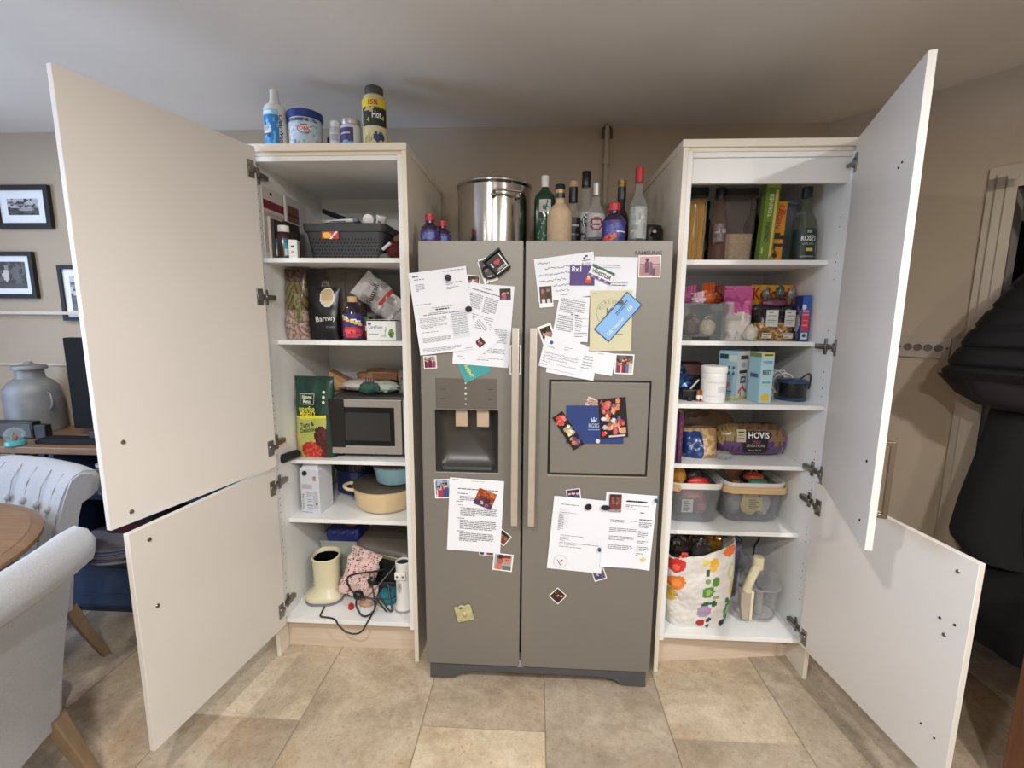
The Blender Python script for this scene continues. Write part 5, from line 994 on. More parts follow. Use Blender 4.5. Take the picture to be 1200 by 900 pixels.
paint('front_print', .029, .181, 12, 60, Pn((36, 80, 166)).rect(.05, .95, .22, .62, (196, 44, 60)).rect(.1, .9, .56, .60, (226, 120, 120)).rect(.05, .95, .64, .68, (206, 120, 130)).rect(.1, .9, .03, .18, (186, 206, 206)).ell(.5, .12, .25, .04, (60, 80, 40)).rect(.2, .8, .34, .36, (226, 120, 120)).rect(.2, .8, .45, .47, (226, 120, 120)).ell(.2, .75, .3, .06, (190, 210, 226)), t, (0, -.0506, .002))
paint('side_print', .098, .181, 12, 24, Pn((40, 66, 130)).noise(4, (150, 120, 140), .1).ell(.6, .4, .3, .2, (206, 206, 214)), t, (-.0154, 0, .002), rz=-PI/2)

# ================================================================ right cabinet, third shelf
Q3 = 1.1638
t = thing('white_tub', 'white lidded powder tub on the third shelf of the right cabinet', 'tub', (1.147, .082, Q3))
G().lathe([(0, 0), (.044, 0), (.047, .006), (.047, .118), (.045, .122), (0, .122)], seg=36).obj('tub_body', WHITEP, t)
G().lathe([(.049, .118), (.050, .121), (.050, .140), (.046, .144), (0, .145)], seg=36).obj('lid', WHITEP, t)
for z in (.102, .108): G().tube([(.0475*math.cos(a), .0475*math.sin(a), z) for a in [2*PI*q/30 for q in range(30)]], .0012, 5, True).obj('rib', WHITEP, t)
label(t, .0472, .11, .012, .085, Pn((222, 221, 220)).rect(.1, .8, .78, .84, (200, 200, 200)).rect(.5, .85, .35, .62, (196, 196, 198)).rect(.1, .6, .15, .22, (206, 206, 206)))
LBL = mat('pale blue card', (150, 190, 206), .5)
t = thing('baby_milk_carton', 'wide pale blue carton standing corner forward beside the white tub', 'box', (1.262, .175, Q3), .62)
carton('carton', .085, .085, .20, LBL, t)
A = Pn((226, 228, 226)).rect(0, 1, 0, .05, (222, 206, 60)).rect(.2, .85, .84, .92, (70, 70, 74)).rect(.15, .8, .55, .60, (60, 60, 66)).rect(.2, .6, .50, .53, (110, 110, 116)).rect(.3, .75, .34, .47, (84, 92, 110)).rect(.38, .68, .37, .43, (190, 196, 206)).band(.2, .15, .5, .26, .03, (196, 80, 60)).band(.5, .26, .8, .15, .03, (196, 80, 60)).rect(.35, .40, .05, .15, (196, 80, 60)).ell(.5, .72, .22, .05, (170, 180, 186))
B = Pn((160, 198, 212)).rect(0, 1, 0, .05, (222, 206, 60)).rect(.05, .5, .84, .93, (50, 60, 84)).rect(.55, .95, .80, .92, (206, 214, 206))
for k in range(6): B.ell(.3+.25*(k % 3), .66-.12*(k//3), .07, .035, (70, 90, 110))
B.ell(.4, .26, .2, .07, (206, 84, 90)).band(.2, .16, .8, .16, .012, (60, 90, 110)).band(.2, .12, .7, .12, .008, (60, 90, 110)).ell(.6, .30, .1, .05, (214, 120, 120))
paint('left_print', .083, .196, 24, 48, B, t, (-.0428, 0, .002), rz=-PI/2); paint('front_print', .083, .196, 24, 48, A, t, (0, -.0428, .002))
t = thing('formula_carton', 'narrow pale blue carton with BEST print and a yellow edge', 'box', (1.333, .090, Q3), .22)
carton('carton', .056, .07, .20, mat('light sky card', (168, 204, 216), .5), t)
paint('front_print', .054, .196, 18, 56, Pn((172, 210, 222)).rect(0, 1, .93, 1, (222, 206, 60)).rect(.15, .9, .955, .975, (90, 90, 40)).rect(.1, .9, .82, .84, (70, 90, 110)).rect(.2, .9, .78, .795, (90, 110, 130)).ell(.5, .10, .36, .085, (226, 190, 50)), t, (0, -.0356, .002))
text('BEST', .016, BLACKINK, t, (0, -.0362, .122), width=.040, bold=.03); text('BEFORE', .008, BLACKINK, t, (0, -.0362, .082), width=.036)
paint('side_print', .068, .196, 12, 24, Pn((150, 190, 206)).rect(0, 1, .92, 1, (110, 130, 60)).rect(.2, .8, .5, .6, (60, 90, 120)), t, (-.0284, 0, .002), rz=-PI/2)
t = thing('red_jar', 'dark red labelled jar behind the pale blue cartons', 'jar', (1.372, .18, Q3)); G().lathe([(0, 0), (.026, 0), (.028, .006), (.028, .105), (.022, .12), (0, .121)], seg=18).obj('jar_body', mat('dark jar glass', (46, 26, 24), .15), t); G().lathe([(.025, .118), (.026, .12), (.026, .14), (0, .141)], seg=18).obj('lid', BLACK, t); label(t, .0282, .06, .02, .06, Pn((176, 40, 56)).ell(.5, .6, .3, .2, (206, 150, 140)), 12, 10)
t = thing('foil_packet', 'crumpled blue foil packet at the left end of the third shelf', 'packet', (1.045, .19, Q3)); G().ball(.046, .05, .058, (0, 0, .057), 20, .55, 16, 4).obj('foil_body', mat('blue metallic foil', (56, 84, 130), .25, .6, var=.4, scale=30), t); G().ball(.030, .026, .022, (-.01, -.01, .115), 14, .6, 16, 6).obj('twisted_top', MATS['blue metallic foil'], t)
t = thing('label_maker', 'small black gadget in front of the blue foil packet', 'gadget', (1.075, .125, Q3)); G().box(-.045, .035, -.03, .03, 0, .045).obj('body', BLACK, t, bev=.006); G().tube([(-.01, -.02, .045), (.018, -.03, .085)], .004, 8).obj('stylus', mat('pale stylus', (190, 190, 186), .4), t, rot=None); G().box(-.028, -.012, -.055, -.03, 0, .016).obj('clip', BLACK, t, bev=.002)
t = thing('battery_pair', 'copper and white batteries standing at the shelf front beside the tub', 'batteries', (1.088, .075, Q3))
for k in (0, 1): b = G().lathe([(0, 0), (.0072, 0), (.0072, .044), (.0035, .045), (.0035, .047), (0, .047)], seg=14).obj('battery', mat('copper battery wrap', (170, 100, 66), .35, .4), t, (k*.0155, 0, 0)); G().lathe([(.0073, .010), (.0074, .011), (.0074, .024), (.0073, .025)], seg=14, caps=False).obj('white_band', WHITEP, b)
t = thing('maroon_box', 'maroon brown box lying deep behind the white tub', 'box', (1.12, .38, Q3)); G().box(-.10, .09, -.08, .08, 0, .075).obj('lower_tray', BLACK, t, bev=.003); G().box(-.10, .09, -.08, .08, .075, .125).obj('lid', mat('maroon card', (92, 46, 38), .6), t, bev=.003)
t = thing('white_cable', 'tangle of white cable behind the dark glass pot', 'cable', (0, 0, 0)); pts = []; R = random.Random(12)
for k in range(40): a = k*1.15; pts.append((1.445+.055*math.cos(a)*R.uniform(.6, 1.1)+.0010*k, .215+.03*math.sin(k*.7), Q3+.062+.050*math.sin(a)*R.uniform(.6, 1.1)))
G().tube(spline(pts, 5), .0032, 6).obj('flex', WHITEP, t); G().box(1.425, 1.45, .20, .225, Q3, Q3+.03).obj('usb_plug', WHITEP, t, bev=.003)
t = thing('dark_glass_pot', 'dark glass pot with a blue rim at the right end of the third shelf', 'pot', (1.492, .150, Q3))
G().lathe([(0, .006), (.046, .006), (.050, .012), (.050, .070), (.052, .075), (.048, .078), (.046, .02), (0, .016)], seg=32).obj('pot_glass', mat('smoked dark glass', (22, 24, 26), .08), t)
G().lathe([(.052, 0), (.055, .002), (.055, .010), (.050, .014), (0, .014)], seg=32).obj('blue_base', mat('slate blue plastic', (40, 62, 96), .3), t)
G().lathe([(.053, .072), (.055, .075), (.055, .082), (.048, .086), (0, .088)], seg=32).obj('lid', MATS['slate blue plastic'], t)
G().tube(spline([(.02, -.02, .088), (.04, -.035, .112), (.054, -.03, .105), (.055, -.03, .08), (.051, -.03, .05)], 6), .0028, 6).obj('wire', CORD, t)
t = thing('clear_film_roll', 'crumpled clear film bag at the back right of the third shelf', 'bag', (1.425, .36, Q3)); G().ball(.068, .05, .092, (0, 0, .09), 20, .5, 12, 8).obj('bag_body', clear('crumpled film', (120, 116, 120), .5, .15), t); G().ball(.05, .03, .05, (0, 0, .052), 14, .3, 12, 2).obj('contents', mat('dim contents', (60, 54, 56), .8), t)
t = thing('small_glass', 'small clear tumbler beside the dark glass pot', 'glass', (1.522, .235, Q3)); G().lathe([(0, 0), (.016, 0), (.022, .07), (.020, .07), (.0145, .006), (0, .006)], seg=20).obj('glass_wall', clear('tumbler glass', (200, 204, 196), .25, .04), t); G().lathe([(.0221, .066), (.0228, .068), (.0221, .0705)], seg=20, caps=False).obj('rim', clear('tumbler rim', (220, 222, 216), .5, .05), t)

# ================================================================ right cabinet, bread shelf
Q4 = .8938
for k, x in enumerate((1.0165, 1.0385)):
    b = thing('cookbook', ('purple hardback against the left side of the bread shelf', 'second purple hardback, next to the bread bag')[k], 'book', (x, .105, Q4)); 
    G().box(-.0095, .0095, 0, .16, 0, .222-.006*k).obj('cover', mat('purple book cloth', (78, 32, 76), .5), b, bev=.002); G().box(-.008, .008, .004, .1605, .003, .2225-.006*k).obj('pages', CREAMPAPER, b)
    paint('spine_lettering', .010, .17, 4, 44, Pn((84, 34, 78)).rect(.25, .75, .08, .92, (150, 70, 70)).noise(20, (84, 34, 78), .05), b, (0, -.0006, .02))
t = thing('bread_roll_bag', 'bag of bread rolls with a navy printed side next to the purple books', 'bag', (1.156, .225, Q4), .05)
def rolls(u, v):
    if u < .50 and v < .9: return (34, 56, 108) if noise.noise(Vector((u*9, v*7, 2))) > -.25 else (66, 92, 146)
    if u < .12 and v < .2: return (60, 120, 180)
    n_ = noise.noise(Vector((u*7, v*6, 8))); return (206, 176, 130) if n_ > 0 else (176, 138, 92)
o, w_ = pouch('bag_body', .150, .125, .13, rolls, t, seed=24, amp=.14, nu=72, nv=36, rough=.22, top=.2, pw=3)
G().ball(.035, .03, .016, (.085, -.055, .02), 14, .5, 14, 4).obj('twisted_end', clear('bag film', (214, 214, 214), .35, .1), t)
t = thing('bread_bag', 'clear bag of sliced bread behind the rolls and the seeded loaf', 'bag', (1.23, .39, Q4)); G().ball(.14, .075, .085, (0, 0, .085), 22, .25, 9, 5).obj('bag_body', mat('bagged brown bread', (150, 122, 92), .35, var=.3, scale=9), t); G().ball(.05, .02, .02, (-.08, -.05, .13), 14, .4, 12, 3).obj('film_fold', clear('loose film', (220, 216, 206), .4, .1), t)
t = thing('seeded_loaf', 'wrapped seeded loaf with a purple wrapper and dark label on the bread shelf', 'loaf', (1.388, .265, Q4))
def loaf(u, v):
    n_ = noise.noise(Vector((u*22, v*14, 3)))
    if v < .42 or u > .93: return (98, 66, 112) if n_ > -.2 else (78, 52, 92)
    if u < .30: return (150, 130, 84) if abs(math.sin(u*60+v*9)) > .4 else (112, 92, 58)
    return (128, 98, 74) if n_ > -.1 else (100, 74, 56)
g = G(); NU, NV = 64, 26
def LP(u, v):
    x = (u-.5)*.315; e = abs(2*u-1); s_ = (1-e**5)**.5*.97+.03; a = v*2*PI
    c, s2 = math.cos(a), math.sin(a); y = .062*s_*math.copysign(abs(c)**.75, c); z = .072+.070*s_*math.copysign(abs(s2)**.75, s2)
    k = .004*noise.noise(Vector((x*30, a*2, 5))); return (x, y*(1+k*8), max(.001, z+k))
g.loft([[LP(i/NU, j/NV) for j in range(NV)] for i in range(NU+1)])
cols = [loaf((i+.5)/NU, LP(i/NU, (j+.5)/NV)[2]/.143) for i in range(NU) for j in range(NV)]+[(98, 66, 112)]*2
g.obj('wrapped_bread', printed(.25), t, cols=cols)
def lw_(x, z):
    s_ = (1-abs(x/.1575)**5)**.5*.97+.03; q = min(.999, abs((z-.072)/(.070*s_))); s2 = q**(1/.75); c = math.sqrt(1-s2*s2)
    return (x, -.062*s_*c**.75-.0035, z)
def hl(u, v): return (26, 22, 30)
g = G(); g.grid(lambda a, b: lw_((.004+(a-.5)*.104*(1-.12*abs(2*b-1)**4)) if b < .66 else (.012+(a-.5)*.118*(1-.25*((b-.83)/.17)**2*1)), .020+b*.098), 20, 16); g.obj('dark_label', mat('label black', (26, 22, 30), .4), t)
t2 = lambda x, z: (lw_(x, z)[0], lw_(x, z)[1]-.0012, z)
text('HOVIS', .026, WHITEINK, t, (.014, 0, .099), wrap=t2, width=.088, bold=.03); text('SEED', .012, mat('plum pink print', (190, 90, 110), .6), t, (.006, 0, .071), wrap=t2, width=.036); text('SENSATIONS', .013, mat('pale gold print', (206, 190, 170), .6), t, (.004, 0, .054), wrap=t2, width=.078); text('Seven Seeds', .007, CREAMI, t, (.004, 0, .033), wrap=t2, width=.055)
paint('date_ticket', .038, .055, 12, 18, Pn((186, 176, 150)).rect(.2, .8, .7, .85, (60, 60, 56)).rect(.2, .7, .5, .56, (90, 86, 76)).rect(.2, .8, .3, .36, (100, 96, 86)), t, wrap=lambda x, z: (lw_(x-.060, min(.118, z+.070))[0], lw_(x-.060, min(.118, z+.070))[1]-.003, z+.070))
text('I', .028, mat('pale lilac print', (190, 170, 196), .6), t, (.125, 0, .036), wrap=t2)
# ================================================================ right cabinet, basket shelf
Q5 = .5988
MESH = clear('frosted grey basket wall', (176, 178, 182), .30, .3); BAMB = mat('bamboo strip', (206, 172, 126), .5, var=.1, scale=6, stretch=(1, 1, 12)); RIMW = mat('white rim plastic', (222, 220, 214), .4)
def bamboo_basket(label, loc, sx, hd_side):
    t = thing('handled_basket', label, 'basket', loc, .0)
    def ring(z, o=0, dz=0): k = z/.185; return rr(.098*sx+.018*k-o, .105+.02*k-o, .045, z+dz, 6)
    G().loft([ring(0, .012), ring(.012), ring(.165), ring(.165, .003), ring(.014, .003), ring(.006, .014)], True, True).obj('basket_wall', MESH, t)
    G().loft([ring(.163, -.002), ring(.188, -.003), ring(.190, .001), ring(.188, .004), ring(.163, .004)], False, False, True).obj('rim', RIMW, t)
    pr = [(x, y) for x, y, z in ring(.18, -.006)]
    front = [p for p in pr if p[1] < (.02 if hd_side == 'full' else -.03)]
    front.sort(key=lambda p: math.atan2(p[0], -p[1]))
    if hd_side != 'full': front = [p for p in front if p[0] < .035]
    g = G(); rings = []
    for i, (x, y) in enumerate(front):
        nx, ny = x, y; L = math.hypot(nx, ny); nx, ny = nx/L, ny/L
        zc = .170-(.012 if hd_side == 'full' else 0)
        rings.append([(x, y, zc-.014), (x+nx*.005, y+ny*.005, zc-.014), (x+nx*.005, y+ny*.005, zc+.014), (x, y, zc+.014)])
    g.loft(rings).obj('bamboo_handle', BAMB, t, smooth=20)
    for p in (front[0], front[-1]): G().ball(.007, .007, .007, (p[0]*1.03, p[1]*1.03, .168), 8).obj('pivot', BAMB, t)
    return t
bamboo_basket('grey mesh basket with a bamboo handle at the left of the basket shelf', (1.140, .275, Q5), 1.0, 'part')
bamboo_basket('wider grey basket with a bamboo strip round its front, at the right', (1.400, .295, Q5), 1.14, 'full')
for k, (x, y, z, rx, ry, rz_, c, lb) in enumerate((
    (1.085, .235, .15, .032, .03, .045, (226, 150, 44), 'orange yellow packet poking out of the left bamboo basket'), (1.155, .265, .14, .055, .04, .045, (40, 36, 38), 'black packet in the middle of the left bamboo basket'), (1.160, .205, .145, .05, .016, .028, (206, 44, 40), 'red packet edge at the front of the left bamboo basket'),
    (1.205, .34, .135, .03, .05, .068, (30, 28, 30), 'black pointed packet at the back of the left bamboo basket'), (1.105, .245, .008, .040, .045, .062, (96, 92, 102), 'grey packet low down in the left bamboo basket'), (1.182, .245, .008, .038, .042, .055, (140, 84, 88), 'dull red packet low down in the left bamboo basket'), (1.14, .225, .085, .055, .028, .028, (190, 110, 104), 'pinkish packet half way up in the left bamboo basket'),
    (1.400, .222, .02, .045, .016, .060, (222, 206, 120), 'yellow printed packet seen through the front of the right bamboo basket'), (1.466, .255, .008, .036, .040, .066, (196, 190, 196), 'pale packet seen through the right side of the right bamboo basket'), (1.336, .255, .008, .034, .042, .064, (150, 156, 160), 'grey blue packet at the left inside the right bamboo basket'),
    (1.335, .375, .17, .034, .03, .05, (176, 140, 60), 'mustard packet at the back left of the right bamboo basket'), (1.425, .265, .165, .045, .03, .022, (220, 96, 50), 'orange packet lying on top of the right bamboo basket'), (1.43, .23, .160, .045, .02, .016, (60, 130, 110), 'teal packet edge at the front of the right bamboo basket'), (1.475, .37, .16, .032, .032, .05, (56, 44, 46), 'dark packet at the back right of the right bamboo basket'))):
    t = thing('snack_packet', lb, 'packet', (x, y, Q5+z)); G().ball(rx*.93, ry*.9, rz_*.93, (0, 0, rz_), 18, .2, 11, k+1).obj('packet_body', mat('basket packet %d' % k, c, .35, var=.2, scale=20), t)
    if k in (4, 7): 
        p_ = Pn((206, 208, 210) if k == 4 else (226, 212, 130))
        for q in range(5): p_.rect(.15, .8 if q % 2 else .6, .12+q*.17, .20+q*.17, (92, 98, 108) if k == 4 else (130, 116, 60))
        paint('printed_panel', .05 if k == 4 else .07, .06, 18, 18, p_, t, (.01, -ry*1.12, rz_*.5))
    else: G().box(-rx*.5, rx*.4, -ry*1.02, -ry*.85, rz_*.7, rz_*1.3).obj('printed_panel', mat('packet panel %d' % k, tuple(min(255, int(q*.7+50)) for q in c), .4), t, bev=.002)
for k, (x, y, z, ry, c, lb) in enumerate(((1.385, .37, .17, -.72, (176, 120, 100), 'flat pinkish brown sleeve leaning out of the right bamboo basket'), (1.445, .335, .172, .80, (48, 38, 44), 'dark printed chocolate sleeve leaning out of the right bamboo basket'))):
    t = thing('chocolate_sleeve', lb, 'packet', (x, y, Q5+z), rot=(-.35, ry, 0)); G().box(-.035, .035, -.006, .006, -.05, .09).obj('sleeve', mat('sleeve card %d' % k, c, .5), t, bev=.001)
    paint('sleeve_print', .066, .136, 14, 26, (Pn((176, 120, 96)).band(.1, .1, .9, .9, .1, (206, 110, 60)).noise(6, (150, 130, 110), .2)) if k == 0 else Pn((52, 40, 46)).rect(.05, .95, .1, .14, (190, 170, 150)).rect(.05, .95, .86, .9, (190, 170, 150)).rect(.3, .7, .4, .6, (206, 196, 190)).rect(.35, .65, .44, .56, (52, 40, 46)), t, (0, -.0064, -.048))

# ================================================================ right cabinet, bottom shelf
Q6 = .1698
t = thing('shopping_bag', 'white shopping bag printed with fruit and vegetables on the bottom shelf', 'shopping bag', (1.152, .150, Q6))
fr = Pn((214, 210, 204))
for x, y, rx, ry, c in ((.10, .90, .13, .095, (196, 44, 36)), (.10, .87, .05, .04, (222, 92, 70)), (.12, .66, .12, .10, (214, 116, 44)), (.12, .66, .06, .05, (226, 140, 60)), (.02, .47, .13, .10, (190, 162, 66)), (.86, .95, .10, .06, (222, 110, 44)), (.63, .84, .065, .09, (222, 172, 50)), (.52, .90, .05, .05, (216, 206, 110)), (.55, .76, .03, .045, (52, 84, 50)), (.56, .65, .035, .035, (130, 150, 80)), (.68, .62, .05, .07, (92, 134, 66)),
                        (.58, .50, .09, .075, (84, 140, 60)), (.58, .50, .04, .04, (150, 180, 100)), (.70, .42, .05, .025, (150, 160, 120)), (.56, .34, .065, .03, (50, 92, 54)), (.68, .34, .04, .045, (44, 80, 50)), (.55, .24, .115, .075, (158, 138, 166)), (.52, .08, .07, .055, (160, 36, 48)), (.64, .12, .035, .04, (34, 36, 56)), (.64, .03, .028, .03, (34, 36, 56)),
                        (.90, .70, .06, .10, (196, 196, 140)), (.91, .70, .035, .065, (222, 222, 190)), (.94, .50, .05, .09, (206, 190, 100)), (.93, .22, .07, .13, (70, 120, 66)), (.93, .22, .03, .07, (150, 180, 130)), (.87, .06, .05, .045, (30, 32, 56)), (.95, .10, .03, .035, (30, 60, 44)), (.88, .36, .035, .03, (60, 100, 60))): fr.ell(x, y, rx, ry, c)
g = G(); NU, NV = 120, 70; cols = []
def SB(j, v, o=0):
    h2 = NU//2; q = math.sin(PI*((j % h2)/h2-.5)); sd = -1 if j < h2 else 1; q = q if j < h2 else -q
    c = math.copysign(abs(q)**(1/.45), q); s_ = sd*math.sqrt(max(0, 1-c*c))
    hw = .128-o+.010*math.sin(v*PI)+.012*v; hd = .085-o+.012*math.sin(v*PI*.9)
    x = hw*q+.006*v; y = hd*math.copysign(abs(s_)**.55, s_)
    top = .335+.050*(x/.13)*(1 if x > 0 else .45)+.020*math.cos(x*30)*0
    k = .010*noise.noise(Vector((x*14, v*5, y*14+3)))+.004*noise.noise(Vector((x*50, v*18, y*40)))
    return (x+k*.5, y+k*(1 if s_ < 0 else .4), v*top)
rings = [[SB(j, i/NV) for j in range(NU)] for i in range(NV+1)]+[[SB(j, i/8, .004) for j in range(NU)] for i in range(8, -1, -1)]
g.loft(rings)
for i in range(NV+9):
    for j in range(NU):
        h2 = NU//2; u = .5+.5*math.sin(PI*(((j % h2)+.5)/h2-.5))
        if i >= NV: cols.append((206, 202, 196))
        else: cols.append(fr(u, (i+.5)/NV))
cols += [(206, 202, 196)]*2
g.obj('bag_body', printed(.55), t, cols=cols, smooth=60)
for k, (x, y, z, rx, ry, rz_, c, lb) in enumerate(((1.075, .15, .255, .055, .05, .075, (44, 36, 36), 'dark foil wrapper bulging out of the left of the fruit bag'), (1.17, .135, .26, .05, .035, .07, (70, 66, 66), 'silver and black wrapper sticking up out of the fruit bag'), (1.235, .19, .265, .05, .035, .075, (150, 112, 44), 'mustard coloured packet at the back right inside the fruit bag'), (1.13, .19, .25, .05, .05, .075, (60, 44, 34), 'brown packet deep inside the fruit bag'), (1.085, .105, .275, .025, .02, .028, (190, 60, 40), 'red foil corner at the left edge of the fruit bag'))):
    t = thing('snack_wrapper', lb, 'wrapper', (x, y, Q6+z)); G().ball(rx*.85, ry*.85, rz_, (0, 0, rz_*.6), 20, .45, 15, k+11).obj('wrapper_body', mat('wrapper foil %d' % k, c, .22, .4, var=.5, scale=28), t)
    G().grid(lambda a, b: ((a-.5)*rx*1.1, -.4*ry+.003*math.sin(a*40), rz_*1.15+b*.02), 16, 2).obj('crimped_edge', mat('wrapper edge %d' % k, tuple(min(255, q+90) for q in c), .25, .4), t)
CLJ = clear('food processor plastic', (214, 214, 214), .07, .05); IVORY = mat('ivory plastic', (216, 206, 172), .35)
t = thing('processor_bowl', 'clear food processor bowl and lid with an ivory handle on the bottom shelf', 'food processor', (1.452, .175, Q6))
G().lathe([(0, 0), (.060, 0), (.066, .008), (.074, .145), (.080, .15), (.080, .158), (.074, .158), (.072, .15), (.063, .012), (0, .006)], seg=44).obj('bowl', CLJ, t)
G().lathe([(.082, .158), (.084, .162), (.083, .172), (.070, .190), (.045, .215), (.030, .222), (0, .224)], seg=44).obj('lid', CLJ, t)
G().tube([(.083*math.cos(a), .083*math.sin(a), .160) for a in [2*PI*q/44 for q in range(44)]], .0032, 6, True).obj('rim_ring', clear('rim plastic', (190, 190, 192), .5, .08), t)
G().tube([(.0645*math.cos(a), .0645*math.sin(a), .022) for a in [2*PI*q/44 for q in range(44)]], .0022, 6, True).obj('base_ring', mat('grey ring', (120, 120, 126), .4), t)
G().lathe([(0, .01), (.02, .01), (.016, .11), (0, .115)], seg=16).obj('spindle', clear('spindle plastic', (214, 214, 210), .6, .2), t)
G().lathe([(.030, .21), (.030, .275), (.026, .275), (.026, .21)], (-.030, -.01, 0), 20).obj('feed_tube', CLJ, t)
hx = -.088
G().loft([[(hx-.012, -.075, .02), (hx+.016, -.075, .02), (hx+.016, -.055, .02), (hx-.012, -.055, .02)], [(hx-.030, -.085, .10), (hx+.018, -.085, .10), (hx+.018, -.055, .10), (hx-.030, -.055, .10)], [(hx-.030, -.085, .155), (hx+.018, -.085, .155), (hx+.018, -.05, .155), (hx-.030, -.05, .155)]]).obj('lower_handle', mat('taupe handle plastic', (172, 162, 146), .4), t, bev=.004)
G().loft([[(hx+.010, -.088, .025), (hx+.022, -.088, .025), (hx+.022, -.06, .025), (hx+.010, -.06, .025)], [(hx+.012, -.088, .16), (hx+.024, -.088, .16), (hx+.024, -.06, .16), (hx+.012, -.06, .16)]]).obj('handle_edge', IVORY, t, bev=.003)
G().tube(spline([(hx-.004, -.072, .155), (hx+.006, -.070, .195), (hx+.030, -.055, .235), (hx+.044, -.045, .255)], 5), .018, 10).obj('handle_arm', IVORY, t)
G().lathe([(.020, 0), (.022, .004), (.022, .05), (.019, .056), (0, .056)], (hx+.050, -.042, .245), 22).obj('pusher', IVORY, t)
t = thing('blender_jar', 'lilac tinted blender jug behind the food processor', 'blender', (1.372, .345, Q6))
G().lathe([(0, 0), (.050, 0), (.052, .02), (.060, .245), (.056, .245), (.048, .02), (0, .012)], seg=32).obj('jug', clear('lilac plastic', (120, 112, 150), .45, .1), t); G().lathe([(.061, .24), (.063, .245), (.060, .262), (.03, .268), (0, .27)], seg=32).obj('lid', mat('lilac lid', (120, 116, 150), .3), t); G().tube(spline([(.057, -.03, .22), (.085, -.05, .20), (.08, -.05, .08), (.055, -.03, .05)], 5), .007, 8).obj('handle', clear('lilac plastic', (120, 112, 150), .45, .1), t)
t = thing('processor_flex', 'black flex looping behind the blender jug', 'cable', (0, 0, 0)); G().tube(spline([(1.305, .275, Q6+.02), (1.305, .275, Q6+.26), (1.33, .27, Q6+.345), (1.40, .265, Q6+.305), (1.34, .265, Q6+.30), (1.37, .265, Q6+.36), (1.46, .265, Q6+.375), (1.475, .265, Q6+.32), (1.46, .272, Q6+.26), (1.49, .30, Q6+.12), (1.53, .33, Q6+.01)], 7), .0042, 7).obj('flex', CORD, t); G().box(1.525, 1.545, .32, .345, Q6, Q6+.03).obj('plug', BLACK, t, bev=.003)

# ================================================================ papers, photos and magnets on the fridge doors
def page(name, label, cat, x, z, w, h, deg, dy, m=PAPER, curl=.004, seed=0, group=None):
    """a flat item held on the door; local x, z in its own plane, front facing -y; dy = height of the pile it lies on"""
    t = thing(name, label, cat, (x, FY-.0006-dy, z), group=group, rot=(0, -math.radians(deg), 0))
    R_ = random.Random(seed+7); ph = R_.uniform(0, 6)
    def P(a, b):
        u, v = 2*a-1, 2*b-1; k = max(0, abs(u)-.55)**2*max(0, .6-v)*.6+max(0, -v-.6)**2*1.2
        return (u*w/2, -curl*k*(1+.6*math.sin(u*3+ph))-.0003, v*h/2)
    g = G().grid(P, 12, 12); n0 = len(g.v)
    g.grid(lambda a, b: (P(1-a, b)[0], P(1-a, b)[1]+.0004, P(1-a, b)[2]), 12, 12)
    g.obj('sheet', m, t, smooth=60)
    return t, (lambda x_, z_: (x_, P(.5+x_/w, .5+z_/h)[1]-.0005, z_))
def lines(t, wrap, w, h, blocks, seed=1, m=None, hand=False):
    """printed rows: (x0, x1, top, rows, pitch, thickness) in fractions of the sheet from its top left corner"""
    R_ = random.Random(seed); g = G()
    for x0, x1, top, rows, pitch, th in blocks:
        for r in range(rows):
            x = x0; end = x1 if r < rows-1 or rows == 1 else x0+(x1-x0)*R_.uniform(.3, .9)
            zc = top+r*pitch
            while x < end-.01:
                wd = min(R_.uniform(.03, .10)*(1.1 if hand else 1), end-x)
                q = lambda xx, zz: (lambda p: (p[0], p[1]-.0004, p[2]))(wrap((xx-.5)*w, (.5-zz)*h))
                if hand:
                    n = max(2, int(wd/.014)); P_ = [(x+wd*i/n, zc+R_.uniform(-.35, .35)*th*2) for i in range(n+1)]
                    for (ax, az), (bx_, bz) in zip(P_, P_[1:]):
                        g.add([q(ax, az-th*.22), q(ax, az+th*.22), q(bx_, bz+th*.22), q(bx_, bz-th*.22)], [(0, 1, 2, 3)])
                else: g.add([q(x, zc-th/2), q(x, zc+th/2), q(x+wd, zc+th/2), q(x+wd, zc-th/2)], [(0, 1, 2, 3)])
                x += wd+.012
    if g.f: g.obj('printed_text', m or mat('grey print ink', (118, 116, 120), .8), t, smooth=0, kind='stuff')
def patch(t, wrap, w, h, x0, x1, z0, z1, fn, nx=12, ny=12, name='printed_panel'):
    W_, H_ = (x1-x0)*w, (z1-z0)*h; cx_, zt_ = ((x0+x1)/2-.5)*w, (.5-z1)*h
    return paint(name, W_, H_, nx, ny, fn, t, wrap=lambda x, z: (lambda p: (p[0], p[1]-.0002, p[2]))(wrap(x+cx_, z+zt_)))
def snap(label, x, z, w, h, deg, dy, fn, name='photo_print', group=None, nx=16, ny=16):
    t, wr = page(name, label, 'photo', x, z, w, h, deg, dy, curl=.002, seed=int(x*900))
    paint('photo_image', w, h, nx, ny, fn, t, wrap=lambda a, b: (lambda p: (p[0], p[1]-.0002, p[2]))(wr(a, b-h/2)), rough=.3); return t
def magnet(label, x, z, r, dy, m, rz_=None, h=.010, name='fridge_magnet', sx=1, rot=0):
    t = thing(name, label, 'magnet', (x, FY-.001-dy, z), rot=(PI/2, 0, 0))
    G().lathe([(r*.85, 0), (r, .002), (r, h*.7), (r*.8, h), (0, h)], seg=20, sx=sx).obj('magnet_body', m, t, rz=rot)
    G().lathe([(r*.45, h), (r*.4, h+.0015), (0, h+.002)], seg=14, sx=sx).obj('magnet_top', m, t, rz=rot); return t
DB = mat('dark ink', (60, 58, 62), .8); PALEGREY = mat('pale grey print', (206, 208, 214), .8); MAG = mat('black magnet', (26, 26, 28), .3)
GB = (236, 234, 232)
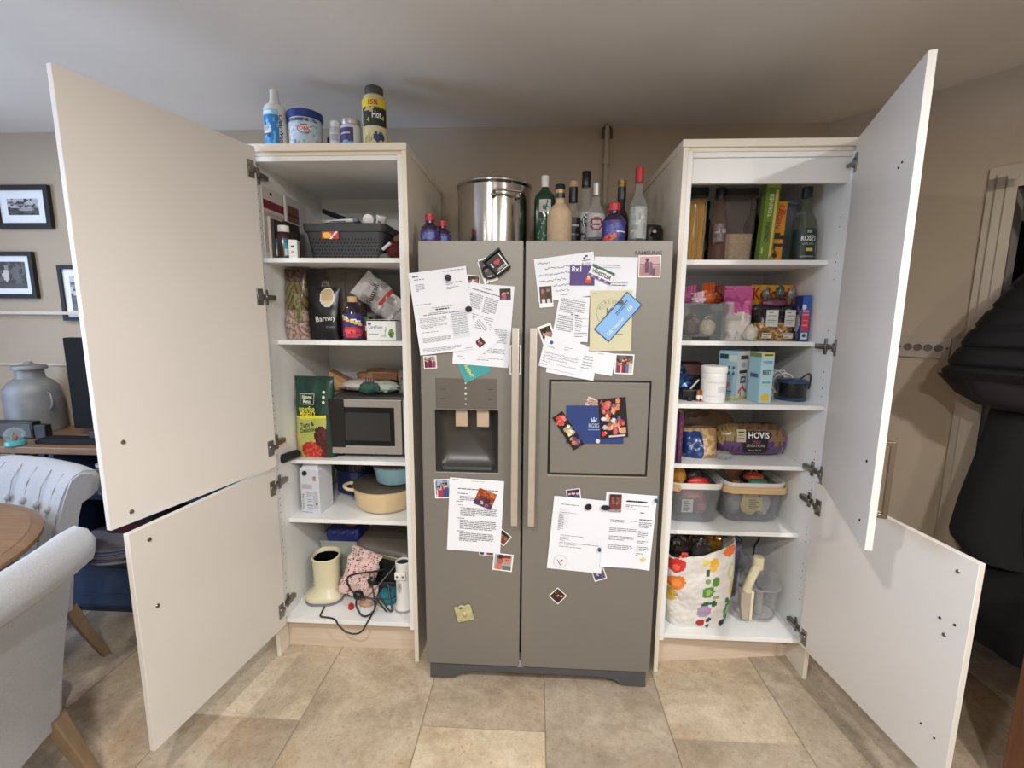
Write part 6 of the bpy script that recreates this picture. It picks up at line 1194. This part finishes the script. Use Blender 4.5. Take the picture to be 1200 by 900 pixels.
# ---- left door
snap('small photo poking out above the stack, left door top', .201, 1.619, .047, .050, -5.6, .0008, crowd(3, (50, 44, 44), 3))
snap('polaroid photo under the black mug shaped magnet', .253, 1.662, .052, .088, 18.4, .0008, Pn(GB).rect(.08, .92, .28, .94, (76, 70, 74)).ell(.4, .6, .18, .14, (150, 130, 124)).noise(7, (50, 46, 50), .25))
t, w_ = page('letter', 'large white sheet at the right of the left door stack', 'letter', .236, 1.464, .208, .297, -4.1, .0016, seed=2)
lines(t, w_, .208, .297, [(.08, .6, .05, 1, .03, .012), (.40, .93, .54, 9, .022, .007), (.40, .93, .78, 4, .022, .007), (.08, .9, .90, 2, .025, .006)], 3)
snap('small dark photo on the white sheet, left door top right', .317, 1.577, .040, .040, 2, .0024, crowd(9, (46, 40, 42), 3, border=0))
t, w_ = page('letter', 'tilted table of results sheet under the big letter, left door', 'letter', .232, 1.525, .128, .166, -15.9, .0030, seed=3)
lines(t, w_, .13, .166, [(.35, .65, .06, 1, .03, .016), (.1, .9, .14, 1, .03, .022), (.08, .45, .24, 9, .04, .014), (.52, .9, .24, 9, .04, .014), (.08, .9, .66, 7, .045, .012)], 5)
t, w_ = page('greeting_card', 'teal card with yellow capitals at the foot of the left door stack', 'card', .196, 1.322, .105, .110, 24, .0006, mat('teal card', (60, 150, 150), .6), seed=4)
text('PARENT', .012, mat('lemon print', (222, 216, 90), .6), t, (-.024, 0, -.015), roll=-PI/2+.1, wrap=w_, width=.06, bold=.03)
t, w_ = page('greeting_card', 'white card turned on its corner with a small dark picture', 'card', .206, 1.412, .118, .148, -49.8, .0040, seed=5)
patch(t, w_, .118, .148, .56, .80, .34, .54, crowd(4, (60, 40, 44), 2, border=0), name='card_picture'); lines(t, w_, .118, .148, [(.1, .5, .1, 3, .05, .015)], 2)
t, w_ = page('letter', 'big white official letter hanging over the left door edge', 'letter', .089, 1.514, .212, .300, 7.3, .0052, seed=6, curl=.006)
patch(t, w_, .212, .300, .06, .92, .420, .505, Pn((222, 223, 228)).rect(0, 1, 0, .06, (190, 190, 196)).rect(0, 1, .94, 1, (190, 190, 196)), 14, 6); patch(t, w_, .212, .300, .62, .92, .53, .84, Pn((212, 216, 224)), 6, 8); patch(t, w_, .212, .300, .06, .62, .50, .70, Pn((224, 226, 232)), 6, 6)
lines(t, w_, .212, .300, [(.06, .16, .05, 1, .02, .02), (.08, .26, .09, 1, .02, .008), (.60, .97, .03, 1, .02, .007), (.09, .24, .15, 5, .018, .006), (.62, .90, .17, 2, .018, .007), (.62, .84, .225, 2, .018, .006), (.05, .32, .39, 1, .02, .006), (.32, .68, .445, 1, .02, .007), (.15, .84, .522, 1, .02, .010), (.08, .55, .56, 4, .017, .006), (.08, .55, .64, 3, .017, .006), (.64, .90, .55, 13, .021, .006), (.08, .38, .73, 1, .02, .006), (.08, .58, .80, 4, .016, .006), (.06, .74, .93, 3, .017, .006), (.8, .93, .975, 1, .02, .006)], 7)
lines(t, w_, .212, .300, [(.38, .62, .468, 1, .02, .016)], 8, DB)
magnet('round black magnet holding the top of the big official letter', .111, 1.634, .0115, .0075, MAG)
magnet('black magnet at the right edge of the big official letter', .185, 1.523, .0105, .0065, MAG, sx=1.15)
# the mug shaped magnet
t = thing('mug_magnet', 'black mug shaped magnet with a red heart, upper left door', 'magnet', (.291, FY-.0025, 1.683), rot=(0, -math.radians(39), 0))
g = G().prism([(-.030, -.038), (.030, -.038), (.036, .034), (-.036, .034)], -.014, 0); g.obj('mug_body', mat('mug black', (16, 16, 18), .3), t, bev=.005)
G().tube(spline([(-.032, -.008, .020), (-.058, -.008, .016), (-.062, -.008, -.012), (-.040, -.008, -.028), (-.031, -.008, -.024)], 6), .0045, 8).obj('mug_handle', MATS['mug black'], t)
G().box(-.038, .038, -.017, 0, .034, .042).obj('mug_rim', MATS['mug black'], t, bev=.002)
hp = [(.0165*math.sin(a)**3*.75, (13*math.cos(a)-5*math.cos(2*a)-2*math.cos(3*a)-math.cos(4*a))/17*.0125) for a in [2*PI*k/24 for k in range(24)]]
G().prism(list(reversed(hp)), -.0158, -.0138).obj('heart', mat('heart red', (190, 40, 56), .4), t, (.002, 0, .006), smooth=0); text('I', .016, WHITEINK, t, (-.020, -.0148, .006), bold=.04)
text('LONDON', .008, WHITEINK, t, (.004, -.0148, -.018), width=.040); G().box(.022, .025, -.0152, -.0138, -.030, .026).obj('white_stripe', WHITEINK, t); G().box(-.026, .026, -.0152, -.0138, -.028, -.0255).obj('white_stripe', WHITEINK, t)
snap('small crowd photo below the big official letter', .038, 1.327, .049, .048, 3, .0006, crowd(21, (196, 190, 190), 6, ((150, 50, 80), (90, 40, 60), (170, 90, 110))))
snap('photo strip tucked behind the left door handle', .356, 1.339, .043, .109, 0, .0006, Pn(GB).rect(.1, .9, .52, .95, (60, 54, 54)).rect(.1, .9, .06, .47, (40, 38, 40)).ell(.45, .70, .25, .12, (150, 120, 106)).ell(.55, .24, .25, .12, (140, 116, 104)))
snap('group photo at the left edge of the house rules page', .077, .834, .062, .078, 2.6, .0006, crowd(30, (150, 176, 206), 5, ((170, 50, 70), (60, 70, 120), (206, 206, 210))))
snap('diamond turned dark photo at the right of the lower left page', .312, .640, .052, .050, -40, .0006, crowd(33, (40, 34, 36), 2, ((60, 30, 40), (120, 50, 50))))
snap('photo edge showing under the lower left page', .249, .578, .059, .030, -1.9, .0006, crowd(35, (70, 60, 60), 4))
snap('photo of two close faces below the lower left page', .313, .536, .078, .073, -5.6, .0010, Pn((150, 170, 176)).ell(.36, .62, .19, .24, (160, 92, 84)).ell(.70, .62, .21, .25, (196, 130, 112)).ell(.36, .82, .2, .12, (60, 36, 30)).ell(.70, .84, .2, .1, (120, 50, 44)).ell(.30, .22, .2, .18, (200, 110, 104)).rect(.5, .95, .05, .32, (96, 110, 108)).ell(.66, .64, .04, .03, (40, 30, 30)).ell(.76, .64, .04, .03, (40, 30, 30)).rect(0, 1, 0, .06, GB).rect(0, 1, .94, 1, GB).rect(0, .07, 0, 1, GB).rect(.93, 1, 0, 1, GB))
t, w_ = page('printed_page', 'white page of numbered notes on the lower left door', 'page', .204, .727, .211, .298, -2.9, .0018, seed=8, curl=.003)
lines(t, w_, .211, .298, [(.05, .16, .02, 1, .02, .005), (.40, .66, .03, 1, .02, .004), (.16, .90, .14, 1, .02, .012), (.16, .34, .205, 1, .02, .010), (.2, .52, .245, 3, .022, .009), (.14, .25, .315, 1, .02, .009), (.18, .26, .365, 1, .02, .008), (.22, .90, .40, 6, .021, .009), (.17, .30, .545, 1, .02, .009), (.22, .90, .575, 6, .022, .009), (.17, .30, .725, 1, .02, .009), (.22, .86, .75, 6, .021, .009)], 12, mat('dark print ink', (92, 90, 92), .8))
snap('orange tinted photo on the upper right of the notes page', .243, .798, .073, .068, -21.6, .0030, Pn((196, 96, 40)).noise(4, (150, 60, 30), .0).rect(0, 1, 0, .32, (60, 50, 90)).ell(.35, .5, .16, .2, (96, 44, 40)).ell(.65, .45, .17, .22, (72, 34, 40)).ell(.35, .68, .09, .09, (150, 86, 60)).ell(.65, .66, .09, .09, (140, 76, 56)).ell(.4, .2, .1, .1, (206, 190, 200)).ell(.7, .15, .1, .08, (150, 110, 140)).noise(8, (110, 50, 40), .25))
t = thing('square_magnet', 'pale gold relief magnet low on the left door', 'magnet', (.158, FY-.001, .312), rot=(0, -math.radians(13.8), 0)); GOLD = mat('antique cream gold', (186, 180, 136), .45, .2, var=.2, scale=60, bump=.6)
G().prism([(-.034, -.034), (.034, -.034), (.033, .028), (.022, .036), (.008, .030), (-.006, .037), (-.022, .030), (-.034, .034)], -.008, 0).obj('plaque', GOLD, t, bev=.002)
G().box(-.026, .026, -.0095, -.007, -.026, -.022).box(-.026, -.022, -.0095, -.007, -.022, .018).box(.022, .026, -.0095, -.007, -.022, .018).obj('raised_border', GOLD, t, kind='stuff'); G().ball(.010, .004, .012, (0, -.009, -.002), 10).obj('relief_figure', GOLD, t); G().ball(.007, .004, .004, (-.008, -.009, .027), 8).obj('dark_hook', DGREY, t)
# ---- right door, upper
t, w_ = page('letter', 'white printed sheet behind the stamp book, right door top', 'letter', .709, 1.627, .152, .163, -1, .0006, seed=9)
lines(t, w_, .152, .163, [(.15, .6, .18, 1, .03, .014), (.10, .62, .23, 1, .03, .010), (.35, .80, .55, 1, .03, .012), (.42, .78, .60, 1, .04, .022), (.35, .72, .66, 1, .03, .01)], 4)
t, w_ = page('handwritten_note', 'handwritten letter at the top left of the right door', 'letter', .534, 1.638, .212, .152, 7.5, .0012, seed=10)
lines(t, w_, .212, .152, [(.06, .26, .12, 1, .1, .035), (.16, .66, .25, 1, .1, .035), (.05, .62, .39, 1, .1, .035), (.05, .50, .53, 1, .1, .035), (.14, .60, .66, 1, .1, .035), (.30, .55, .79, 1, .1, .035), (.38, .52, .90, 1, .1, .03)], 6, mat('blue grey ink', (96, 98, 116), .8), True)
g = G(); [g.add([w_((x-.5)*.212, (.5-z)*.152) for x, z in q], [(0, 1, 2, 3)]) for q in (((.82, .10), (.82, .15), (.86, .15), (.86, .10)), ((.85, .06), (.85, .10), (.90, .10), (.90, .06)), ((.80, .17), (.80, .185), (.93, .185), (.93, .17)))]; g.obj('letterhead_crest', INK, t, smooth=0, kind='stuff'); text('RGSG', .010, INK, t, (.078, 0, .036), wrap=w_, width=.032)
t, w_ = page('stamp_book', 'purple stamp book on the handwritten letter', 'stamps', .592, 1.644, .088, .070, 0, .0030, mat('stamp purple', (70, 48, 116), .4), curl=.001)
text('8x1', .020, WHITEINK, t, (-.019, 0, .022), wrap=w_, width=.034, bold=.01); g = G(); g.grid(lambda a, b: w_(.012+a*.020, -.026+b*.016), 2, 2); g.obj('red_badge', mat('badge red', (206, 70, 46), .5), t); G().grid(lambda a, b: tuple(Vector(w_(.017+a*.011, -.014+b*.012))+Vector((0, -.0004, 0))), 2, 2).obj('badge_crest', mat('badge gold', (226, 170, 120), .5), t)
t = thing('plate_magnet', 'small licence plate magnet with green hills and a violet base', 'magnet', (.660, FY-.0042, 1.648), rot=(0, math.radians(24), 0)); G().box(-.0445, .0445, -.003, 0, -.0225, .0225).obj('plate', WHITEP, t, bev=.001)
pl = Pn((226, 228, 230)).rect(0, 1, 0, .22, (84, 66, 130)).band(.0, .9, .22, .82, .10, (40, 92, 70)).band(.22, .82, .45, .94, .08, (40, 92, 70)).band(.45, .94, 1, .84, .08, (46, 100, 76)).rect(0, 1, .94, 1, (40, 92, 70)).rect(.1, .3, .08, .15, (206, 200, 220)).rect(.7, .88, .08, .15, (206, 200, 220)).ell(.5, .12, .05, .06, (220, 220, 230))
paint('plate_print', .087, .043, 40, 20, pl, t, (0, -.0033, -.0215)); text('WHISTLER', .014, BLACKINK, t, (0, -.0037, -.001), width=.074, bold=.04)
snap('people photo at the left edge of the right door, under the handwritten letter', .464, 1.571, .050, .080, 4.6, .0026, Pn(GB).rect(.08, .92, .20, .95, (70, 52, 48)).ell(.3, .72, .12, .09, (150, 110, 96)).ell(.7, .74, .12, .09, (150, 110, 96)).rect(.18, .42, .35, .64, (110, 50, 50)).rect(.56, .84, .35, .66, (60, 40, 40)).rect(.2, .42, .2, .36, (206, 204, 204)).rect(.58, .82, .2, .36, (206, 204, 204)))
snap('small photo tucked beside the right door handle', .470, 1.436, .052, .068, 21.3, .0006, Pn(GB).rect(.1, .9, .12, .9, (56, 50, 48)).ell(.4, .5, .2, .18, (176, 140, 124)).ell(.7, .42, .15, .14, (160, 120, 110)).ell(.4, .68, .18, .1, (20, 18, 18)))
t, w_ = page('printed_page', 'tilted page of close printed paragraphs, middle of the right door stack', 'page', .552, 1.484, .106, .162, -9.6, .0018, seed=12)
lines(t, w_, .106, .162, [(.08, .92, .05, 7, .045, .016), (.08, .92, .42, 8, .045, .016), (.5, .8, .36, 1, .04, .03)], 14)
t, w_ = page('printed_page', 'narrow form with a table grid left of the cream envelope', 'page', .592, 1.488, .055, .161, -1.1, .0026, seed=13)
lines(t, w_, .055, .161, [(.2, .8, .06, 1, .03, .01), (.1, .95, .30, 1, .03, .006), (.1, .95, .48, 1, .03, .006), (.1, .95, .64, 1, .03, .006), (.1, .95, .80, 3, .04, .014)], 3)
t, w_ = page('folded_page', 'white folded sheet fanned out lowest in the right door stack', 'page', .566, 1.339, .177, .119, -9.5, .0010, seed=14, curl=.01)
lines(t, w_, .177, .119, [(.45, .92, .30, 6, .09, .018)], 6)
t, w_ = page('paper_slip', 'blank cream white slip beside the group photo, right door', 'slip', .682, 1.330, .071, .082, -9, .0020, PAPER, seed=15); lines(t, w_, .071, .082, [(.1, .4, .1, 1, .1, .02)], 6)
t, w_ = page('handwritten_card', 'handwritten card with a blue spot, lower left of the right door stack', 'card', .528, 1.357, .154, .113, -12.7, .0034, seed=16, curl=.008)
lines(t, w_, .154, .113, [(.10, .30, .32, 1, .1, .03), (.06, .92, .52, 3, .09, .035), (.06, .25, .80, 2, .1, .035), (.40, .90, .82, 1, .1, .03), (.5, .7, .22, 2, .07, .03)], 9, MATS['blue grey ink'], True)
G().lathe([(.0065, 0), (.0065, .0004)], seg=14).xf(Matrix.Rotation(PI/2, 4, 'X')).obj('blue_spot', mat('blue spot', (40, 84, 150), .5), t, tuple(Vector(w_(-.050, .038))+Vector((0, -.0004, 0))))
snap('crowded group photo below the cream envelope', .754, 1.328, .069, .074, -1.8, .0012, crowd(44, (110, 96, 96), 7, ((150, 40, 50), (90, 110, 140), (60, 50, 60), (200, 190, 190))))
snap('pinkish photo of people on a beach under the fridge lettering', .828, 1.676, .078, .076, .8, .0006, Pn((196, 160, 160)).rect(0, 1, 0, .52, (166, 128, 122)).rect(0, 1, .56, .62, (140, 110, 120)).rect(.30, .46, .2, .72, (90, 66, 88)).ell(.38, .80, .07, .08, (60, 40, 40)).rect(.48, .62, .12, .60, (104, 82, 110)).ell(.55, .66, .06, .06, (110, 74, 70)).rect(.18, .30, .15, .58, (170, 110, 126)).rect(.62, .74, .1, .42, (96, 72, 100)).rect(0, .05, 0, 1, GB).rect(.95, 1, 0, 1, GB).rect(0, 1, 0, .05, GB).rect(0, 1, .95, 1, GB), nx=24, ny=24)
t, w_ = page('envelope', 'cream envelope with a round printed stamp, right door', 'envelope', .699, 1.484, .150, .216, 1, .0044, CREAMPAPER, seed=17, curl=.003)
for r_, wd in ((.046, .0012), (.028, .0008)):
    g = G(); n_ = 40
    for k in range(n_):
        a, b = 2*PI*k/n_, 2*PI*(k+1)/n_
        g.add([w_(-.005+rr_*math.cos(q), .030+rr_*math.sin(q)) for rr_, q in ((r_, a), (r_+wd, a), (r_+wd, b), (r_, b))], [(0, 3, 2, 1)])
    g.obj('stamp_ring', mat('faded stamp ink', (120, 122, 108), .8), t, smooth=0, kind='stuff')
text('K', .030, mat('faded stamp ink', (120, 122, 108), .8), t, (-.005, 0, .030), wrap=w_, bold=.03)
for k, ch in enumerate('MARLOW'): a = PI*.86-k*.36; text(ch, .010, MATS['faded stamp ink'], t, (-.005+.0375*math.cos(a), 0, .030+.0375*math.sin(a)), roll=a-PI/2, wrap=w_)
lines(t, w_, .15, .216, [(.06, .16, .04, 1, .02, .006), (.30, .80, .72, 1, .02, .012)], 3, mat('faded stamp ink', (120, 122, 108), .8))
t, w_ = page('gift_voucher', 'pale blue voucher with a navy border laid across the cream envelope', 'voucher', .723, 1.498, .072, .176, -40, .0062, mat('voucher navy', (46, 62, 106), .5), curl=.001)
G().grid(lambda a, b: (lambda p: (p[0], p[1]-.0004, p[2]))(w_((a-.5)*.065, (b-.5)*.169)), 4, 8).obj('blue_face', mat('voucher blue', (130, 178, 226), .5), t)
vw = lambda x, z: (lambda p: (p[0], p[1]-.0009, p[2]))(w_(x, z)); text('Gift Voucher', .014, WHITEINK, t, (.016, 0, -.030), roll=PI/2, wrap=vw, width=.085); text('\u00a310', .014, WHITEINK, t, (.012, 0, .050), roll=PI/2, wrap=vw, width=.020, bold=.03)
lines(t, vw, .072, .176, [(.28, .32, .30, 1, .02, .36), (.38, .41, .34, 1, .02, .30)], 2, MATS['voucher navy'])
magnet('grey oval magnet on the blue voucher', .731, 1.551, .0085, .0085, mat('grey magnet', (92, 94, 98), .35), sx=1.0)
# ---- hatch panel
snap('pale card corner behind the navy booklet', .645, 1.182, .049, .034, -22, .0012, Pn((214, 200, 190)).rect(.1, .9, .2, .8, (180, 150, 140)).noise(6, (150, 110, 100), .1))
t, w_ = page('booklet', 'navy blue booklet with a white crest on the fridge hatch', 'booklet', .655, 1.100, .214, .146, 1, .0030, mat('booklet navy', (36, 58, 116), .45), curl=.002)
wb = lambda x, z: (lambda p: (p[0], p[1]-.0006, p[2]))(w_(x, z)); text('RGSG', .016, mat('pale crest print', (190, 198, 216), .6), t, (-.004, 0, -.004), wrap=wb, width=.038)
g = G(); [g.add([wb(x, z) for x, z in q], [(0, 1, 2, 3)]) for q in (((-.013, .010), (.005, .010), (.006, .018), (-.014, .018)), ((-.014, .018), (-.010, .018), (-.012, .026), (-.016, .024)), ((-.006, .018), (-.002, .018), (-.002, .028), (-.006, .028)), ((.002, .018), (.006, .018), (.008, .024), (.004, .026)), ((-.026, -.020), (.018, -.020), (.018, -.0185), (-.026, -.0185)))]; g.obj('crest', MATS['pale crest print'], t, smooth=0, kind='stuff')
cf = Pn((30, 26, 30)); R = random.Random(77)
for k in range(34): cf.ell(R.uniform(.12, .9), R.uniform(.12, .92), R.uniform(.05, .11), R.uniform(.04, .08), R.choice([(206, 90, 100), (196, 176, 190), (90, 60, 110), (210, 150, 120), (206, 206, 214), (160, 60, 60), (220, 130, 90), (110, 90, 140)]))
for k in range(14): cf.ell(R.uniform(.15, .85), R.uniform(.2, .85), .045, .05, R.choice(SKIN))
cf.rect(0, .07, 0, 1, (24, 22, 24)).rect(.93, 1, 0, 1, (24, 22, 24)).rect(0, 1, 0, .10, (30, 26, 26)).rect(.3, .9, .03, .07, (200, 190, 190)).ell(.12, .12, .07, .06, (220, 50, 40))
snap('dark bordered festival photo at the right of the navy booklet', .721, 1.127, .102, .152, 6.2, .0046, cf, nx=30, ny=44)
cs = Pn((26, 22, 24)); R = random.Random(5)
for x0, y0, y1, pal in ((.1, .66, .97, ((206, 70, 60), (220, 120, 110), (150, 40, 50))), (.1, .34, .64, ((206, 180, 90), (160, 150, 150), (230, 220, 190))), (.1, .04, .32, ((170, 110, 90), (210, 140, 80), (96, 70, 120)))):
    for k in range(14): cs.ell(R.uniform(.2, .8), R.uniform(y0+.04, y1-.04), R.uniform(.10, .2), R.uniform(.03, .05), R.choice(pal))
snap('photo booth strip tilted at the left of the navy booklet', .556, 1.075, .046, .151, 33.9, .0046, cs, nx=14, ny=44)
magnet('small pearl button magnet at the foot of the navy booklet', .667, 1.038, .0085, .0050, mat('pearl white', (206, 212, 220), .2), h=.007)
# ---- right door, lower
snap('violet toned photo behind the top of the lower left sheet', .583, .825, .054, .042, 8.5, .0006, crowd(51, (60, 50, 100), 3, ((70, 60, 130), (40, 36, 60))))
snap('bluish photo peeping below the lower left sheet', .690, .503, .050, .060, 19.2, .0006, crowd(53, (120, 124, 150), 4, ((60, 66, 110), (90, 80, 110))))
snap('small diamond turned photo low on the right door', .532, .400, .051, .052, -43, .0006, crowd(57, (64, 44, 42), 3, ((110, 60, 60), (50, 36, 36))))
t, w_ = page('recipe_sheet', 'crumpled recipe sheet at the right of the lower right door', 'page', .796, .681, .192, .303, -3.1, .0012, seed=20, curl=.016)
lines(t, w_, .19, .303, [(.40, .80, .10, 1, .02, .016), (.40, .85, .15, 2, .02, .007), (.42, .60, .20, 1, .02, .007), (.12, .66, .36, 2, .022, .008), (.12, .66, .47, 3, .022, .008), (.12, .64, .58, 3, .022, .008), (.12, .62, .70, 3, .022, .008), (.70, .78, .24, 1, .02, .012), (.70, .95, .33, 1, .02, .014), (.70, .95, .37, 4, .02, .008), (.70, .90, .49, 4, .022, .008), (.70, .92, .62, 2, .022, .008), (.70, .95, .70, 3, .022, .008), (.70, .85, .79, 2, .022, .008)], 21, mat('dark print ink', (92, 90, 92), .8))
lines(t, w_, .19, .303, [(.42, .82, .095, 1, .02, .018)], 22, DB); patch(t, w_, .19, .303, .03, .18, .03, .16, Pn((206, 208, 212)), 5, 5)
g = G(); sp = [(.0105*(1 if k % 2 == 0 else .5)*math.sin(k*PI/5), .0105*(1 if k % 2 == 0 else .5)*math.cos(k*PI/5)) for k in range(10)]; g.prism(list(reversed(sp)), -.003, 0); t2_ = thing('star_magnet', 'small yellow star magnet on the recipe sheet', 'magnet', (.857, FY-.010, .572)); g.obj('star', mat('pale yellow', (224, 206, 110), .4), t2_, smooth=0); G().lathe([(.003, 0), (.003, .005)], seg=8).xf(Matrix.Rotation(PI/2, 4, 'X')).obj('star_boss', mat('pale yellow', (224, 206, 110), .4), t2_)
snap('reddish brown photo held between the two lower sheets', .742, .797, .046, .070, -1, .0070, Pn((110, 56, 52)).ell(.5, .62, .36, .26, (140, 80, 74)).ell(.4, .66, .05, .03, (40, 24, 24)).ell(.64, .66, .05, .03, (40, 24, 24)).ell(.5, .48, .12, .03, (196, 130, 124)).ell(.5, .90, .42, .12, (60, 34, 32)).rect(0, 1, 0, .14, (150, 140, 150)).noise(5, (90, 44, 42), .25))
t, w_ = page('printed_page', 'white list sheet with a round badge at the left of the lower right door', 'page', .604, .660, .213, .300, -4.5, .0030, seed=22, curl=.002)
lines(t, w_, .213, .300, [(.14, .46, .10, 1, .02, .009), (.12, .24, .165, 1, .02, .007), (.12, .42, .21, 1, .02, .007), (.12, .22, .24, 11, .021, .007), (.18, .62, .52, 1, .02, .007), (.18, .34, .55, 3, .02, .007), (.18, .90, .62, 2, .022, .007), (.18, .6, .675, 1, .02, .007)], 25)
lines(t, w_, .213, .300, [(.12, .30, .165, 12, .021, .006)], 26, PALEGREY)
G().lathe([(.0265, 0), (.0275, .0004), (.0275, .0014), (0, .0016)], seg=32).xf(Matrix.Rotation(PI/2, 4, 'X')).obj('badge_ring', mat('pale badge ring', (206, 202, 198), .4), t, tuple(Vector(w_(-.057, -.115))+Vector((0, -.0003, 0)))); G().lathe([(.0245, 0), (.0245, .0003)], seg=32).xf(Matrix.Rotation(PI/2, 4, 'X')).obj('badge_face', PAPER, t, tuple(Vector(w_(-.057, -.115))+Vector((0, -.0019, 0))))
bx0 = Vector(w_(-.057, -.115))+Vector((0, -.0026, 0)); G().add([(-.002, 0, -.006), (.013, 0, .004), (.004, 0, .010)], [(0, 1, 2)]).obj('red_triangle', mat('badge red', (196, 44, 40), .5), t, tuple(bx0)); G().add([(-.014, 0, .006), (-.012, 0, .008), (.004, 0, -.016), (.002, 0, -.018)], [(0, 1, 2, 3)]).obj('dark_stroke', INK, t, tuple(bx0))
magnet('black pebble magnet on the list sheet', .640, .779, .0115, .0055, MAG, sx=1.15, rot=.5); magnet('long black oval magnet bridging the two lower sheets', .705, .779, .0095, .0085, MAG, sx=1.9)
TEALM = mat('dark teal pin', (30, 84, 92), .35)
magnet('dark teal pin magnet at the top right corner of the recipe sheet', .894, .812, .0065, .0045, TEALM, h=.014); magnet('dark teal pin magnet near the foot of the list sheet', .688, .607, .0065, .0045, TEALM, h=.014)

# ================================================================ repeats share a group
GROUPS = {'tall_cabinet': 'tall cabinets either side of the fridge', 'dining_chair': 'grey chairs round the dining table', 'picture_frame': 'framed pictures on the back wall',
          'photo_print': 'photos stuck on the fridge doors', 'fridge_magnet': 'magnets holding papers on the fridge', 'letter': 'letters and sheets on the fridge', 'printed_page': 'letters and sheets on the fridge',
          'cordial_bottle': 'small red capped bottles on the fridge', 'snack_packet': 'packets inside the baskets and clear box', 'sweet_packet': 'sweet packets on the clear box', 'snack_wrapper': 'wrappers inside the fruit printed bag',
          'handled_basket': 'bamboo handled baskets', 'cookbook': 'books standing in the tall cabinets', 'paper_packet': 'packets piled on the microwave', 'chocolate_sleeve': 'sleeves leaning out of the right basket',
          'greeting_card': 'cards on the left fridge door'}
for o in list(COL.objects):
    b = o.name.split('.')[0]
    if o.parent is None and b in GROUPS: o['group'] = GROUPS[b]
